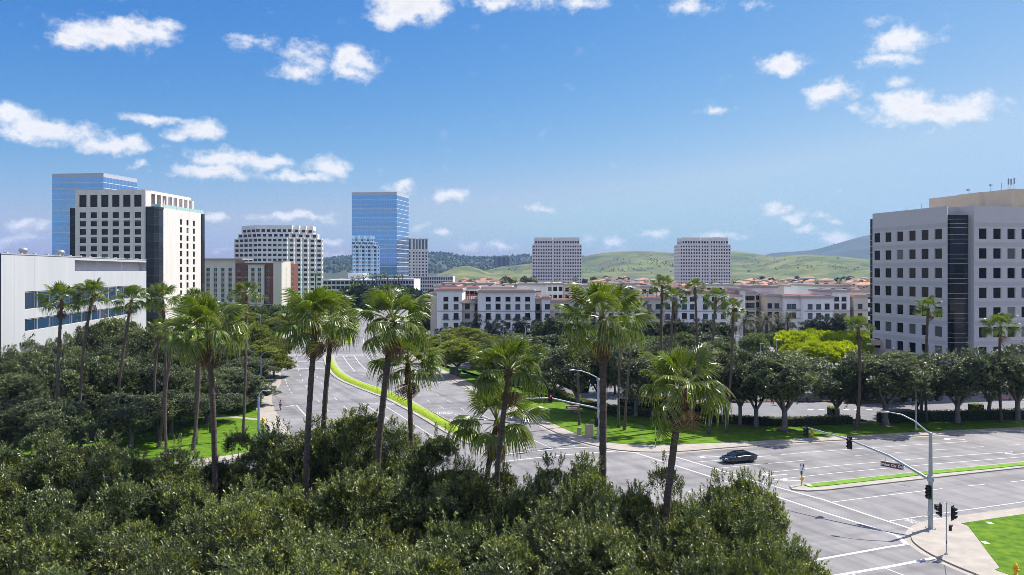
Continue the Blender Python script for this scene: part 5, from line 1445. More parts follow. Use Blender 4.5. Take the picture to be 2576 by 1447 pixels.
class Kind:
    def __init__(s, seed, m, mb, zfork, r0, forks=5, **k_):
        s.crown, C_ = crown_mesh(seed, m=m, **k_); s.trunk, s.branch = limbs_mesh(seed + 500, C_, zfork, r0, mb, forks)
        s.h = max(C_[:, 2] + C_[:, 3] * .9); s.R = k_['Rr']
def plant(kind, name, x_, y_, ztop, Rw, label, cat='tree', group=None, rz=None, z0=.12):
    s_ = (ztop - z0) / kind.h; sw = Rw / kind.R
    o = thing(name, label, cat, (x_, y_, z0), random.uniform(0, 6.28) if rz is None else rz, group, (sw, sw, s_))
    tr_ = link('trunk', kind.trunk, o); link('branches', kind.branch, tr_); link('crown', kind.crown, o)
    return o
# near fig trees: leaves at their real size
FIG = [Kind(s_, m_leaf, m_bark, 3.2, .34, 5, Rr=4.6, zc=8.9, rz=4.6, n_cl=25, n_sp=310, n_leaf=9, twig=.40, ln=.21, wd=.046, fill=.10, cl_r=(.20, .34), kk=(.45, 1.0), shell=.74, flat=.60, ragged=.02 + .012 * i, yellow=.42 + .3 * i / 4) for i, s_ in enumerate((21, 22, 23, 24))]
MIDF = [Kind(s_, m_leafg, m_bark, 3.4, .42, 5, Rr=6.0, zc=8.2, rz=5.4, n_cl=32, n_sp=110, n_leaf=7, twig=.50, ln=.36, wd=.085, low=-.55, cl_r=(.19, .33), kk=(.52, .98), ragged=.015, shell=.72, flat=.62) for s_ in (31, 32, 33)]
YEL = [Kind(s_, m_leafy, m_bark, 3.0, .30, 5, Rr=5.0, zc=6.8, rz=4.8, n_cl=44, n_sp=80, n_leaf=6, twig=.45, ln=.36, wd=.10, low=-.6, fill=.15, cl_r=(.16, .28), kk=(.62, .96), shell=.7) for s_ in (41, 42)]
LIME = [Kind(s_, m_leafb, m_barkd, 3.2, .22, 5, Rr=5.0, zc=6.0, rz=1.25, n_cl=40, n_sp=70, n_leaf=6, twig=.4, ln=.34, wd=.11, low=-.30, cl_r=(.13, .22), fill=.2, shell=.7, flat=.6) for s_ in (51,)]
MID = [Kind(s_, m_leafm, m_barkd, 2.2, .18, 4, Rr=3.6, zc=4.8, rz=3.2, n_cl=22, n_sp=50, n_leaf=6, twig=.45, ln=.38, wd=.11, ragged=.03) for s_ in (61, 62)]
MAG = [Kind(s_, m_leafg, m_barkd, 1.8, .20, 4, Rr=3.4, zc=5.4, rz=4.4, n_cl=26, n_sp=42, n_leaf=6, twig=.5, ln=.50, wd=.15, ragged=.02) for s_ in (71,)]
CON = [Kind(s_, m_leafd, m_barkd, 1.0, .14, 3, Rr=2.0, zc=5.0, rz=4.6, n_cl=22, n_sp=34, n_leaf=6, twig=.4, ln=.34, wd=.07, low=-.85, cl_r=(.30, .5)) for s_ in (81,)]
FARK = [Kind(s_, mm, m_barkd, 2.0, .3, 3, Rr=4.5, zc=5.5, rz=4.5, n_cl=16, n_sp=16, n_leaf=5, twig=.8, ln=1.0, wd=.32, low=-.6, fill=.4) for s_, mm in ((91, m_leafm), (92, m_leafd), (93, m_leafo))]

# ---- near canopy, south-west corner
NEARROWS = [
    ('back', [(905, 1040, 60, 4.4), (760, 1085, 57, 3.8), (645, 1098, 58, 3.6), (1090, 1100, 54, 3.6), (490, 1118, 57, 3.7), (335, 1150, 53, 4.2), (180, 1128, 55, 4.2), (30, 1105, 57, 4.4), (1195, 1190, 50, 3.2), (990, 1120, 54, 3.4)]),
    ('second', [(1860, 1222, 44, 2.9), (1655, 1185, 46, 2.5), (1435, 1180, 46, 3.2), (1300, 1240, 45, 3.0), (1545, 1250, 43, 3.2), (1140, 1265, 45, 3.5), (900, 1195, 46, 4.0), (640, 1245, 46, 3.8), (390, 1212, 46, 4.0), (140, 1245, 46, 3.8), (-80, 1225, 45, 4.4), (1760, 1270, 42, 3.0)]),
    ('third', [(1950, 1295, 40, 2.7), (1730, 1330, 38, 3.6), (1450, 1300, 39, 3.8), (1200, 1325, 38, 3.5), (960, 1345, 38, 3.7), (680, 1305, 38, 3.9), (420, 1365, 37, 3.7), (140, 1305, 38, 3.9), (-110, 1340, 37, 4.2)]),
    ('front', [(1930, 1400, 34, 2.5), (1680, 1425, 32, 3.6), (1340, 1420, 32, 4.0), (1020, 1430, 32, 4.0), (690, 1420, 32, 4.0), (360, 1420, 32, 4.0), (40, 1420, 32, 4.0)]),
]
for row, L_ in NEARROWS:
    L_ = sorted(L_)
    for i, (px, yt, Yk, Rw) in enumerate(L_):
        plant(FIG[(i * 3 + len(row)) % 4], 'fig_tree', PX(px, Yk), Yk, PZ(yt, Yk) , Rw, f'glossy dark fig tree in the {row} row of the near canopy, {nth(i, len(L_))}', group='fig trees of the near canopy')
# ---- grove on the lawn, left
GR = [(-40, 838, 124, 7.0), (40, 862, 118, 5.5), (15, 850, 128, 6.5), (95, 832, 138, 6.5), (190, 806, 152, 7.5), (285, 798, 160, 7.5), (365, 822, 150, 6), (430, 862, 152, 6), (505, 850, 166, 6.5), (575, 862, 172, 6), (30, 935, 112, 6), (150, 905, 118, 6), (255, 880, 124, 6.5), (360, 905, 126, 6), (455, 930, 130, 5.5), (560, 925, 142, 6), (625, 900, 158, 5.5), (130, 1000, 104, 4.5), (20, 1010, 103, 5), (330, 985, 112, 4.8), (640, 960, 148, 4.0), (235, 968, 119, 5.4), (430, 985, 121, 5.2), (520, 985, 130, 5.2), (590, 985, 141, 4.6), (80, 960, 120, 5.5)]
GR = sorted(GR)
for i, (px, yt, Yk, Rw) in enumerate(GR):
    plant(MIDF[i % 3], 'fig_tree', PX(px, Yk), Yk, PZ(yt, Yk), Rw, f'grey-green fig tree in the left lawn grove, {nth(i, len(GR))}', group='fig trees of the left grove')
# ---- yellow-green street trees along the road
YL = [(662, 868, 180, 5.4), (690, 893, 187, 4.2), (610, 880, 186, 5.4), (688, 846, 208, 5.2), (640, 815, 226, 5.5), (600, 828, 236, 5.0), (690, 800, 300, 5), (660, 792, 318, 5), (630, 786, 330, 5), (720, 790, 330, 5), (745, 788, 380, 5), (775, 786, 430, 5), (610, 792, 300, 5), (575, 800, 290, 5), (800, 782, 480, 5)]
YL = sorted(YL)
for i, (px, yt, Yk, Rw) in enumerate(YL): plant(YEL[i % 2], 'laurel_tree', PX(px, Yk), Yk, PZ(yt, Yk), Rw, f'dense yellow-green laurel tree left of the curving road, {nth(i, len(YL))} on that side', group='laurel trees left of the road')
YR = [(1150, 852, 188, 5.6), (1115, 838, 215, 5), (1180, 822, 224, 5.4), (1215, 838, 205, 5), (1140, 824, 240, 5), (1232, 866, 178, 4.2), (1090, 846, 250, 4.5)]
YR = sorted(YR)
for i, (px, yt, Yk, Rw) in enumerate(YR): plant(YEL[(i + 1) % 2], 'laurel_tree', PX(px, Yk), Yk, PZ(yt, Yk), Rw, f'dense yellow-green laurel tree right of the curving road, {nth(i, len(YR))} on that side', group='laurel trees right of the road')
# ---- lawn trees with bare pale trunks, right
LT = [(1508, 1036, 876, 4.6), (1640, 1046, 872, 4.4), (1862, 1072, 885, 4.6), (2105, 1064, 922, 4.0), (2160, 1060, 905, 4.4), (2490, 1058, 885, 4.6), (1452, 1042, 868, 6.2), (1395, 1000, 880, 5), (1600, 1050, 862, 5.4), (1675, 1042, 850, 5.2), (1741, 1062, 868, 5.4), (1822, 1067, 876, 5.4), (1902, 1077, 884, 5.4), (1974, 1087, 884, 6.6), (2229, 1072, 880, 7.0), (2409, 1067, 872, 6.2), (2560, 1060, 870, 6.0), (2318, 1052, 900, 4.2)]
LT = sorted(LT)
for i, (px, yb, yt, Rw) in enumerate(LT):
    x_, y_ = G(px, yb)
    plant(MIDF[(i * 2 + 1) % 3], 'fig_tree', x_, y_, PZ(yt, y_), Rw, f'dark fig tree with pale forked trunk on the right lawn, {nth(i, len(LT))}', group='fig trees on the right lawn', z0=.16)
    MB().lathe([(1.3, 0), (1.0, .10), (.4, .14)], 9, (x_, y_, .155)).build('mulch_ring', m_mulch)['kind'] = 'structure'
# ---- car park trees
rg = np.random.default_rng(9)
PK = []
for k_ in range(46):
    Yk = rg.uniform(158, 236); px = rg.uniform(1225, 1960)
    if px > 1800 and Yk < 175: continue
    PK.append((px, Yk))
PK += [(2150, 205), (2230, 150), (2310, 140)]
PK = sorted(PK)
for i, (px, Yk) in enumerate(PK):
    kd = MID[i % 2] if rg.random() < .72 else MAG[0]
    plant(kd, 'car_park_tree', PX(px, Yk), Yk, rg.uniform(6.0, 8.6) - (Yk - 158) * .008, rg.uniform(3.2, 4.6), f'leafy car park tree before the apartments, {nth(i, len(PK))}', group='car park trees')
MG = [(1325, 846, 214), (1392, 800, 236), (1410, 815, 240), (1365, 812, 240), (1440, 812, 238), (1700, 806, 238), (1720, 812, 236), (1790, 810, 240), (1815, 815, 238), (2000, 846, 205), (1640, 812, 240), (1550, 820, 236)]
MG = sorted(MG)
for i, (px, yt, Yk) in enumerate(MG): plant(MAG[0], 'magnolia_tree', PX(px, Yk), Yk, PZ(yt, Yk), 3.6, f'dark glossy magnolia in front of the apartments, {nth(i, len(MG))} of the magnolias', group='magnolias before the apartments')
CN = [(1200, 792, 248, 1.7), (1162, 812, 250, 1.4), (1186, 812, 250, 1.3), (1228, 808, 250, 1.4), (1245, 806, 250, 1.4), (1268, 808, 249, 1.5), (1300, 802, 249, 1.7), (1318, 800, 249, 1.5), (1345, 805, 249, 1.6), (1100, 828, 246, 1.0), (1110, 826, 246, .8), (1755, 803, 249, 1.4), (1770, 806, 249, 1.3), (1795, 806, 249, 1.2), (2060, 795, 240, 2.6), (2080, 800, 240, 2.2), (2108, 792, 240, 2.6), (2120, 800, 240, 2.2), (2040, 806, 240, 2.2), (1960, 815, 243, 2.2), (2025, 812, 243, 2.2)]
CN = sorted(CN)
for i, (px, yt, Yk, Rw) in enumerate(CN): plant(CON[0], 'conifer_tree', PX(px, Yk), Yk, PZ(yt, Yk), Rw, f'slim dark conifer against the apartment walls, {nth(i, len(CN))} of them', group='conifers at the apartment walls')
LM = [(2005, 832, 176, 5.2), (2045, 830, 178, 5.6), (2090, 834, 176, 5.2), (2125, 846, 172, 4.8), (2145, 848, 176, 4.4), (2020, 860, 160, 4.6), (2062, 858, 158, 5.0), (2105, 858, 160, 4.6), (2140, 858, 166, 4.2), (2165, 832, 205, 3.6), (2190, 845, 190, 4.0), (2130, 836, 182, 4.6)]
LM = sorted(LM)
for i, (px, yt, Yk, Rw) in enumerate(LM): plant(LIME[0], 'lime_tree', PX(px, Yk), Yk, PZ(yt, Yk), Rw, f'bright lime-green flat-topped tree beside the grey office building, {nth(i, len(LM))} of the clump', group='lime-green trees')
# ---- far trees
def far_row(n_, x0, x1, Y0, Y1, h0, h1, label, group, kinds=(0, 1, 2), avoid=()):
    got = []
    for k_ in range(n_):
        px = rg.uniform(x0, x1); Yk = rg.uniform(Y0, Y1)
        if any(a[0] < px < a[1] and a[2] < Yk < a[3] for a in avoid): continue
        kd = FARK[kinds[int(rg.integers(0, len(kinds)))]]
        h_ = rg.uniform(h0, h1); got.append((px, plant(kd, 'distant_tree', PX(px, Yk), Yk, h_, h_ * rg.uniform(.38, .55), label, group=group, z0=-.1)))
    got.sort(key=lambda t_: t_[0])
    for i, (px, o) in enumerate(got): o['label'] = f'{label}, {nth(i, len(got))}'
ROADX = ((860, 1095, 250, 780),)
far_row(34, 1050, 1440, 620, 1150, 8, 14, 'distant bushy tree among roofs right of the slim white tower', 'distant trees right of the slim tower', (0, 1, 2))
far_row(34, 1440, 2190, 560, 1250, 6.5, 10.5, 'distant bushy tree between the tiled roofs', 'distant trees between tiled roofs', (0, 1))
far_row(26, 865, 1050, 600, 1000, 7, 13, 'distant dark tree at the blue glass tower foot', 'distant trees at the glass tower', (1, 2))
far_row(60, 870, 1045, 510, 552, 11, 15.5, 'dark tree beside the white parking deck beyond the road', 'trees before the parking deck', (1, 1, 0), avoid=())
far_row(30, 500, 800, 330, 440, 5, 9, 'small dark tree in the planting before the hotel', 'trees before the hotel', (1, 0))
far_row(14, 1040, 1100, 300, 430, 6, 10, 'dark tree on the verge left of the apartments', 'trees left of the apartments', (1, 0), avoid=((1000, 1056, 250, 800),))
far_row(24, 1330, 2190, 1300, 2100, 8, 13, 'distant tree in the dark line at the foot of the hills', 'distant trees at the foot of the hills', (1,))
for k_, (px, Yk, h_, kk) in enumerate(((1105, 820, 17, 2), (1120, 830, 15, 2), (1275, 850, 18, 2), (1290, 860, 15, 2), (1325, 840, 18, 2), (1340, 845, 14, 2), (1305, 830, 12, 1))):
    plant(FARK[kk], 'distant_tree', PX(px, Yk), Yk, h_, h_ * .42, f'tall olive-grey tree over the distant roofs, {ORD[k_]} of seven right of the slim tower', group='tall olive-grey trees', z0=0)

# ---- hedges
def hedge(name, pts, w_, h_, m, label, ln=.22, dens=26, z0=.16, cat='hedge', skip=None):
    q = resample_n(pts, max(3, int(sum((Vector(b) - Vector(a)).length for a, b in zip(pts, pts[1:])) / .8)))
    a, b = offset(q, -w_ / 2), offset(q, w_ / 2)
    c = Vector(q[len(q) // 2]); o = thing(name, label, cat, (c.x, c.y, z0))
    mb = MB(); rgg = np.random.default_rng(len(q))
    for i in range(len(q) - 1):
        k_ = [(a[i][0] - c.x, a[i][1] - c.y), (a[i + 1][0] - c.x, a[i + 1][1] - c.y), (b[i + 1][0] - c.x, b[i + 1][1] - c.y), (b[i][0] - c.x, b[i][1] - c.y)]
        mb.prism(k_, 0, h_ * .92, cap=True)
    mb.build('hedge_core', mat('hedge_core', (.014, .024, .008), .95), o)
    P, A = [], []
    for i in range(len(q) - 1):
        n_ = int(dens * .8 * (w_ + 2 * h_))
        s_ = rgg.random(n_); t_ = rgg.random(n_) * (w_ + 2 * h_)
        pa, pb = np.array(a[i]), np.array(a[i + 1]); qa, qb = np.array(b[i]), np.array(b[i + 1])
        l0 = pa + (pb - pa) * s_[:, None]; r0 = qa + (qb - qa) * s_[:, None]
        f = np.clip((t_ - h_) / w_, 0, 1); xy = l0 + (r0 - l0) * f[:, None]
        z_ = np.where(t_ < h_, t_, np.where(t_ > h_ + w_, 2 * h_ + w_ - t_, h_))
        P.append(np.column_stack([xy[:, 0] - c.x, xy[:, 1] - c.y, z_]))
        nv = unit(np.column_stack([qa[0] - pa[0], qa[1] - pa[1]]))[0]
        up = np.where((t_ > h_) & (t_ < h_ + w_), 1.0, .25); sg = np.where(t_ < h_, -1.0, np.where(t_ > h_ + w_, 1.0, 0))
        A.append(np.column_stack([nv[0] * sg, nv[1] * sg, up]))
    P = np.concatenate(P); A = unit(np.concatenate(A) + rgg.normal(0, .5, (len(P), 3))); n_ = len(P)
    v, t2 = leaf_geo(P, A, unit(np.cross(A, rgg.normal(size=(n_, 3)))), ln * rgg.uniform(.7, 1.2, n_), np.full(n_, ln * .38), None)
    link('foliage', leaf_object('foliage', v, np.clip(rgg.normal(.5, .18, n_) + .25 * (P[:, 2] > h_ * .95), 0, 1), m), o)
    return o
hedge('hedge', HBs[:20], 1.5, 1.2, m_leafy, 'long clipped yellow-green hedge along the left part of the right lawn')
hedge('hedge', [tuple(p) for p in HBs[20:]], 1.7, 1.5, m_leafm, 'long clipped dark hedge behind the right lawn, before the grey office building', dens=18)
m_leafgold = leaf_mat('golden_shrub_leaves', (.12, .09, .008), (.28, .20, .02), (.42, .26, .05), .25, .5, .3)
hedge('flower_bed', smooth_poly([G(1580, 998), G(1625, 1008), G(1690, 1018), G(1760, 1028)], 1), 2.2, .8, m_leafgold, 'curved bed of golden shrubs in the car park behind the lawn trees', cat='flower bed')
hedge('shrub_row', smooth_poly([G(1560, 1026), G(1640, 1030), G(1720, 1040), G(1800, 1046)], 1), 1.6, 1.2, m_leafd, 'row of dark strappy shrubs between the lawn trees and the golden bed', ln=.5, cat='shrub')
hedge('shrub', [G(2085, 1046), G(2108, 1046)], 1.5, 1.3, m_leafb, 'small lime-green clipped shrub behind the hedge, left of the second palm', cat='shrub')
hedge('shrub', [G(2440, 1035), G(2470, 1035)], 1.3, 1.2, m_leafb, 'small lime-green clipped shrub behind the hedge near the right edge', cat='shrub')
hedge('shrub_row', [G(1350, 935), G(1420, 968), G(1470, 990)], 1.8, 1.0, m_leafm, 'low green shrubs along the car park edge left of the lawn trees', cat='shrub')
for k_, (px, yb) in enumerate(((1845, 1013), (1857, 1014), (2095, 1013), (2104, 1013))):
    x_, y_ = G(px, yb); plant(MAG[0], 'shrub', x_, y_, 1.6, .7, f'small round shrub at the car park edge, {nth(k_, 4)} of four', 'shrub', 'small round shrubs at the car park')
# low planting islands in the car park
rgp = random.Random(5)
for k_, pts in enumerate(([(1565, 990), (1660, 1006), (1640, 998), (1580, 984)], [(1800, 1008), (2130, 1004), (2140, 1012), (1800, 1016)], [(2150, 1012), (2280, 1006), (2290, 1012), (2150, 1020)])):
    slab('planting_island', [G(*p) for p in pts], .30, m_mulch, z0=.1)
slab('planting_island', [G(2362, 998), G(2440, 996), G(2500, 1005), G(2560, 1010), G(2640, 1008), G(2640, 1000), G(2440, 990)], .30, mat('red_kerb_paving', (.34, .20, .17), .85), z0=.1)

# ---------------------------------------------------------------- fan palms
m_frond = leaf_mat('palm_fronds', (.034, .062, .008), (.140, .180, .026), (.48, .47, .17), .34, .30, .5, (1.5, 1.7, .35), .12)
m_dead = leaf_mat('dead_palm_fronds', (.10, .06, .03), (.20, .12, .06), (.30, .22, .12), .1, .6, .3)
m_ptrunk = mat('palm_trunk_bark', (.060, .044, .036), .95, col2=(.135, .100, .080), scale=2.2, detail=6, bump=.9, bscale=5, stretch=(1, 1, 3.2))
m_boot = mat('reddish_leaf_bases', (.075, .030, .018), .95, col2=(.21, .095, .052), scale=5, detail=4)
def frond_geo(seed, D, fold, Lp=1.30, Rb=1.05, nseg=26, span=118, lift=0.0):
    rg = np.random.default_rng(seed); V, Fc, T = [], [], []
    # petiole
    for k_, (x_, z_) in enumerate(((0, 0), (Lp * .5, .05), (Lp, 0))):
        for yy, zz_ in ((-.03, 0), (.03, 0), (0, .03)): V.append((x_, yy, z_ + zz_))
    for k_ in range(2):
        for j in range(3): Fc.append((k_ * 3 + j, k_ * 3 + (j + 1) % 3, k_ * 3 + 3 + (j + 1) % 3, k_ * 3 + 3 + j)); T.append(.75)
    dth = R(2 * span) / nseg
    for s_ in range(nseg):
        th = R(-span) + dth * (s_ + .5); l_ = Rb * (.66 + .34 * math.cos(th * .55)) * rg.uniform(.93, 1.06)
        tw_ = rg.normal(0, .05); st = [.06, .32, .55, .74, .89, 1.0]; b = len(V); dd = D * rg.uniform(.65, 1.35)
        hub = .16 * max(0, math.cos(th))
        for r_ in st:
            rr = r_ * l_; tt = max(0, (r_ - .42) / .58)
            hw = rr * math.tan(dth / 2) * 1.04 if r_ <= .56 else .55 * l_ * math.tan(dth / 2) * (1 - r_) / .45 + .006
            ang = th + tw_ * tt
            shr = 1 - .55 * min(1, dd) * tt ** 1.6
            rad = rr if tt == 0 else .42 * l_ + (rr - .42 * l_) * shr
            px, py = Lp + hub + math.cos(ang) * rad, math.sin(ang) * rad
            z_ = -fold * abs(math.sin(th)) * rr * .8 - dd * 1.05 * l_ * tt ** 1.9 - .25 * D * r_ ** 2 * l_ + lift * r_ * l_
            sx, sy = -math.sin(ang) * hw, math.cos(ang) * hw
            V += [(px - sx, py - sy, z_ - hw * .55), (px, py, z_ + hw * .3), (px + sx, py + sy, z_ - hw * .55)]
        for k_ in range(len(st) - 1):
            for j in (0, 1):
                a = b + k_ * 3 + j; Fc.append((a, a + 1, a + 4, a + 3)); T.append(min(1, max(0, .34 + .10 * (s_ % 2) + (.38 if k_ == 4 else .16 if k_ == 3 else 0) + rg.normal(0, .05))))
    return V, Fc, T
def mesh_tint(name, V, Fc, T, m):
    me = bpy.data.meshes.new(name); me.from_pydata(V, [], Fc); at = me.attributes.new('tint', 'FLOAT', 'FACE'); at.data.foreach_set('value', T)
    me.materials.append(m); me.update(); return me
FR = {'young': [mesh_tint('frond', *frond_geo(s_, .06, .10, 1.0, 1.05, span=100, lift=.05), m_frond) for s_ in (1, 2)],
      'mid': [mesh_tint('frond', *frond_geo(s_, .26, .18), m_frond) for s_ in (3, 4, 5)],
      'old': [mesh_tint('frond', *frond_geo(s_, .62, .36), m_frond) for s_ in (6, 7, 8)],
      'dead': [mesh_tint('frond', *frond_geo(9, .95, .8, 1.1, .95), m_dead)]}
FARCROWN = {}
def frond_matrix(phi, e, roll, s_, c=(0, 0, 0)):
    x_ = Vector((math.cos(e) * math.cos(phi), math.cos(e) * math.sin(phi), math.sin(e)))
    y_ = Vector((-math.sin(phi), math.cos(phi), 0)); z_ = x_.cross(y_)
    m_ = Matrix((x_, y_, z_)).transposed().to_4x4()
    return Matrix.Translation(c) @ m_ @ Matrix.Rotation(roll, 4, 'X') @ Matrix.Diagonal((s_, s_, s_, 1))
def palm(label, xt, yt, Yk, wpx, xl, yl, rpx, group, nf=34, seed=0, base_y=None, dead=2, name='fan_palm', skirt=1.6, wind=-.12):
    rg = np.random.default_rng(seed + 1000)
    top = Vector((PX(xt, Yk), Yk, PZ(yt, Yk))); low = Vector((PX(xl, Yk), Yk, PZ(yl, Yk)))
    k_ = (top.z - .1) / max(.5, top.z - low.z); base = top + (low - top) * k_; base.z = .1
    if base_y: base.y = base_y
    o = thing(name, label, 'palm tree', base, 0, group)
    t_ = top - base; r_ = rpx * Yk / F / 2
    mb = MB(); n_ = max(8, int(t_.z / .32)); pts, rad = [], []; bw = rg.uniform(-.7, .7)
    for i in range(n_ + 1):
        s_ = i / n_; bow = math.sin(math.pi * s_) * bw
        pts.append((t_.x * s_ + bow, t_.y * s_ + bow * .3, t_.z * s_)); rad.append(r_ * (1.45 - .55 * min(1, s_ * 6) if s_ < .166 else .9 + .12 * (1 - s_)) * (1 + .06 * (1 if i % 2 else -1) + rg.normal(0, .025)))
    mb.tube(pts, rad, 10, cap=False); mb.build('trunk', m_ptrunk, o)
    sc_ = (wpx * Yk / F / 2) / 2.25
    # stubs of old leaf bases under the crown
    mb = MB()
    for k_ in range(int(70 * skirt / 1.6)):
        a = k_ * 2.4; zz_ = t_.z - .05 - skirt * (k_ / (70 * skirt / 1.6)) ** .8; f = zz_ / t_.z; cx_, cy_ = t_.x * f, t_.y * f
        d = Vector((math.cos(a), math.sin(a), 0)); s_ = Vector((-d.y, d.x, 0)) * r_ * .38; p = Vector((cx_, cy_, zz_)) + d * r_ * .85
        q = p + d * r_ * rg.uniform(.12, .6) + Vector((0, 0, rg.uniform(-.28, .3)))
        mb.add([p - s_, p + s_, p + Vector((0, 0, -.22)), q + s_ * .4, q - s_ * .4], [(0, 1, 3, 4), (0, 4, 2), (1, 2, 3), (4, 3, 2)])
    mb.build('leaf_bases', m_boot, o)
    if nf <= 16:
        key = (nf, seed % 3)
        if key not in FARCROWN:
            V, Fc, T = [], [], []
            for i in range(nf):
                u = i / nf; gV, gF, gT = frond_geo(i + seed, .2 + .5 * u, .1 + .35 * u, nseg=9)
                m_ = frond_matrix(i * 2.4, R(72 - 112 * u ** .85), 0, 1.0); b = len(V)
                V += [tuple(m_ @ Vector(p)) for p in gV]; Fc += [tuple(j + b for j in f) for f in gF]; T += gT
            FARCROWN[key] = mesh_tint('crown', V, Fc, T, m_frond)
        link('crown', FARCROWN[key], o, Matrix.Translation(t_) @ Matrix.Diagonal((sc_, sc_, sc_, 1)))
        return o
    rg0 = rg.uniform(90, 106)
    for i in range(nf):
        u = (i + .5) / nf
        e = R(82 - rg0 * u ** .9 + rg.normal(0, 9)); phi = i * 2.39996 + rg.normal(0, .30) + seed
        # a breeze from the right bends the fronds over a little
        cls = 'young' if u < .22 else 'mid' if u < .68 else 'old'
        ms = FR[cls]; s_ = sc_ * (.72 + .9 * u if u < .3 else 1.0) * rg.uniform(.9, 1.08)
        m_ = frond_matrix(phi, e, rg.normal(0, .22), s_, t_ + Vector((0, 0, .12 - .35 * u)))
        m_ = Matrix.Translation(t_) @ Matrix.Rotation(wind, 4, 'Y') @ Matrix.Translation(-t_) @ m_
        link('frond', ms[int(rg.integers(0, len(ms)))], o, m_)
    for i in range(dead):
        link('frond', FR['dead'][0], o, frond_matrix(rg.uniform(0, 6.28), R(-62 + rg.normal(0, 6)), 0, sc_ * .8, t_ + Vector((0, 0, -.5))))
    return o
NP = [('tallest near fan palm with a wide crown, before the long apartment building', 1516, 797, 49, 240, 1510, 1190, 19.5, 29, 2.3),
      ('broad near fan palm right of the tallest one, closest to the black car', 1718, 968, 44, 238, 1706, 1240, 19, 28, 1.5),
      ('fan palm with dark slim trunk, between the median and the Barranca sign', 1282, 928, 50, 208, 1270, 1245, 15, 28, 1.0),
      ('fan palm with thick reddish neck, crown in front of the blue glass tower foot', 990, 808, 54, 212, 975, 1095, 17, 28, 1.6),
      ('shorter slim fan palm over the green median, below the glass tower', 1026, 914, 58, 195, 1022, 1105, 13.5, 26, 1.4),
      ('left one of the two touching fan palms over the left carriageway', 794, 808, 53, 205, 789, 1055, 15, 27, .9),
      ('right one of the two touching fan palms over the left carriageway', 836, 806, 60, 165, 827, 1065, 13.5, 25, .9),
      ('shortest near fan palm, crown low beside the end of the green median', 1250, 1058, 54, 240, 1242, 1240, 15, 26, .8),
      ('large fan palm with the brightest spreading crown in the left grove', 523, 830, 55, 212, 522, 1150, 14.5, 31, 1.3)]
for i, (lb, xt, yt, Yk, wp, xl, yl, rp, nf, sk) in enumerate(NP):
    palm(lb, xt, yt, Yk, wp, xl, yl, rp, 'near fan palms', nf, i * 3 + 1, skirt=sk)
# the hanging fronds
def hang(root, px, py, Yk, tilt, phi, s_):
    # a broken frond dangling by its stalk
    p = Vector((PX(px, Yk), Yk, PZ(py, Yk))) - root.location
    m_ = frond_matrix(phi, R(tilt), 0, s_)
    link('frond', FR['old'][0], root, Matrix.Translation(p - (m_ @ Vector((1.2, 0, 0)) * .0)) @ m_)
for o_ in list(COL.objects):
    if o_.get('label', '').startswith('left one of the two touching'): hang(o_, 776, 815, 53, -84, R(190), 1.0)
    if o_.get('label', '').startswith('broad near fan palm right'): hang(o_, 1690, 1010, 44, -62, R(185), 1.0)
MP = [('fan palm before the white block, leftmost of the left grove palms', 155, 754, 108, 112, 146, 1060, 8.5), ('leaning fan palm before the white block, second from the left edge', 233, 742, 110, 100, 214, 985, 7.5), ('fan palm leaning left before the far end of the white block windows', 331, 755, 112, 92, 296, 1045, 7.5),
      ('fan palm before the dark glass corner of the ivory tower', 409, 750, 112, 96, 401, 1050, 8), ('small low fan palm at the foot of the ivory tower', 404, 826, 116, 66, 401, 1050, 6.5), ('fan palm with rusty neck left of the big bright-crowned palm', 440, 832, 104, 96, 423, 1130, 7.5),
      ('fan palm hidden half behind the big bright crown, left trunk of the pair', 494, 760, 110, 98, 486, 1105, 8), ('fan palm hidden half behind the big bright crown, right trunk of the pair', 506, 778, 114, 84, 494, 1100, 7), ('fan palm behind the big bright crown, right of it', 545, 792, 122, 84, 536, 985, 6.5),
      ('slender fan palm standing alone before the hotel, left of the road', 621, 736, 117, 76, 612, 1090, 7)]
for i, (lb, xt, yt, Yk, wp, xl, yl, rp) in enumerate(MP): palm(lb, xt, yt, Yk, wp, xl, yl, rp, 'fan palms of the left grove', 22, i * 5 + 2, skirt=1.2, dead=1)
RP = [('tall fan palm before the tiled roofs, first right of the largest near palm', 1666, 718, 126, 66, 1675, 1060, 6.5), ('fan palm before the apartments, lower one between two taller palms', 1695, 750, 124, 70, 1697, 1080, 6.5), ('tall fan palm before the right brown tower', 1748, 724, 126, 62, 1741, 1075, 6), ('fan palm before the right end of the long apartment building', 1801, 751, 121, 72, 1784, 1090, 6.5), ('fan palm with curving trunk left of the date palms', 1845, 776, 122, 66, 1826, 1086, 6.5),
      ('fan palm before the grey office building windows, nearer its glass bay', 2335, 774, 131, 72, 2330, 1062, 6.5), ('fan palm beside the left corner of the grey office building', 2159, 823, 125, 78, 2154, 1078, 7.5), ('fan palm before the right-hand face of the grey office building', 2517, 822, 130, 92, 2519, 1066, 7),
      ('fan palm half hidden left of the largest near palm crown', 1453, 806, 128, 84, 1455, 930, 5.5), ('fan palm behind the largest near palm, left trunk of the two', 1563, 790, 126, 78, 1556, 1058, 6), ('fan palm behind the largest near palm, right trunk of the two', 1600, 784, 124, 84, 1571, 1078, 6)]
for i, (lb, xt, yt, Yk, wp, xl, yl, rp) in enumerate(RP): palm(lb, xt, yt, Yk, wp, xl, yl, rp, 'fan palms on the right lawn', 20, i * 7 + 3, skirt=.9, dead=1, wind=-.05)
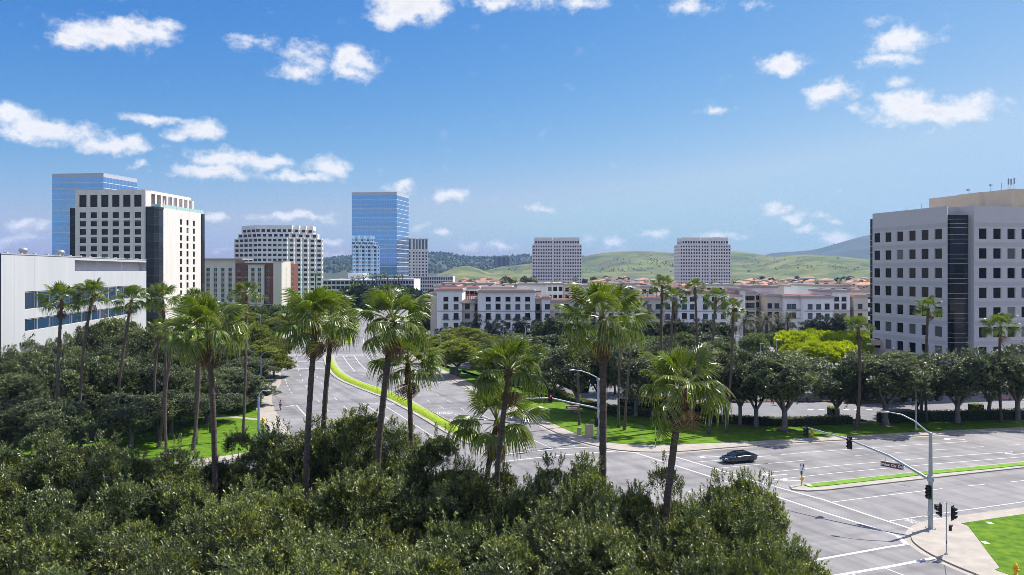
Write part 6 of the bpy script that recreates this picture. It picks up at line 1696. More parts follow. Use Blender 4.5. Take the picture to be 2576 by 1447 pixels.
# small distant palms
DP = [(579, 747, 430, 22), (598, 749, 430, 20), (645, 744, 430, 20), (666, 750, 430, 20), (623, 752, 432, 16)]
for i, (x_, y_, Yk, wp) in enumerate(DP): palm(f'small distant fan palm before the hotel, {nth(i, 5)} of five' , x_, y_, Yk, wp, x_, y_ + 30, 2.4, 'small palms before the hotel', 14, i, skirt=.6, dead=0)
DQ = [(733, 697), (746, 696), (794, 688), (887, 702), (901, 699), (915, 697), (926, 694), (938, 696), (947, 693), (957, 695), (967, 692), (975, 696), (992, 694), (1002, 696), (1012, 693)]
for i, (x_, y_) in enumerate(DQ): palm(f'small distant palm at the white and blue tower feet, {nth(i, len(DQ))}', x_, y_, 548, 15, x_, y_ + 30, 2.0, 'palms at the tower feet', 12, i, skirt=.5, dead=0)
DR = [(1296, 706), (1344, 703), (1447, 703), (1272, 711), (1400, 708), (1796, 711), (1846, 708), (1896, 713), (2055, 711), (2112, 712), (1955, 713), (1530, 709), (1640, 712)]
DR = sorted(DR)
for i, (x_, y_) in enumerate(DR): palm(f'small dark palm among the tiled roofs, {nth(i, len(DR))} of them', x_, y_, 480, 17, x_, y_ + 20, 2.2, 'palms among the tiled roofs', 13, i, skirt=.4, dead=0)
# ---------------------------------------------------------------- date palms (feather leaves)
def date_crown(seed, n_=46, L_=3.6):
    rg = np.random.default_rng(seed); P, A, S = [], [], []
    for i in range(n_):
        u = i / n_; e = R(78 - 118 * u); phi = i * 2.4
        d = np.array([math.cos(phi), math.sin(phi), 0]); side = np.array([-math.sin(phi), math.cos(phi), 0])
        for k_ in range(26):
            t_ = (k_ + 1) / 26; ee = e - 1.15 * t_ ** 1.5
            p = d * (L_ * t_ * math.cos((e + ee) / 2)) + np.array([0, 0, L_ * t_ * math.sin((e + ee) / 2)])
            tang = d * math.cos(ee) + np.array([0, 0, math.sin(ee)])
            for sg in (-1, 1):
                P.append(p); A.append(tang * .75 + side * sg * .65 + np.array([0, 0, .12])); S.append(tang)
    P, A, S = np.array(P), unit(np.array(A)), np.array(S); n2 = len(P)
    sd = unit(np.cross(A, np.cross(S, A)))
    v, _ = leaf_geo(P, A, sd, rg.uniform(.42, .62, n2), np.full(n2, .035), None)
    return leaf_object('crown', v, np.clip(rg.normal(.5, .15, n2), 0, 1), m_leafo)
DCR = [date_crown(3), date_crown(4)]
DT = [(1873, 812, 236), (1928, 808, 238), (1982, 806, 240), (1842, 818, 240), (1956, 812, 243), (1905, 815, 243)]
DT = sorted(DT)
for i, (px, py, Yk) in enumerate(DT):
    o = thing('date_palm', f'grey-green date palm with feathery arching crown before the stepped apartments, {nth(i, len(DT))} of them', 'palm tree', (PX(px, Yk), Yk, .1), i * 1.1, 'date palms')
    z_ = PZ(py, Yk); MB().tube([(0, 0, 0), (0, 0, z_)], [.38, .3], 8, cap=False).build('trunk', m_ptrunk, o)
    link('crown', DCR[i % 2], o, Matrix.Translation((0, 0, z_)) @ Matrix.Diagonal((1.15, 1.15, 1.1, 1)))

# ================================================================ STREET FURNITURE, VEHICLES, PEOPLE
m_sigblack = mat('signal_black', (.010, .014, .014), .45)
m_lens = {'red': None, 'amber': None, 'green': None}
def emit(name, col, st):
    m = bpy.data.materials.new(name); m.use_nodes = True; b = m.node_tree.nodes['Principled BSDF']; b.inputs['Base Color'].default_value = (*col, 1); b.inputs['Emission Color'].default_value = (*col, 1); b.inputs['Emission Strength'].default_value = st; b.inputs['Roughness'].default_value = .3
    return m
m_redlit = emit('lit_red_lens', (.8, .02, .02), 2.5); m_greenlit = emit('lit_green_lens', (.02, .75, .35), 2.0)
m_lensoff = {'red': mat('unlit_red_lens', (.07, .012, .012), .25), 'amber': mat('unlit_amber_lens', (.07, .04, .008), .25), 'green': mat('unlit_green_lens', (.008, .045, .03), .25)}
m_brownsign = mat('brown_sign_face', (.125, .035, .022), .45)
m_signwhite = mat('white_sign_face', (.75, .75, .75), .5)
m_signback = mat('sign_back_aluminium', (.45, .46, .48), .45, metallic=.4)
m_signyel = mat('yellow_sign_face', (.72, .38, .01), .5)
m_hydrant = mat('hydrant_yellow', (.72, .42, .01), .45)
m_cab = mat('beige_cabinet', (.46, .37, .26), .6)
m_cabg = mat('green_cabinet', (.16, .21, .17), .6)
m_polew = mat('concrete_lamp_post', (.46, .46, .48), .7)
def signal_head(parent_loc, yaw, label, group='traffic signal heads', lit=None, s_=1.0, backplate=True, parts=True):
    """three-lens head with visors and backplate; front faces local -y"""
    o = thing('traffic_signal', label, 'traffic light', parent_loc, yaw, group, (s_, s_, s_))
    MB().box(-.17, .17, -.10, .12, -.52, .52).build('housing', m_sigblack, o)
    if backplate: MB().box(-.29, .29, .02, .04, -.66, .66).build('backplate', m_sigblack, o)
    for k_, c in enumerate(('red', 'amber', 'green')):
        z_ = .34 - .34 * k_
        MB().lathe([(.135, 0), (.11, .03), (.02, .045)], 12).build('lens', (m_redlit if c == 'red' else m_greenlit) if lit == c else m_lensoff[c], o, Matrix.Translation((0, -.10, z_)) @ Matrix.Rotation(R(90), 4, 'X'))
        mb = MB(); n_ = 10
        A_ = [(math.cos(R(-40 + 260 * i / n_)) * .155, math.sin(R(-40 + 260 * i / n_)) * .155) for i in range(n_ + 1)]
        for i in range(n_):
            (x0, z0), (x1, z1) = A_[i], A_[i + 1]; d0 = .30 * (.55 + .45 * (i / n_ * (1 - i / n_) * 4)); 
            mb.quad((x0, -.10, z_ + z0), (x1, -.10, z_ + z1), (x1, -.10 - d0, z_ + z1), (x0, -.10 - d0, z_ + z0))
        mb.build('visor', m_sigblack, o)
    return o
def luminaire(o, pts, r0=.07, mm=None, head_dir=None):
    """curved arm and cobra head"""
    mm = mm or m_metal
    MB().tube(pts, [r0 * 1.1 - r0 * .45 * i / (len(pts) - 1) for i in range(len(pts))], 8).build('lamp_arm', mm, o)
    e = Vector(pts[-1]); d = (e - Vector(pts[-2])); d.z = 0; d.normalize(); s_ = Vector((-d.y, d.x, 0))
    mb = MB(); rings = []
    for t_, w_, h0, h1 in ((-.05, .06, -.04, .06), (.12, .15, -.09, .10), (.40, .19, -.12, .10), (.70, .15, -.10, .06), (.82, .05, -.05, .02)):
        c = e + d * t_
        rings.append([c - s_ * w_ + Vector((0, 0, h0 * .4)), c + Vector((0, 0, h0)), c + s_ * w_ + Vector((0, 0, h0 * .4)), c + s_ * w_ * .7 + Vector((0, 0, h1 * .8)), c + Vector((0, 0, h1)), c - s_ * w_ * .7 + Vector((0, 0, h1 * .8))])
    v = [p for r_ in rings for p in r_]; n_ = 6
    mb.add(v, [(i * n_ + k_, i * n_ + (k_ + 1) % n_, (i + 1) * n_ + (k_ + 1) % n_, (i + 1) * n_ + k_) for i in range(4) for k_ in range(n_)] + [tuple(range(n_))[::-1], tuple(range(24, 30))], 0, True)
    mb.build('lamp_head', m_signback, o)
def street_sign(label, loc, yaw, text, w_=2.35, h_=.56, hang=(.0,)):
    o = thing('street_name_sign', label, 'street sign', loc, yaw)
    MB().box(-w_ / 2, w_ / 2, -.09, .09, -h_, 0).build('sign_box', m_signback, o)
    for sg in (-1, 1):
        MB().box(-w_ / 2 + .05, w_ / 2 - .05, min(sg * .094, sg * .09), max(sg * .094, sg * .09), -h_ + .05, -.05).build('sign_face', m_brownsign, o)
        me = text_mesh(text, .40, .002, .008); me.materials.append(m_signwhite)
        link('lettering', me, o, Matrix.Translation((0, sg * .101, -h_ / 2)) @ Matrix.Rotation(R(0 if sg < 0 else 180), 4, 'Z') @ Matrix.Rotation(R(90), 4, 'X'))
    for x_ in (-w_ * .3, w_ * .3): MB().tube([(x_, 0, 0), (x_, 0, .36)], .02, 5).build('hanger', m_metal, o)
    return o

# --- big mast at the right corner
b0 = Vector(G(2341, 1334)); Yb0 = b0.y
mast = thing('signal_mast', 'tall galvanised signal mast with long sloping arm at the right street corner', 'signal mast', (b0.x, b0.y, .14))
hp = PZ(1092, Yb0) - .14
MB().tube([(0, 0, 0), (0, 0, hp)], [.24, .15], 12).build('pole', m_metal, mast)
MB().lathe([(.16, 0), (.19, .02), (.19, .10), (.05, .16)], 12, (0, 0, hp)).build('pole_cap', m_metal, mast)
MB().box(-.36, .36, -.36, .36, 0, .05).build('base_plate', m_metal, mast)
for sx, sy in ((-1, -1), (1, -1), (1, 1), (-1, 1)): MB().tube([(sx * .29, sy * .29, .05), (sx * .29, sy * .29, .16)], .035, 6).build('anchor_bolt', m_metal, mast)
# the arm reaches over the road, away from the viewer: its tip stands over the far kerb lanes
def at_line(px, py, p0, d):
    """height and position on the vertical plane through p0 along d seen at a picture point"""
    t_ = (px - CX) / F
    s_ = (t_ * p0.y - p0.x) / (d.x - t_ * d.y)
    q = p0 + d * s_
    return Vector((q.x, q.y, PZ(py, q.y))), s_
arm_d = Vector((-.62, .785)).normalized()
p_at, _ = at_line(2331, 1202, b0, arm_d)
tip, sl = at_line(2032, 1076, b0, arm_d); mid1, _ = at_line(2235, 1146, b0, arm_d); mid2, _ = at_line(2135, 1105.5, b0, arm_d)
lo = lambda p: (p.x - b0.x, p.y - b0.y, p.z - .14)
MB().tube([lo(p_at), lo(mid1), lo(mid2), lo(tip)], [.145, .12, .09, .06], 10).build('mast_arm', m_metal, mast)
MB().lathe([(.22, 0), (.30, .05), (.30, .55), (.22, .6)], 12, (0, 0, p_at.z - .45)).build('arm_clamp', m_metal, mast)
ld = Vector((-.86, .51)).normalized()
L1, _ = at_line(2336, 1089, b0, ld); L2, _ = at_line(2300, 1059, b0, ld); L3, _ = at_line(2268, 1043, b0, ld); L4, _ = at_line(2236, 1037, b0, ld)
luminaire(mast, [lo(L1), lo(L2), lo(L3), lo(L4)], .075)
MB().box(-.22, -.18, -.16, .16, 1.3, 1.7).build('access_cover', m_frame_l, mast)
yaw_s = R(-62)
h1, _ = at_line(2028, 1083, b0, arm_d); h2, _ = at_line(2137, 1112, b0, arm_d)
signal_head((h1.x, h1.y, h1.z - .15), R(-55), 'dark traffic signal head at the tip of the long mast arm')
signal_head((h2.x, h2.y, h2.z - .1), R(-55), 'dark traffic signal head hanging midway along the long mast arm')
signal_head((b0.x - .30, b0.y - .18, PZ(1237, Yb0)), R(-55), 'dark traffic signal head mounted on the mast pole at the right corner')
sg, _ = at_line(2244, 1163, b0, arm_d)
street_sign('brown street name sign reading Irvine Ctr Dr, hanging from the long mast arm', (sg.x - .05, sg.y - .1, sg.z), math.atan2(-arm_d.y, -arm_d.x), 'Irvine Ctr Dr', 2.25)
# pedestrian post with two heads
p0 = Vector(G(2381, 1398)); Yp = p0.y
pp = thing('signal_post', 'short grey pedestrian signal post on the pavement at the right corner', 'signal post', (p0.x, p0.y, .14))
hq = PZ(1296, Yp) - .14
MB().tube([(0, 0, 0), (0, 0, hq)], .055, 10).build('post', m_metal, pp); MB().lathe([(.16, 0), (.16, .04), (.07, .12)], 10).build('foot', m_metal, pp)
MB().tube([(-.42, .1, PZ(1298, Yp)), (.2, -.05, PZ(1303, Yp))], .025, 6).tube([(-.42, .1, PZ(1268, Yp)), (.2, -.05, PZ(1271, Yp))], .025, 6).tube([(0, 0, hq - .3), (0, 0, PZ(1268, Yp))], .03, 6).build('bracket', m_metal, pp)
MB().box(-.09, .0, -.12, -.05, .95, 1.15).build('push_button', m_frame_d, pp)
signal_head((p0.x - .50, p0.y + .1, PZ(1284, Yp) + .0), R(-100), 'signal head seen from its back, left one on the short pedestrian post', s_=.92)
signal_head((p0.x + .52, p0.y - .1, PZ(1290, Yp)), R(38), 'signal head with large dark visors, right one on the short pedestrian post', s_=.98)
def ped_head(loc, yaw, label):
    o = thing('pedestrian_signal', label, 'traffic light', loc, yaw)
    MB().box(-.22, .22, -.12, .12, -.22, .22).build('housing', m_sigblack, o); MB().box(-.25, .25, -.22, -.12, .20, .24).build('visor', m_sigblack, o)
    MB().box(-.18, .18, -.125, -.12, -.18, .18).build('screen', m_frame_d, o)
ped_head((p0.x + .33, p0.y, PZ(1328, Yp)), R(60), 'square pedestrian signal box on the short post')
ped_head((b0.x + .50, b0.y + .0, PZ(1275, Yb0)), R(70), 'square pedestrian signal box on the side of the big mast')
# --- centre mast (Barranca)
c0 = Vector((PX(1505, 117), 117.0))
cm = thing('signal_mast', 'grey signal mast behind the largest near palm, with curved lamp arm to the left', 'signal mast', (c0.x, c0.y, .14))
hc = PZ(951, 117) - .14
MB().tube([(0, 0, 0), (0, 0, hc)], [.24, .16], 10).build('pole', m_metal, cm)
MB().lathe([(.2, 0), (.25, .03), (.25, .4), (.1, .5)], 10, (0, 0, hc - .5)).build('pole_cap', m_metal, cm)
MB().box(-.34, .34, -.34, .34, 0, .05).build('base_plate', m_metal, cm)
cd = Vector((-.80, -.60)).normalized()
lc = lambda p: (p.x - c0.x, p.y - c0.y, p.z - .14)
A0, _ = at_line(1503, 1027, c0, cd); A1, _ = at_line(1440, 1014, c0, cd); A2, _ = at_line(1385, 1001, c0, cd); A3, _ = at_line(1312, 1003, c0, cd)
MB().tube([lc(A0), lc(A1), lc(A2), lc(A3)], [.14, .115, .09, .06], 8).build('mast_arm', m_metal, cm)
cl = Vector((-.97, -.24)).normalized()
Q = [at_line(px, py, c0, cl)[0] for px, py in ((1502, 950), (1482, 940), (1462, 933), (1445, 931))]
luminaire(cm, [lc(p) for p in Q], .075)
signal_head((A2.x - .05, A2.y - .1, A2.z - .05), R(20), 'traffic signal head showing red, on the arm beside the Barranca sign', lit='red')
sb, _ = at_line(1439.5, 1021, c0, cd)
street_sign('brown street name sign reading Barranca, hanging before the right lawn', (sb.x, sb.y - .05, sb.z + .05), R(6), 'Barranca', 1.95)
signal_head((c0.x - .28, c0.y - .25, PZ(1062, 117)), R(15), 'traffic signal head on the pole of the mast behind the largest near palm')
# cabinet
q = Vector(G(1482, 1103)); cb = thing('utility_cabinet', 'beige traffic control cabinet on the pavement, left of the largest near palm trunk', 'cabinet', (q.x, q.y, .14), R(-8))
MB().box(-.62, .62, -.4, .4, .12, 1.85).build('body', m_cab, cb); MB().box(-.7, .7, -.46, .46, 0, .12).build('plinth', m_conc, cb); MB().box(-.66, .66, -.44, .44, 1.85, 1.92).build('lid', m_cab, cb)
MB().box(-.54, .54, -.415, -.4, .22, 1.75).build('door', m_cab, cb); MB().box(.38, .44, -.45, -.415, .9, 1.1).build('handle', m_metal, cb)
q = Vector(G(1464, 1096)); cb2 = thing('utility_cabinet', 'small tan cabinet beside the beige traffic cabinet', 'cabinet', (q.x - .4, q.y, .14), R(-8)); MB().box(-.35, .35, -.25, .25, 0, 1.0).build('body', m_cab, cb2); MB().box(-.38, .38, -.28, .28, 1.0, 1.05).build('lid', m_cab, cb2)
# push-button post by the crossing
q = Vector(G(1649, 1129)); ps_ = thing('signal_post', 'thin grey push-button post at the pavement edge before the right lawn', 'signal post', (q.x, q.y, .14))
MB().tube([(0, 0, 0), (0, 0, 2.9)], .055, 8).build('post', m_metal, ps_); MB().box(-.12, .12, -.18, -.06, 1.0, 1.3).build('push_button', m_frame_d, ps_); MB().lathe([(.15, 0), (.13, .05), (.06, .1)], 8).build('foot', m_metal, ps_)
# --- left mast
l0 = Vector(G(651, 1152)); Yl0 = l0.y
lm = thing('signal_mast', 'pale blue-grey signal mast with short lamp arm at the left corner', 'signal mast', (l0.x, l0.y, .14))
hl = PZ(1000, Yl0) - .14; ll = lambda p: (p.x - l0.x, p.y - l0.y, p.z - .14)
m_metalb = mat('blue_grey_steel', (.30, .37, .45), .45, metallic=.3)
MB().tube([(0, 0, 0), (0, 0, hl)], [.23, .16], 10).build('pole', m_metalb, lm)
MB().box(-.33, .33, -.33, .33, 0, .05).build('base_plate', m_metalb, lm)
dd = Vector((.70, -.71)).normalized(); de = Vector((.85, .53)).normalized()
luminaire(lm, [ll(at_line(px, py, l0, de)[0]) for px, py in ((651, 999), (654, 989), (660, 983), (667, 983))], .07)
A = [at_line(px, py, l0, dd)[0] for px, py in ((651, 1103), (665, 1092), (676, 1089), (690, 1096), (740, 1128))]
MB().tube([ll(p) for p in A], [.13, .12, .11, .10, .08], 8).build('mast_arm', m_metalb, lm)
signal_head((A[3].x, A[3].y - .1, A[3].z), R(160), 'traffic signal head on the bent arm of the left mast', s_=1.05)
signal_head((A[3].x + .9, A[3].y - .9, A[3].z - .3), R(120), 'second traffic signal head on the bent arm of the left mast, nearest the road', s_=1.05)
q = at_line(663, 1110, l0, dd)[0]; o = thing('utility_box', 'small grey box mounted on the arm of the left mast', 'box', tuple(q)); MB().box(-.3, .3, -.2, .2, -.3, .25).build('body', m_signback, o); MB().box(-.33, .33, -.24, .24, .25, .3).build('lid', m_signback, o)
# --- next junction: mast, signals, sign
g0 = Vector(G(773, 867)); gm = thing('signal_mast', 'distant signal mast at the next junction, left of the road, arm over the lanes', 'signal mast', (g0.x, g0.y, .14)); hg = PZ(832, g0.y)
MB().tube([(0, 0, 0), (0, 0, hg + 2.6)], [.24, .16], 8).build('pole', m_metal, gm)
ga = [Vector((PX(px, g0.y - 2), g0.y - 2, PZ(py, g0.y - 2))) for px, py in ((773, 845), (800, 838), (830, 831), (882, 829))]
MB().tube([(p.x - g0.x, p.y - g0.y, p.z - .14) for p in ga], [.15, .13, .10, .07], 8).build('mast_arm', m_metal, gm)
luminaire(gm, [(0, 0, hg + 2.4), (-1.6, -.1, hg + 3.4), (-3.2, -.2, hg + 3.9)] if False else [(-.1, 0, hg + 2.4), (1.4, -.1, hg + 3.5), (3.4, -.2, hg + 4.3)], .08)
signal_head((PX(825, g0.y), g0.y - 2.2, PZ(833, g0.y) ), R(0), 'distant signal head on the arm at the next junction, left one over the lanes', s_=1.25)
signal_head((PX(879.5, g0.y), g0.y - 2.2, PZ(830, g0.y)), R(0), 'distant signal head on the arm at the next junction, near the arm tip', s_=1.25)
signal_head((PX(765, g0.y), g0.y - .2, PZ(836, g0.y)), R(0), 'distant signal head showing red at the left kerb of the next junction', lit='red', s_=1.2)
signal_head((PX(880, 330), 330, PZ(815, 330)), R(0), 'small far signal head showing red beyond the next junction', lit='red', s_=1.5)
signal_head((PX(926, 300), 300, PZ(821, 300)), R(0), 'small far signal head showing green beyond the next junction', lit='green', s_=1.5)
for px, Yq, yt, tl in ((880, 330, 815, 'red'), (926, 300, 821, 'green')):
    o = thing('signal_post', f'slim post carrying the small far signal showing {tl}', 'signal post', (PX(px, Yq), Yq + .3, .1)); MB().tube([(0, 0, 0), (0, 0, PZ(yt, Yq))], .1, 6).build('post', m_metal, o)
street_sign('small brown street name sign hanging from the arm at the next junction', (PX(781, g0.y) , g0.y - 2, PZ(843.5, g0.y)), 0, 'Gateway', 2.5, .62)
# median signs
def median_sign(label, px, py, h_, yaw, s_=1.0):
    q = Vector(G(px, py)); o = thing('keep_right_sign', label, 'road sign', (q.x, q.y, .13), yaw, None, (s_, s_, s_))
    MB().tube([(0, 0, 0), (0, 0, h_)], .05, 6).build('post', mat('rust_brown_post', (.14, .05, .03), .6), o)
    MB().box(-.32, .32, -.07, -.05, h_ - .85, h_ + .1).build('sign_face', m_signwhite, o)
    ar = MB().add([(x_, -.074, z_) for x_, z_ in ((.02, h_ - .72), (.12, h_ - .72), (.20, h_ - .32), (.26, h_ - .32), (.16, h_ - .02), (.03, h_ - .32), (.10, h_ - .32))], [tuple(range(7))])
    ar.add([(x_, -.074, z_) for x_, z_ in ((-.24, h_ - .3), (-.12, h_ - .3), (-.14, h_ - .05), (-.22, h_ - .05))], [(0, 1, 2, 3)]); ar.build('arrow', m_sigblack, o)
    MB().cbox((0, -.065, .75), (.44, .02, .44), 0, Matrix.Rotation(R(45), 3, 'Y')).build('yellow_marker', m_signyel, o)
    MB().box(.05, .36, .05, .07, h_ - .9, h_ - .1).build('yellow_backing', m_signyel, o)
    MB().box(-.2, .2, .04, .055, 1.25, 1.85).build('back_sign', m_signback, o)
    return o
median_sign('keep-right arrow sign with yellow diamond on the median nose, near the black car', 2017, 1224, 2.55, R(14))
median_sign('small keep-right sign with yellow marker on the median nose of the next junction', 871, 862, 2.9, 0, 1.15)
# --- street lamps
def lamp(label, px, py, ytop, tipx, tipy, Yk=None, mm=None, name='street_lamp', r_=.10, group=None):
    q = Vector(G(px, py)) if Yk is None else Vector((PX(px, Yk), Yk)); Yq = q.y
    o = thing(name, label, 'street lamp', (q.x, q.y, .14), 0, group); hh_ = PZ(ytop, Yq) - .14; tx, tz = PX(tipx, Yq) - q.x, PZ(tipy, Yq) - .14
    MB().tube([(0, 0, 0), (0, 0, hh_)], [r_ * 1.35, r_ * .8], 8).build('pole', mm or m_polew, o); MB().lathe([(r_ * 2.2, 0), (r_ * 2.0, .15), (r_ * 1.4, .4)], 8).build('pole_base', mm or m_polew, o)
    luminaire(o, [(0, 0, hh_ - .05), (tx * .25, 0, hh_ + (tz - hh_) * .65), (tx * .6, 0, hh_ + (tz - hh_) * .95), (tx, 0, tz)], r_ * .62, mm or m_polew)
    return o
lamp('pale single-arm street lamp on the right lawn before the grey office building', 2304, 1082, 946, 2326, 941)
lamp('street lamp with arm reaching right over the left kerb beside the cyclist', 656, 1018, 897, 684, 884, mm=m_metalb)
lamp('short arm street lamp behind the cyclist lamp on the left lawn edge', 659, 1030, 962, 664, 960) if False else None
lamp('distant grey street lamp over the yellow-green trees left of the road', 656, 868, 797, 650, 790, mm=m_metalb)
lamp('white street lamp with long curved arm, right of the median palms', 1109, 936, 846, 1092, 841)
lamp('white street lamp before the apartments, centre', 1322, 870, 825, 1328, 816, Yk=215) 
for i, (px, yt, Yk) in enumerate(sorted(((1330, 855, 200), (1437, 835, 205), (1850, 845, 205), (1913, 865, 180), (1953, 856, 170), (1994, 849, 205), (2003, 885, 150), (1797, 851, 200), (1266, 822, 225), (2182, 866, 165)))):
    o = thing('parking_lamp', f'white box-headed lamp above the car park trees, {nth(i, 10)}', 'street lamp', (PX(px, Yk), Yk, .15), 0, 'car park lamps'); hz = PZ(yt, Yk)
    MB().tube([(0, 0, 0), (0, 0, hz - .2)], [.10, .07], 6).build('pole', m_polew, o); MB().box(-.1, .75, -.22, .22, hz - .2, hz).build('lamp_head', m_signwhite, o)
# --- hydrants, cabinets
def hydrant(label, px, py, s_=1.0):
    q = Vector(G(px, py)); o = thing('fire_hydrant', label, 'fire hydrant', (q.x, q.y, .15), .4, 'yellow fire hydrants', (s_, s_, s_))
    MB().lathe([(.20, 0), (.20, .05), (.13, .07), (.13, .62), (.18, .64), (.18, .70), (.15, .78), (.08, .86), (.04, .90)], 12).build('barrel', m_hydrant, o)
    for a in (0, 180): MB().lathe([(.07, 0), (.07, .10), (.09, .10), (.09, .15), (.02, .16)], 8).build('outlet_cap', m_hydrant, o, Matrix.Translation((0, 0, .48)) @ Matrix.Rotation(R(a), 4, 'Z') @ Matrix.Rotation(R(90), 4, 'Y') @ Matrix.Translation((0, 0, .11)))
    MB().lathe([(.09, 0), (.09, .10), (.11, .10), (.11, .16), (.02, .17)], 8).build('outlet_cap', m_hydrant, o, Matrix.Translation((0, -.11, .42)) @ Matrix.Rotation(R(90), 4, 'X'))
    MB().lathe([(.035, 0), (.03, .06)], 5, (0, 0, .89)).build('top_nut', m_hydrant, o)
hydrant('yellow fire hydrant on the lawn at the bottom right corner', 2555, 1452, 1.1)
hydrant('yellow fire hydrant beside the left lawn path', 662, 1070, 1.25)
hydrant('yellow fire hydrant on the right lawn below the tip of the mast arm', 2042, 1098, 1.25)
hydrant('yellow fire hydrant on the pavement edge left of the Barranca sign', 1339.5, 1044, 1.25)
for i, (px, py, s_) in enumerate(((1139, 941, 1.0), (1156, 941, .6), (1150, 938, .5))):
    q = Vector(G(px, py)); o = thing('utility_cabinet', ('tall green utility cabinet by the trunk of the right laurel', 'low green utility box right of the tall cabinet', 'lowest green utility box behind the tall cabinet')[i], 'cabinet', (q.x, q.y, .15), 0)
    MB().box(-.75 * s_, .75 * s_, -.5 * s_, .5 * s_, 0, 1.5 * s_).build('body', m_cabg, o); MB().box(-.8 * s_, .8 * s_, -.55 * s_, .55 * s_, 1.5 * s_, 1.58 * s_).build('lid', m_cabg, o); MB().box(-.68 * s_, .68 * s_, -.52 * s_, -.5 * s_, .1, 1.4 * s_).build('door', m_cabg, o)
for i, (px, py) in enumerate(((2036, 1225.5), (2479, 1370), (2490, 1320))):
    q = Vector(G(px, py)); o = thing('valve_cover', ('pale valve cover on the median grass behind the arrow sign', 'pale valve cover in the corner lawn, nearer one', 'pale valve cover in the corner lawn, farther one')[i], 'cover', (q.x, q.y, .205 if i == 0 else .17)); MB().box(-.22, .22, -.3, .3, -.03, .012).build('lid', m_signwhite, o); MB().box(-.26, .26, -.34, .34, -.04, .004).build('rim', m_conc, o)
for i, (px, py) in enumerate(((870, 792), (962 + 0, 838))):
    pass
gs = Vector(G(863, 826)); 
# gateway stone pier
q = Vector(G(862, 846)); 
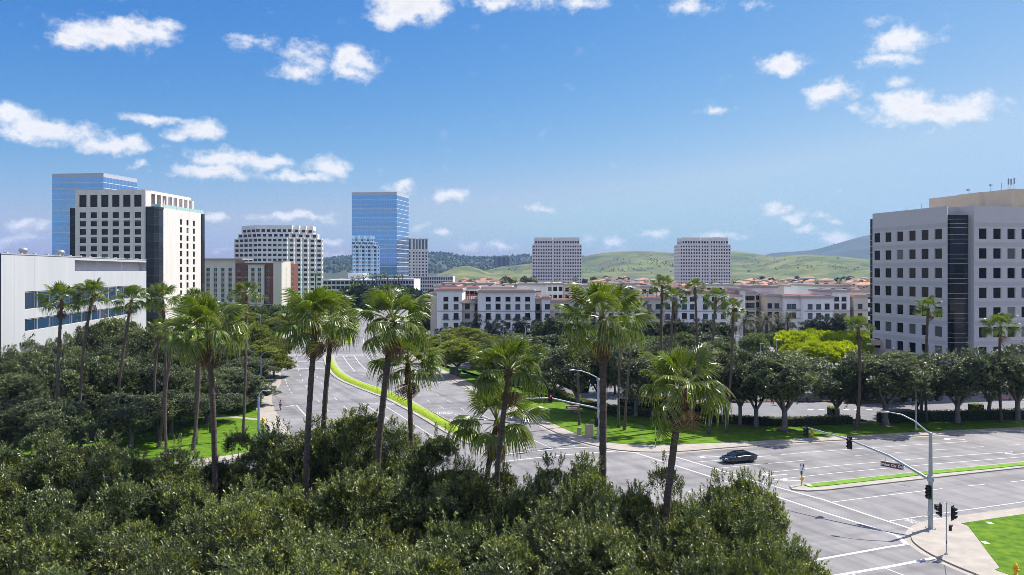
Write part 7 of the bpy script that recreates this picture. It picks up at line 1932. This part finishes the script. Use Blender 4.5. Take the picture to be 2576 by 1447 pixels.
# --- cars
def car_paint(name, col, rough=.18):
    m = mat(name, col, rough, spec=.6); m.node_tree.nodes['Principled BSDF'].inputs['Coat Weight'].default_value = 1.0; m.node_tree.nodes['Principled BSDF'].inputs['Coat Roughness'].default_value = .03
    return m
m_tyre = mat('tyre_rubber', (.012, .012, .013), .8); m_rim = mat('alloy_rim', (.35, .36, .38), .3, metallic=.8); m_rimd = mat('dark_rim', (.03, .03, .035), .3, metallic=.5)
m_carglass = glass('car_glass', (.012, .02, .022), .03, rnd=0); m_headl = mat('headlight_lens', (.6, .62, .65), .1); m_taill = mat('taillight_lens', (.30, .012, .012), .15); m_plate = mat('number_plate', (.7, .7, .7), .5)
def car(label, loc, yaw, paint, rim=None, L_=4.85, W_=1.87, Hc=1.42, suv=False, group=None, name='car'):
    o = thing(name, label, 'car', loc, yaw, group)           # nose towards +x
    hl_ = L_ / 2; hw = W_ / 2
    # body sections along x: (x, half width, sill z, belt z, hood crown)
    S = [(-hl_, .70, .46, .82, .84), (-hl_ + .10, .80, .34, .93, .97), (-hl_ + .45, .88, .24, .97, 1.03), (-1.45, .93, .21, .96, 1.02), (-.3, .935, .20, .93, .95), (.85, .93, .20, .90, .93), (1.35, .92, .21, .87, .93), (hl_ - .55, .88, .22, .78, .86), (hl_ - .15, .78, .28, .66, .72), (hl_, .62, .36, .56, .60)]
    if suv: S = [(x_, w_, a, b + .12, c + .14) for x_, w_, a, b, c in S]
    mb = MB(); rings = []
    for x_, w_, zs, zb, zc in S:
        w_ = w_ * hw / .935
        rings.append([(x_, -w_ * .90, zs), (x_, -w_, zs + .16), (x_, -w_ * 1.0, (zs + zb) / 2 + .06), (x_, -w_ * .93, zb), (x_, -w_ * .62, zb + (zc - zb) * .7), (x_, 0, zc), (x_, w_ * .62, zb + (zc - zb) * .7), (x_, w_ * .93, zb), (x_, w_, (zs + zb) / 2 + .06), (x_, w_, zs + .16), (x_, w_ * .90, zs)])
    n_ = 11; v = [p for r_ in rings for p in r_]
    mb.add(v, [(i * n_ + k_, (i + 1) * n_ + k_, (i + 1) * n_ + (k_ + 1) % n_, i * n_ + (k_ + 1) % n_) for i in range(len(S) - 1) for k_ in range(n_)] + [tuple(range(n_)), tuple(range(len(v) - n_, len(v)))[::-1]], 0, True)
    mb.build('body', paint, o)
    # cabin: glasshouse and roof
    zb = .93 + (.12 if suv else 0); zr = Hc
    xr0, xr1, xf1, xf0 = (-1.95, -1.05, .28, 1.25) if not suv else (-2.2, -1.75, .35, 1.2)
    a, b = hw * .86, hw * .64
    gl = [(xr0, -a * .92, zb), (xf0, -a * .94, zb - .03), (xf0, a * .94, zb - .03), (xr0, a * .92, zb), (xr1, -b, zr - .05), (xf1, -b, zr - .05), (xf1, b, zr - .05), (xr1, b, zr - .05)]
    MB().add(gl, [(0, 1, 5, 4), (1, 2, 6, 5), (2, 3, 7, 6), (3, 0, 4, 7)]).build('windows', m_carglass, o)
    rf = MB(); xs = [xr1 - .12, xr1 + .25, (xr1 + xf1) / 2, xf1 - .15, xf1 + .10]
    rr = [[(x_, -b * 1.04, zr - .07 + dz), (x_, -b * .8, zr - .01 + dz), (x_, 0, zr + .02 + dz), (x_, b * .8, zr - .01 + dz), (x_, b * 1.04, zr - .07 + dz)] for x_, dz in zip(xs, (-.05, 0, .01, 0, -.05))]
    vv = [p for r_ in rr for p in r_]; rf.add(vv, [(i * 5 + k_, (i + 1) * 5 + k_, (i + 1) * 5 + k_ + 1, i * 5 + k_ + 1) for i in range(4) for k_ in range(4)], 0, True); rf.build('roof', paint, o)
    for sy in (-1, 1):
        for (x0, z0), (x1, z1), t_ in (((xf0, zb - .03), (xf1, zr - .05), .05), ((xr0, zb), (xr1, zr - .05), .08), ((-.28, zb - .02), (-.33, zr - .05), .035)):
            MB().tube([(x0, sy * a * .95, z0), (x1, sy * b * 1.03, z1)], t_, 5).build('pillar', paint, o)
        MB().cbox((.86, sy * (hw + .06), zb + .03), (.2, .2, .14)).build('mirror', paint, o)
        MB().cbox((hl_ - .30, sy * hw * .66, .67 + (.1 if suv else 0)), (.36, .30, .12), 0, Matrix.Rotation(-sy * .45, 3, 'Z')).build('headlight', m_headl, o)
        MB().cbox((-hl_ + .10, sy * hw * .66, .80 + (.1 if suv else 0)), (.16, .46, .13), 0, Matrix.Rotation(sy * .25, 3, 'Z')).build('taillight', m_taill, o)
        MB().tube([(1.9, sy * (hw + .004), .50), (-1.9, sy * (hw + .004), .52)], .012, 4).build('door_line', m_frame_d, o)
        for x_ in (.55, -.55): MB().cbox((x_ - .25, sy * (hw - .005), .78), (.2, .03, .03)).build('door_handle', m_rim, o)
        for x_ in (1.42, -1.42):
            w_ = thing('wheel', None, None); w_.parent = o; w_.location = (x_, sy * (hw - .13), .335)
            MB().lathe([(.20, -.11), (.31, -.11), (.335, -.06), (.335, .06), (.31, .11), (.20, .11)], 18).build('tyre', m_tyre, w_, Matrix.Rotation(R(90), 4, 'X'))
            MB().lathe([(.03, -.09), (.22, -.10), (.22, .10), (.03, .09)], 12).build('rim', rim or m_rim, w_, Matrix.Rotation(R(90), 4, 'X'))
            ar = MB(); 
            for k_ in range(10):
                t0, t1 = R(180 * k_ / 10), R(180 * (k_ + 1) / 10)
                ar.quad((x_ + math.cos(t0) * .40, sy * (hw + .006), .335 + math.sin(t0) * .40), (x_ + math.cos(t1) * .40, sy * (hw + .006), .335 + math.sin(t1) * .40), (x_ + math.cos(t1) * .325, sy * (hw + .006), .335 + math.sin(t1) * .325), (x_ + math.cos(t0) * .325, sy * (hw + .006), .335 + math.sin(t0) * .325))
            ar.build('wheel_arch', m_tyre, o)
    MB().cbox((hl_ - .03, 0, .56), (.10, .80, .22)).build('grille', m_frame_d, o)
    for x_ in (hl_ + .012, -hl_ - .012): MB().cbox((x_, 0, .46 if x_ > 0 else .62), (.02, .34, .12)).build('number_plate', m_plate, o)
    return o
q = Vector(G(1857, 1162)); car('shiny black sedan driving on the right-hand road towards the junction', (q.x, q.y, .0), R(197), car_paint('black_car_paint', (.006, .006, .008)), m_rimd)
q = Vector(G(742.5, 866)); car('silver-blue saloon car waiting at the next junction, left of the road', (q.x, q.y + 1.5, .0), R(-86), car_paint('silver_blue_car_paint', (.22, .29, .36)))
q = Vector(G(997, 918)); car('blue car half hidden behind the median palms', (q.x, q.y, .0), R(80), car_paint('blue_car_paint', (.03, .07, .16)))
for i, (px, py, c_, nm, lb) in enumerate(((1066, 771, (.5, .52, .55), 'white_car_paint', 'far white car on the bend of the road, left of the apartments'), (1069, 767, (.05, .12, .30), 'royal_car_paint', 'far dark blue car on the bend of the road, before the white one'), (1049, 767, (.4, .42, .44), 'grey_car_paint', 'far grey car on the bend of the road'))):
    q = Vector((PX(px, 560 + i * 30), 560 + i * 30)); car(lb, (q.x, q.y, .0), R(-95), car_paint(nm, c_))
q = Vector((PX(2156, 150), 150)); car('dark car parked under the lime-green trees beside the grey office building', (q.x, q.y, .15), R(20), car_paint('dark_grey_car_paint', (.02, .022, .025)), suv=True, Hc=1.7)
# --- cyclist
m_skin = mat('skin', (.40, .22, .15), .6); m_shirt = mat('pale_lilac_shirt', (.55, .55, .66), .9); m_short = mat('dark_shorts', (.02, .022, .035), .9); m_hair = mat('dark_cap', (.012, .011, .012), .8); m_shoe = mat('dark_shoe', (.02, .02, .02), .6)
q = Vector(G(705.5, 1032)); cyc = Vector((q.x, q.y, 0.004)); cyaw = R(-72)
bk = thing('bicycle', 'dark bicycle ridden along the left kerb', 'bicycle', cyc, cyaw)
m_bframe = mat('dark_bicycle_frame', (.03, .03, .04), .4)
for x_ in (.52, -.52):
    w_ = thing('wheel', None, None); w_.parent = bk; w_.location = (x_, 0, .345)
    MB().tube([(math.cos(2 * math.pi * k_ / 20) * .325, 0, math.sin(2 * math.pi * k_ / 20) * .325) for k_ in range(21)], .022, 6, cap=False).build('tyre', m_tyre, w_)
    mb = MB()
    for k_ in range(8): mb.tube([(0, 0, 0), (math.cos(k_ * math.pi / 4) * .31, 0, math.sin(k_ * math.pi / 4) * .31)], .004, 3)
    mb.build('spokes', m_rim, w_)
MB().tube([(-.52, 0, .345), (-.08, 0, .30), (.40, 0, .80), (-.16, 0, .84), (-.08, 0, .30)], .022, 6).tube([(-.52, 0, .345), (-.16, 0, .84)], .016, 6).build('frame', m_bframe, bk)
MB().tube([(.52, .0, .345), (.42, 0, .72), (.38, 0, .98)], .018, 6).build('fork', m_bframe, bk)
MB().tube([(.30, -.30, 1.02), (.40, -.20, 1.0), (.38, 0, .98), (.40, .20, 1.0), (.30, .30, 1.02)], .015, 6).build('handlebar', m_bframe, bk)
MB().tube([(-.16, 0, .84), (-.19, 0, .93)], .014, 6).cbox((-.20, 0, .95), (.26, .15, .05)).build('saddle', m_tyre, bk)
MB().tube([(-.08, -.1, .30), (-.08, .1, .30)], .05, 8).cbox((.05, .14, .19), (.1, .08, .02)).cbox((-.2, -.14, .42), (.1, .08, .02)).build('pedals', m_bframe, bk)
def skin_body(name, nodes, edges, root, m, parent, sub=1):
    me = bpy.data.meshes.new(name); me.from_pydata([n_[0] for n_ in nodes], edges, []); o = bpy.data.objects.new(name, me); COL.objects.link(o)
    sk = o.modifiers.new('skin', 'SKIN'); sv = me.skin_vertices[0].data if me.skin_vertices else None
    if sv is None:
        me.attributes  # the skin layer is made with the modifier on an edit-free mesh below
        bm = bmesh.new(); bm.from_mesh(me); bm.verts.layers.skin.verify(); bm.to_mesh(me); bm.free(); sv = me.skin_vertices[0].data
    for i, n_ in enumerate(nodes):
        sv[i].radius = (n_[1], n_[2] if len(n_) > 2 else n_[1]); sv[i].use_root = (i == root)
    o.modifiers.new('sub', 'SUBSURF').levels = sub; o.modifiers['sub'].render_levels = sub
    dg = bpy.context.evaluated_depsgraph_get(); nm = bpy.data.meshes.new_from_object(o.evaluated_get(dg)); bpy.data.objects.remove(o)
    nm.materials.clear(); nm.materials.append(m)
    for p in nm.polygons: p.use_smooth = True
    return link(name, nm, parent)
pr = thing('person', 'cyclist in a pale lilac shirt, dark shorts and dark cap riding along the left kerb', 'person', cyc, cyaw)
nodes = [((-.20, 0, 1.0), .14, .12), ((-.12, 0, 1.2), .12, .10), ((0, 0, 1.43), .15, .12), ((.03, 0, 1.53), .06), ((.06, 0, 1.63), .085, .075), ((.07, 0, 1.74), .09, .08),
         ((.02, .19, 1.45), .06), ((.14, .25, 1.22), .045), ((.30, .29, 1.05), .035), ((.33, .29, 1.04), .04), ((.02, -.19, 1.45), .06), ((.14, -.25, 1.22), .045), ((.30, -.29, 1.05), .035), ((.33, -.29, 1.04), .04),
         ((-.14, .11, .95), .095), ((.20, .12, .66), .065), ((.02, .13, .26), .04), ((.13, .14, .22), .035), ((-.14, -.11, .95), .095), ((.16, -.12, .80), .065), ((-.20, -.13, .50), .04), ((-.10, -.14, .45), .035)]
edges = [(0, 1), (1, 2), (2, 3), (3, 4), (4, 5), (2, 6), (6, 7), (7, 8), (8, 9), (2, 10), (10, 11), (11, 12), (12, 13), (0, 14), (14, 15), (15, 16), (16, 17), (0, 18), (18, 19), (19, 20), (20, 21)]
skin_body('body', nodes, edges, 0, m_skin, pr, 2)
sh_ = [((-.19, 0, 1.0), .155, .135), ((-.12, 0, 1.2), .14, .12), ((0, 0, 1.42), .165, .135), ((.02, 0, 1.50), .085), ((.02, .20, 1.44), .075), ((.09, .235, 1.30), .065), ((.02, -.20, 1.44), .075), ((.09, -.235, 1.30), .065)]
skin_body('shirt', sh_, [(0, 1), (1, 2), (2, 3), (2, 4), (4, 5), (2, 6), (6, 7)], 0, m_shirt, pr, 2)
so_ = [((-.19, 0, .97), .15, .13), ((-.13, .11, .93), .115), ((.10, .12, .74), .09), ((-.13, -.11, .93), .115), ((.08, -.12, .83), .09)]
skin_body('shorts', so_, [(0, 1), (1, 2), (0, 3), (3, 4)], 0, m_short, pr, 2)
MB().lathe([(.10, .0), (.105, .03), (.10, .08), (.06, .13), (.01, .15)], 12, (.065, 0, 1.72)).cbox((.18, 0, 1.735), (.12, .14, .02)).build('cap', m_hair, pr)
for x_, y_, z_ in ((.10, .14, .215), (-.14, -.14, .445)): MB().cbox((x_ + .03, y_, z_), (.26, .09, .08)).build('shoe', m_shoe, pr)
for sy in (-1, 1):
    for k_ in range(4): MB().tube([(.30, sy * (.265 + .018 * k_), 1.055), (.345, sy * (.265 + .018 * k_), 1.05), (.34, sy * (.265 + .018 * k_), 1.01)], .009, 5).build('finger', m_skin, pr)
    MB().tube([(.28, sy * .255, 1.04), (.31, sy * .245, 1.01)], .01, 5).build('thumb', m_skin, pr)

# ================================================================ air: thin haze round the whole scene
hz = MB().box(-9000, 9000, -5200, 8600, -2.0, 345).build('haze', [])
hm = bpy.data.materials.new('haze'); hm.use_nodes = True
t = hm.node_tree; t.nodes.clear()
ho = t.nodes.new('ShaderNodeOutputMaterial'); pv = t.nodes.new('ShaderNodeVolumePrincipled')
pv.inputs['Density'].default_value = 6.8e-5
pv.inputs['Color'].default_value = (.34, .57, 1.0, 1)
t.links.new(pv.outputs[0], ho.inputs['Volume'])
hz.data.materials.append(hm)
tag(hz, kind='stuff')
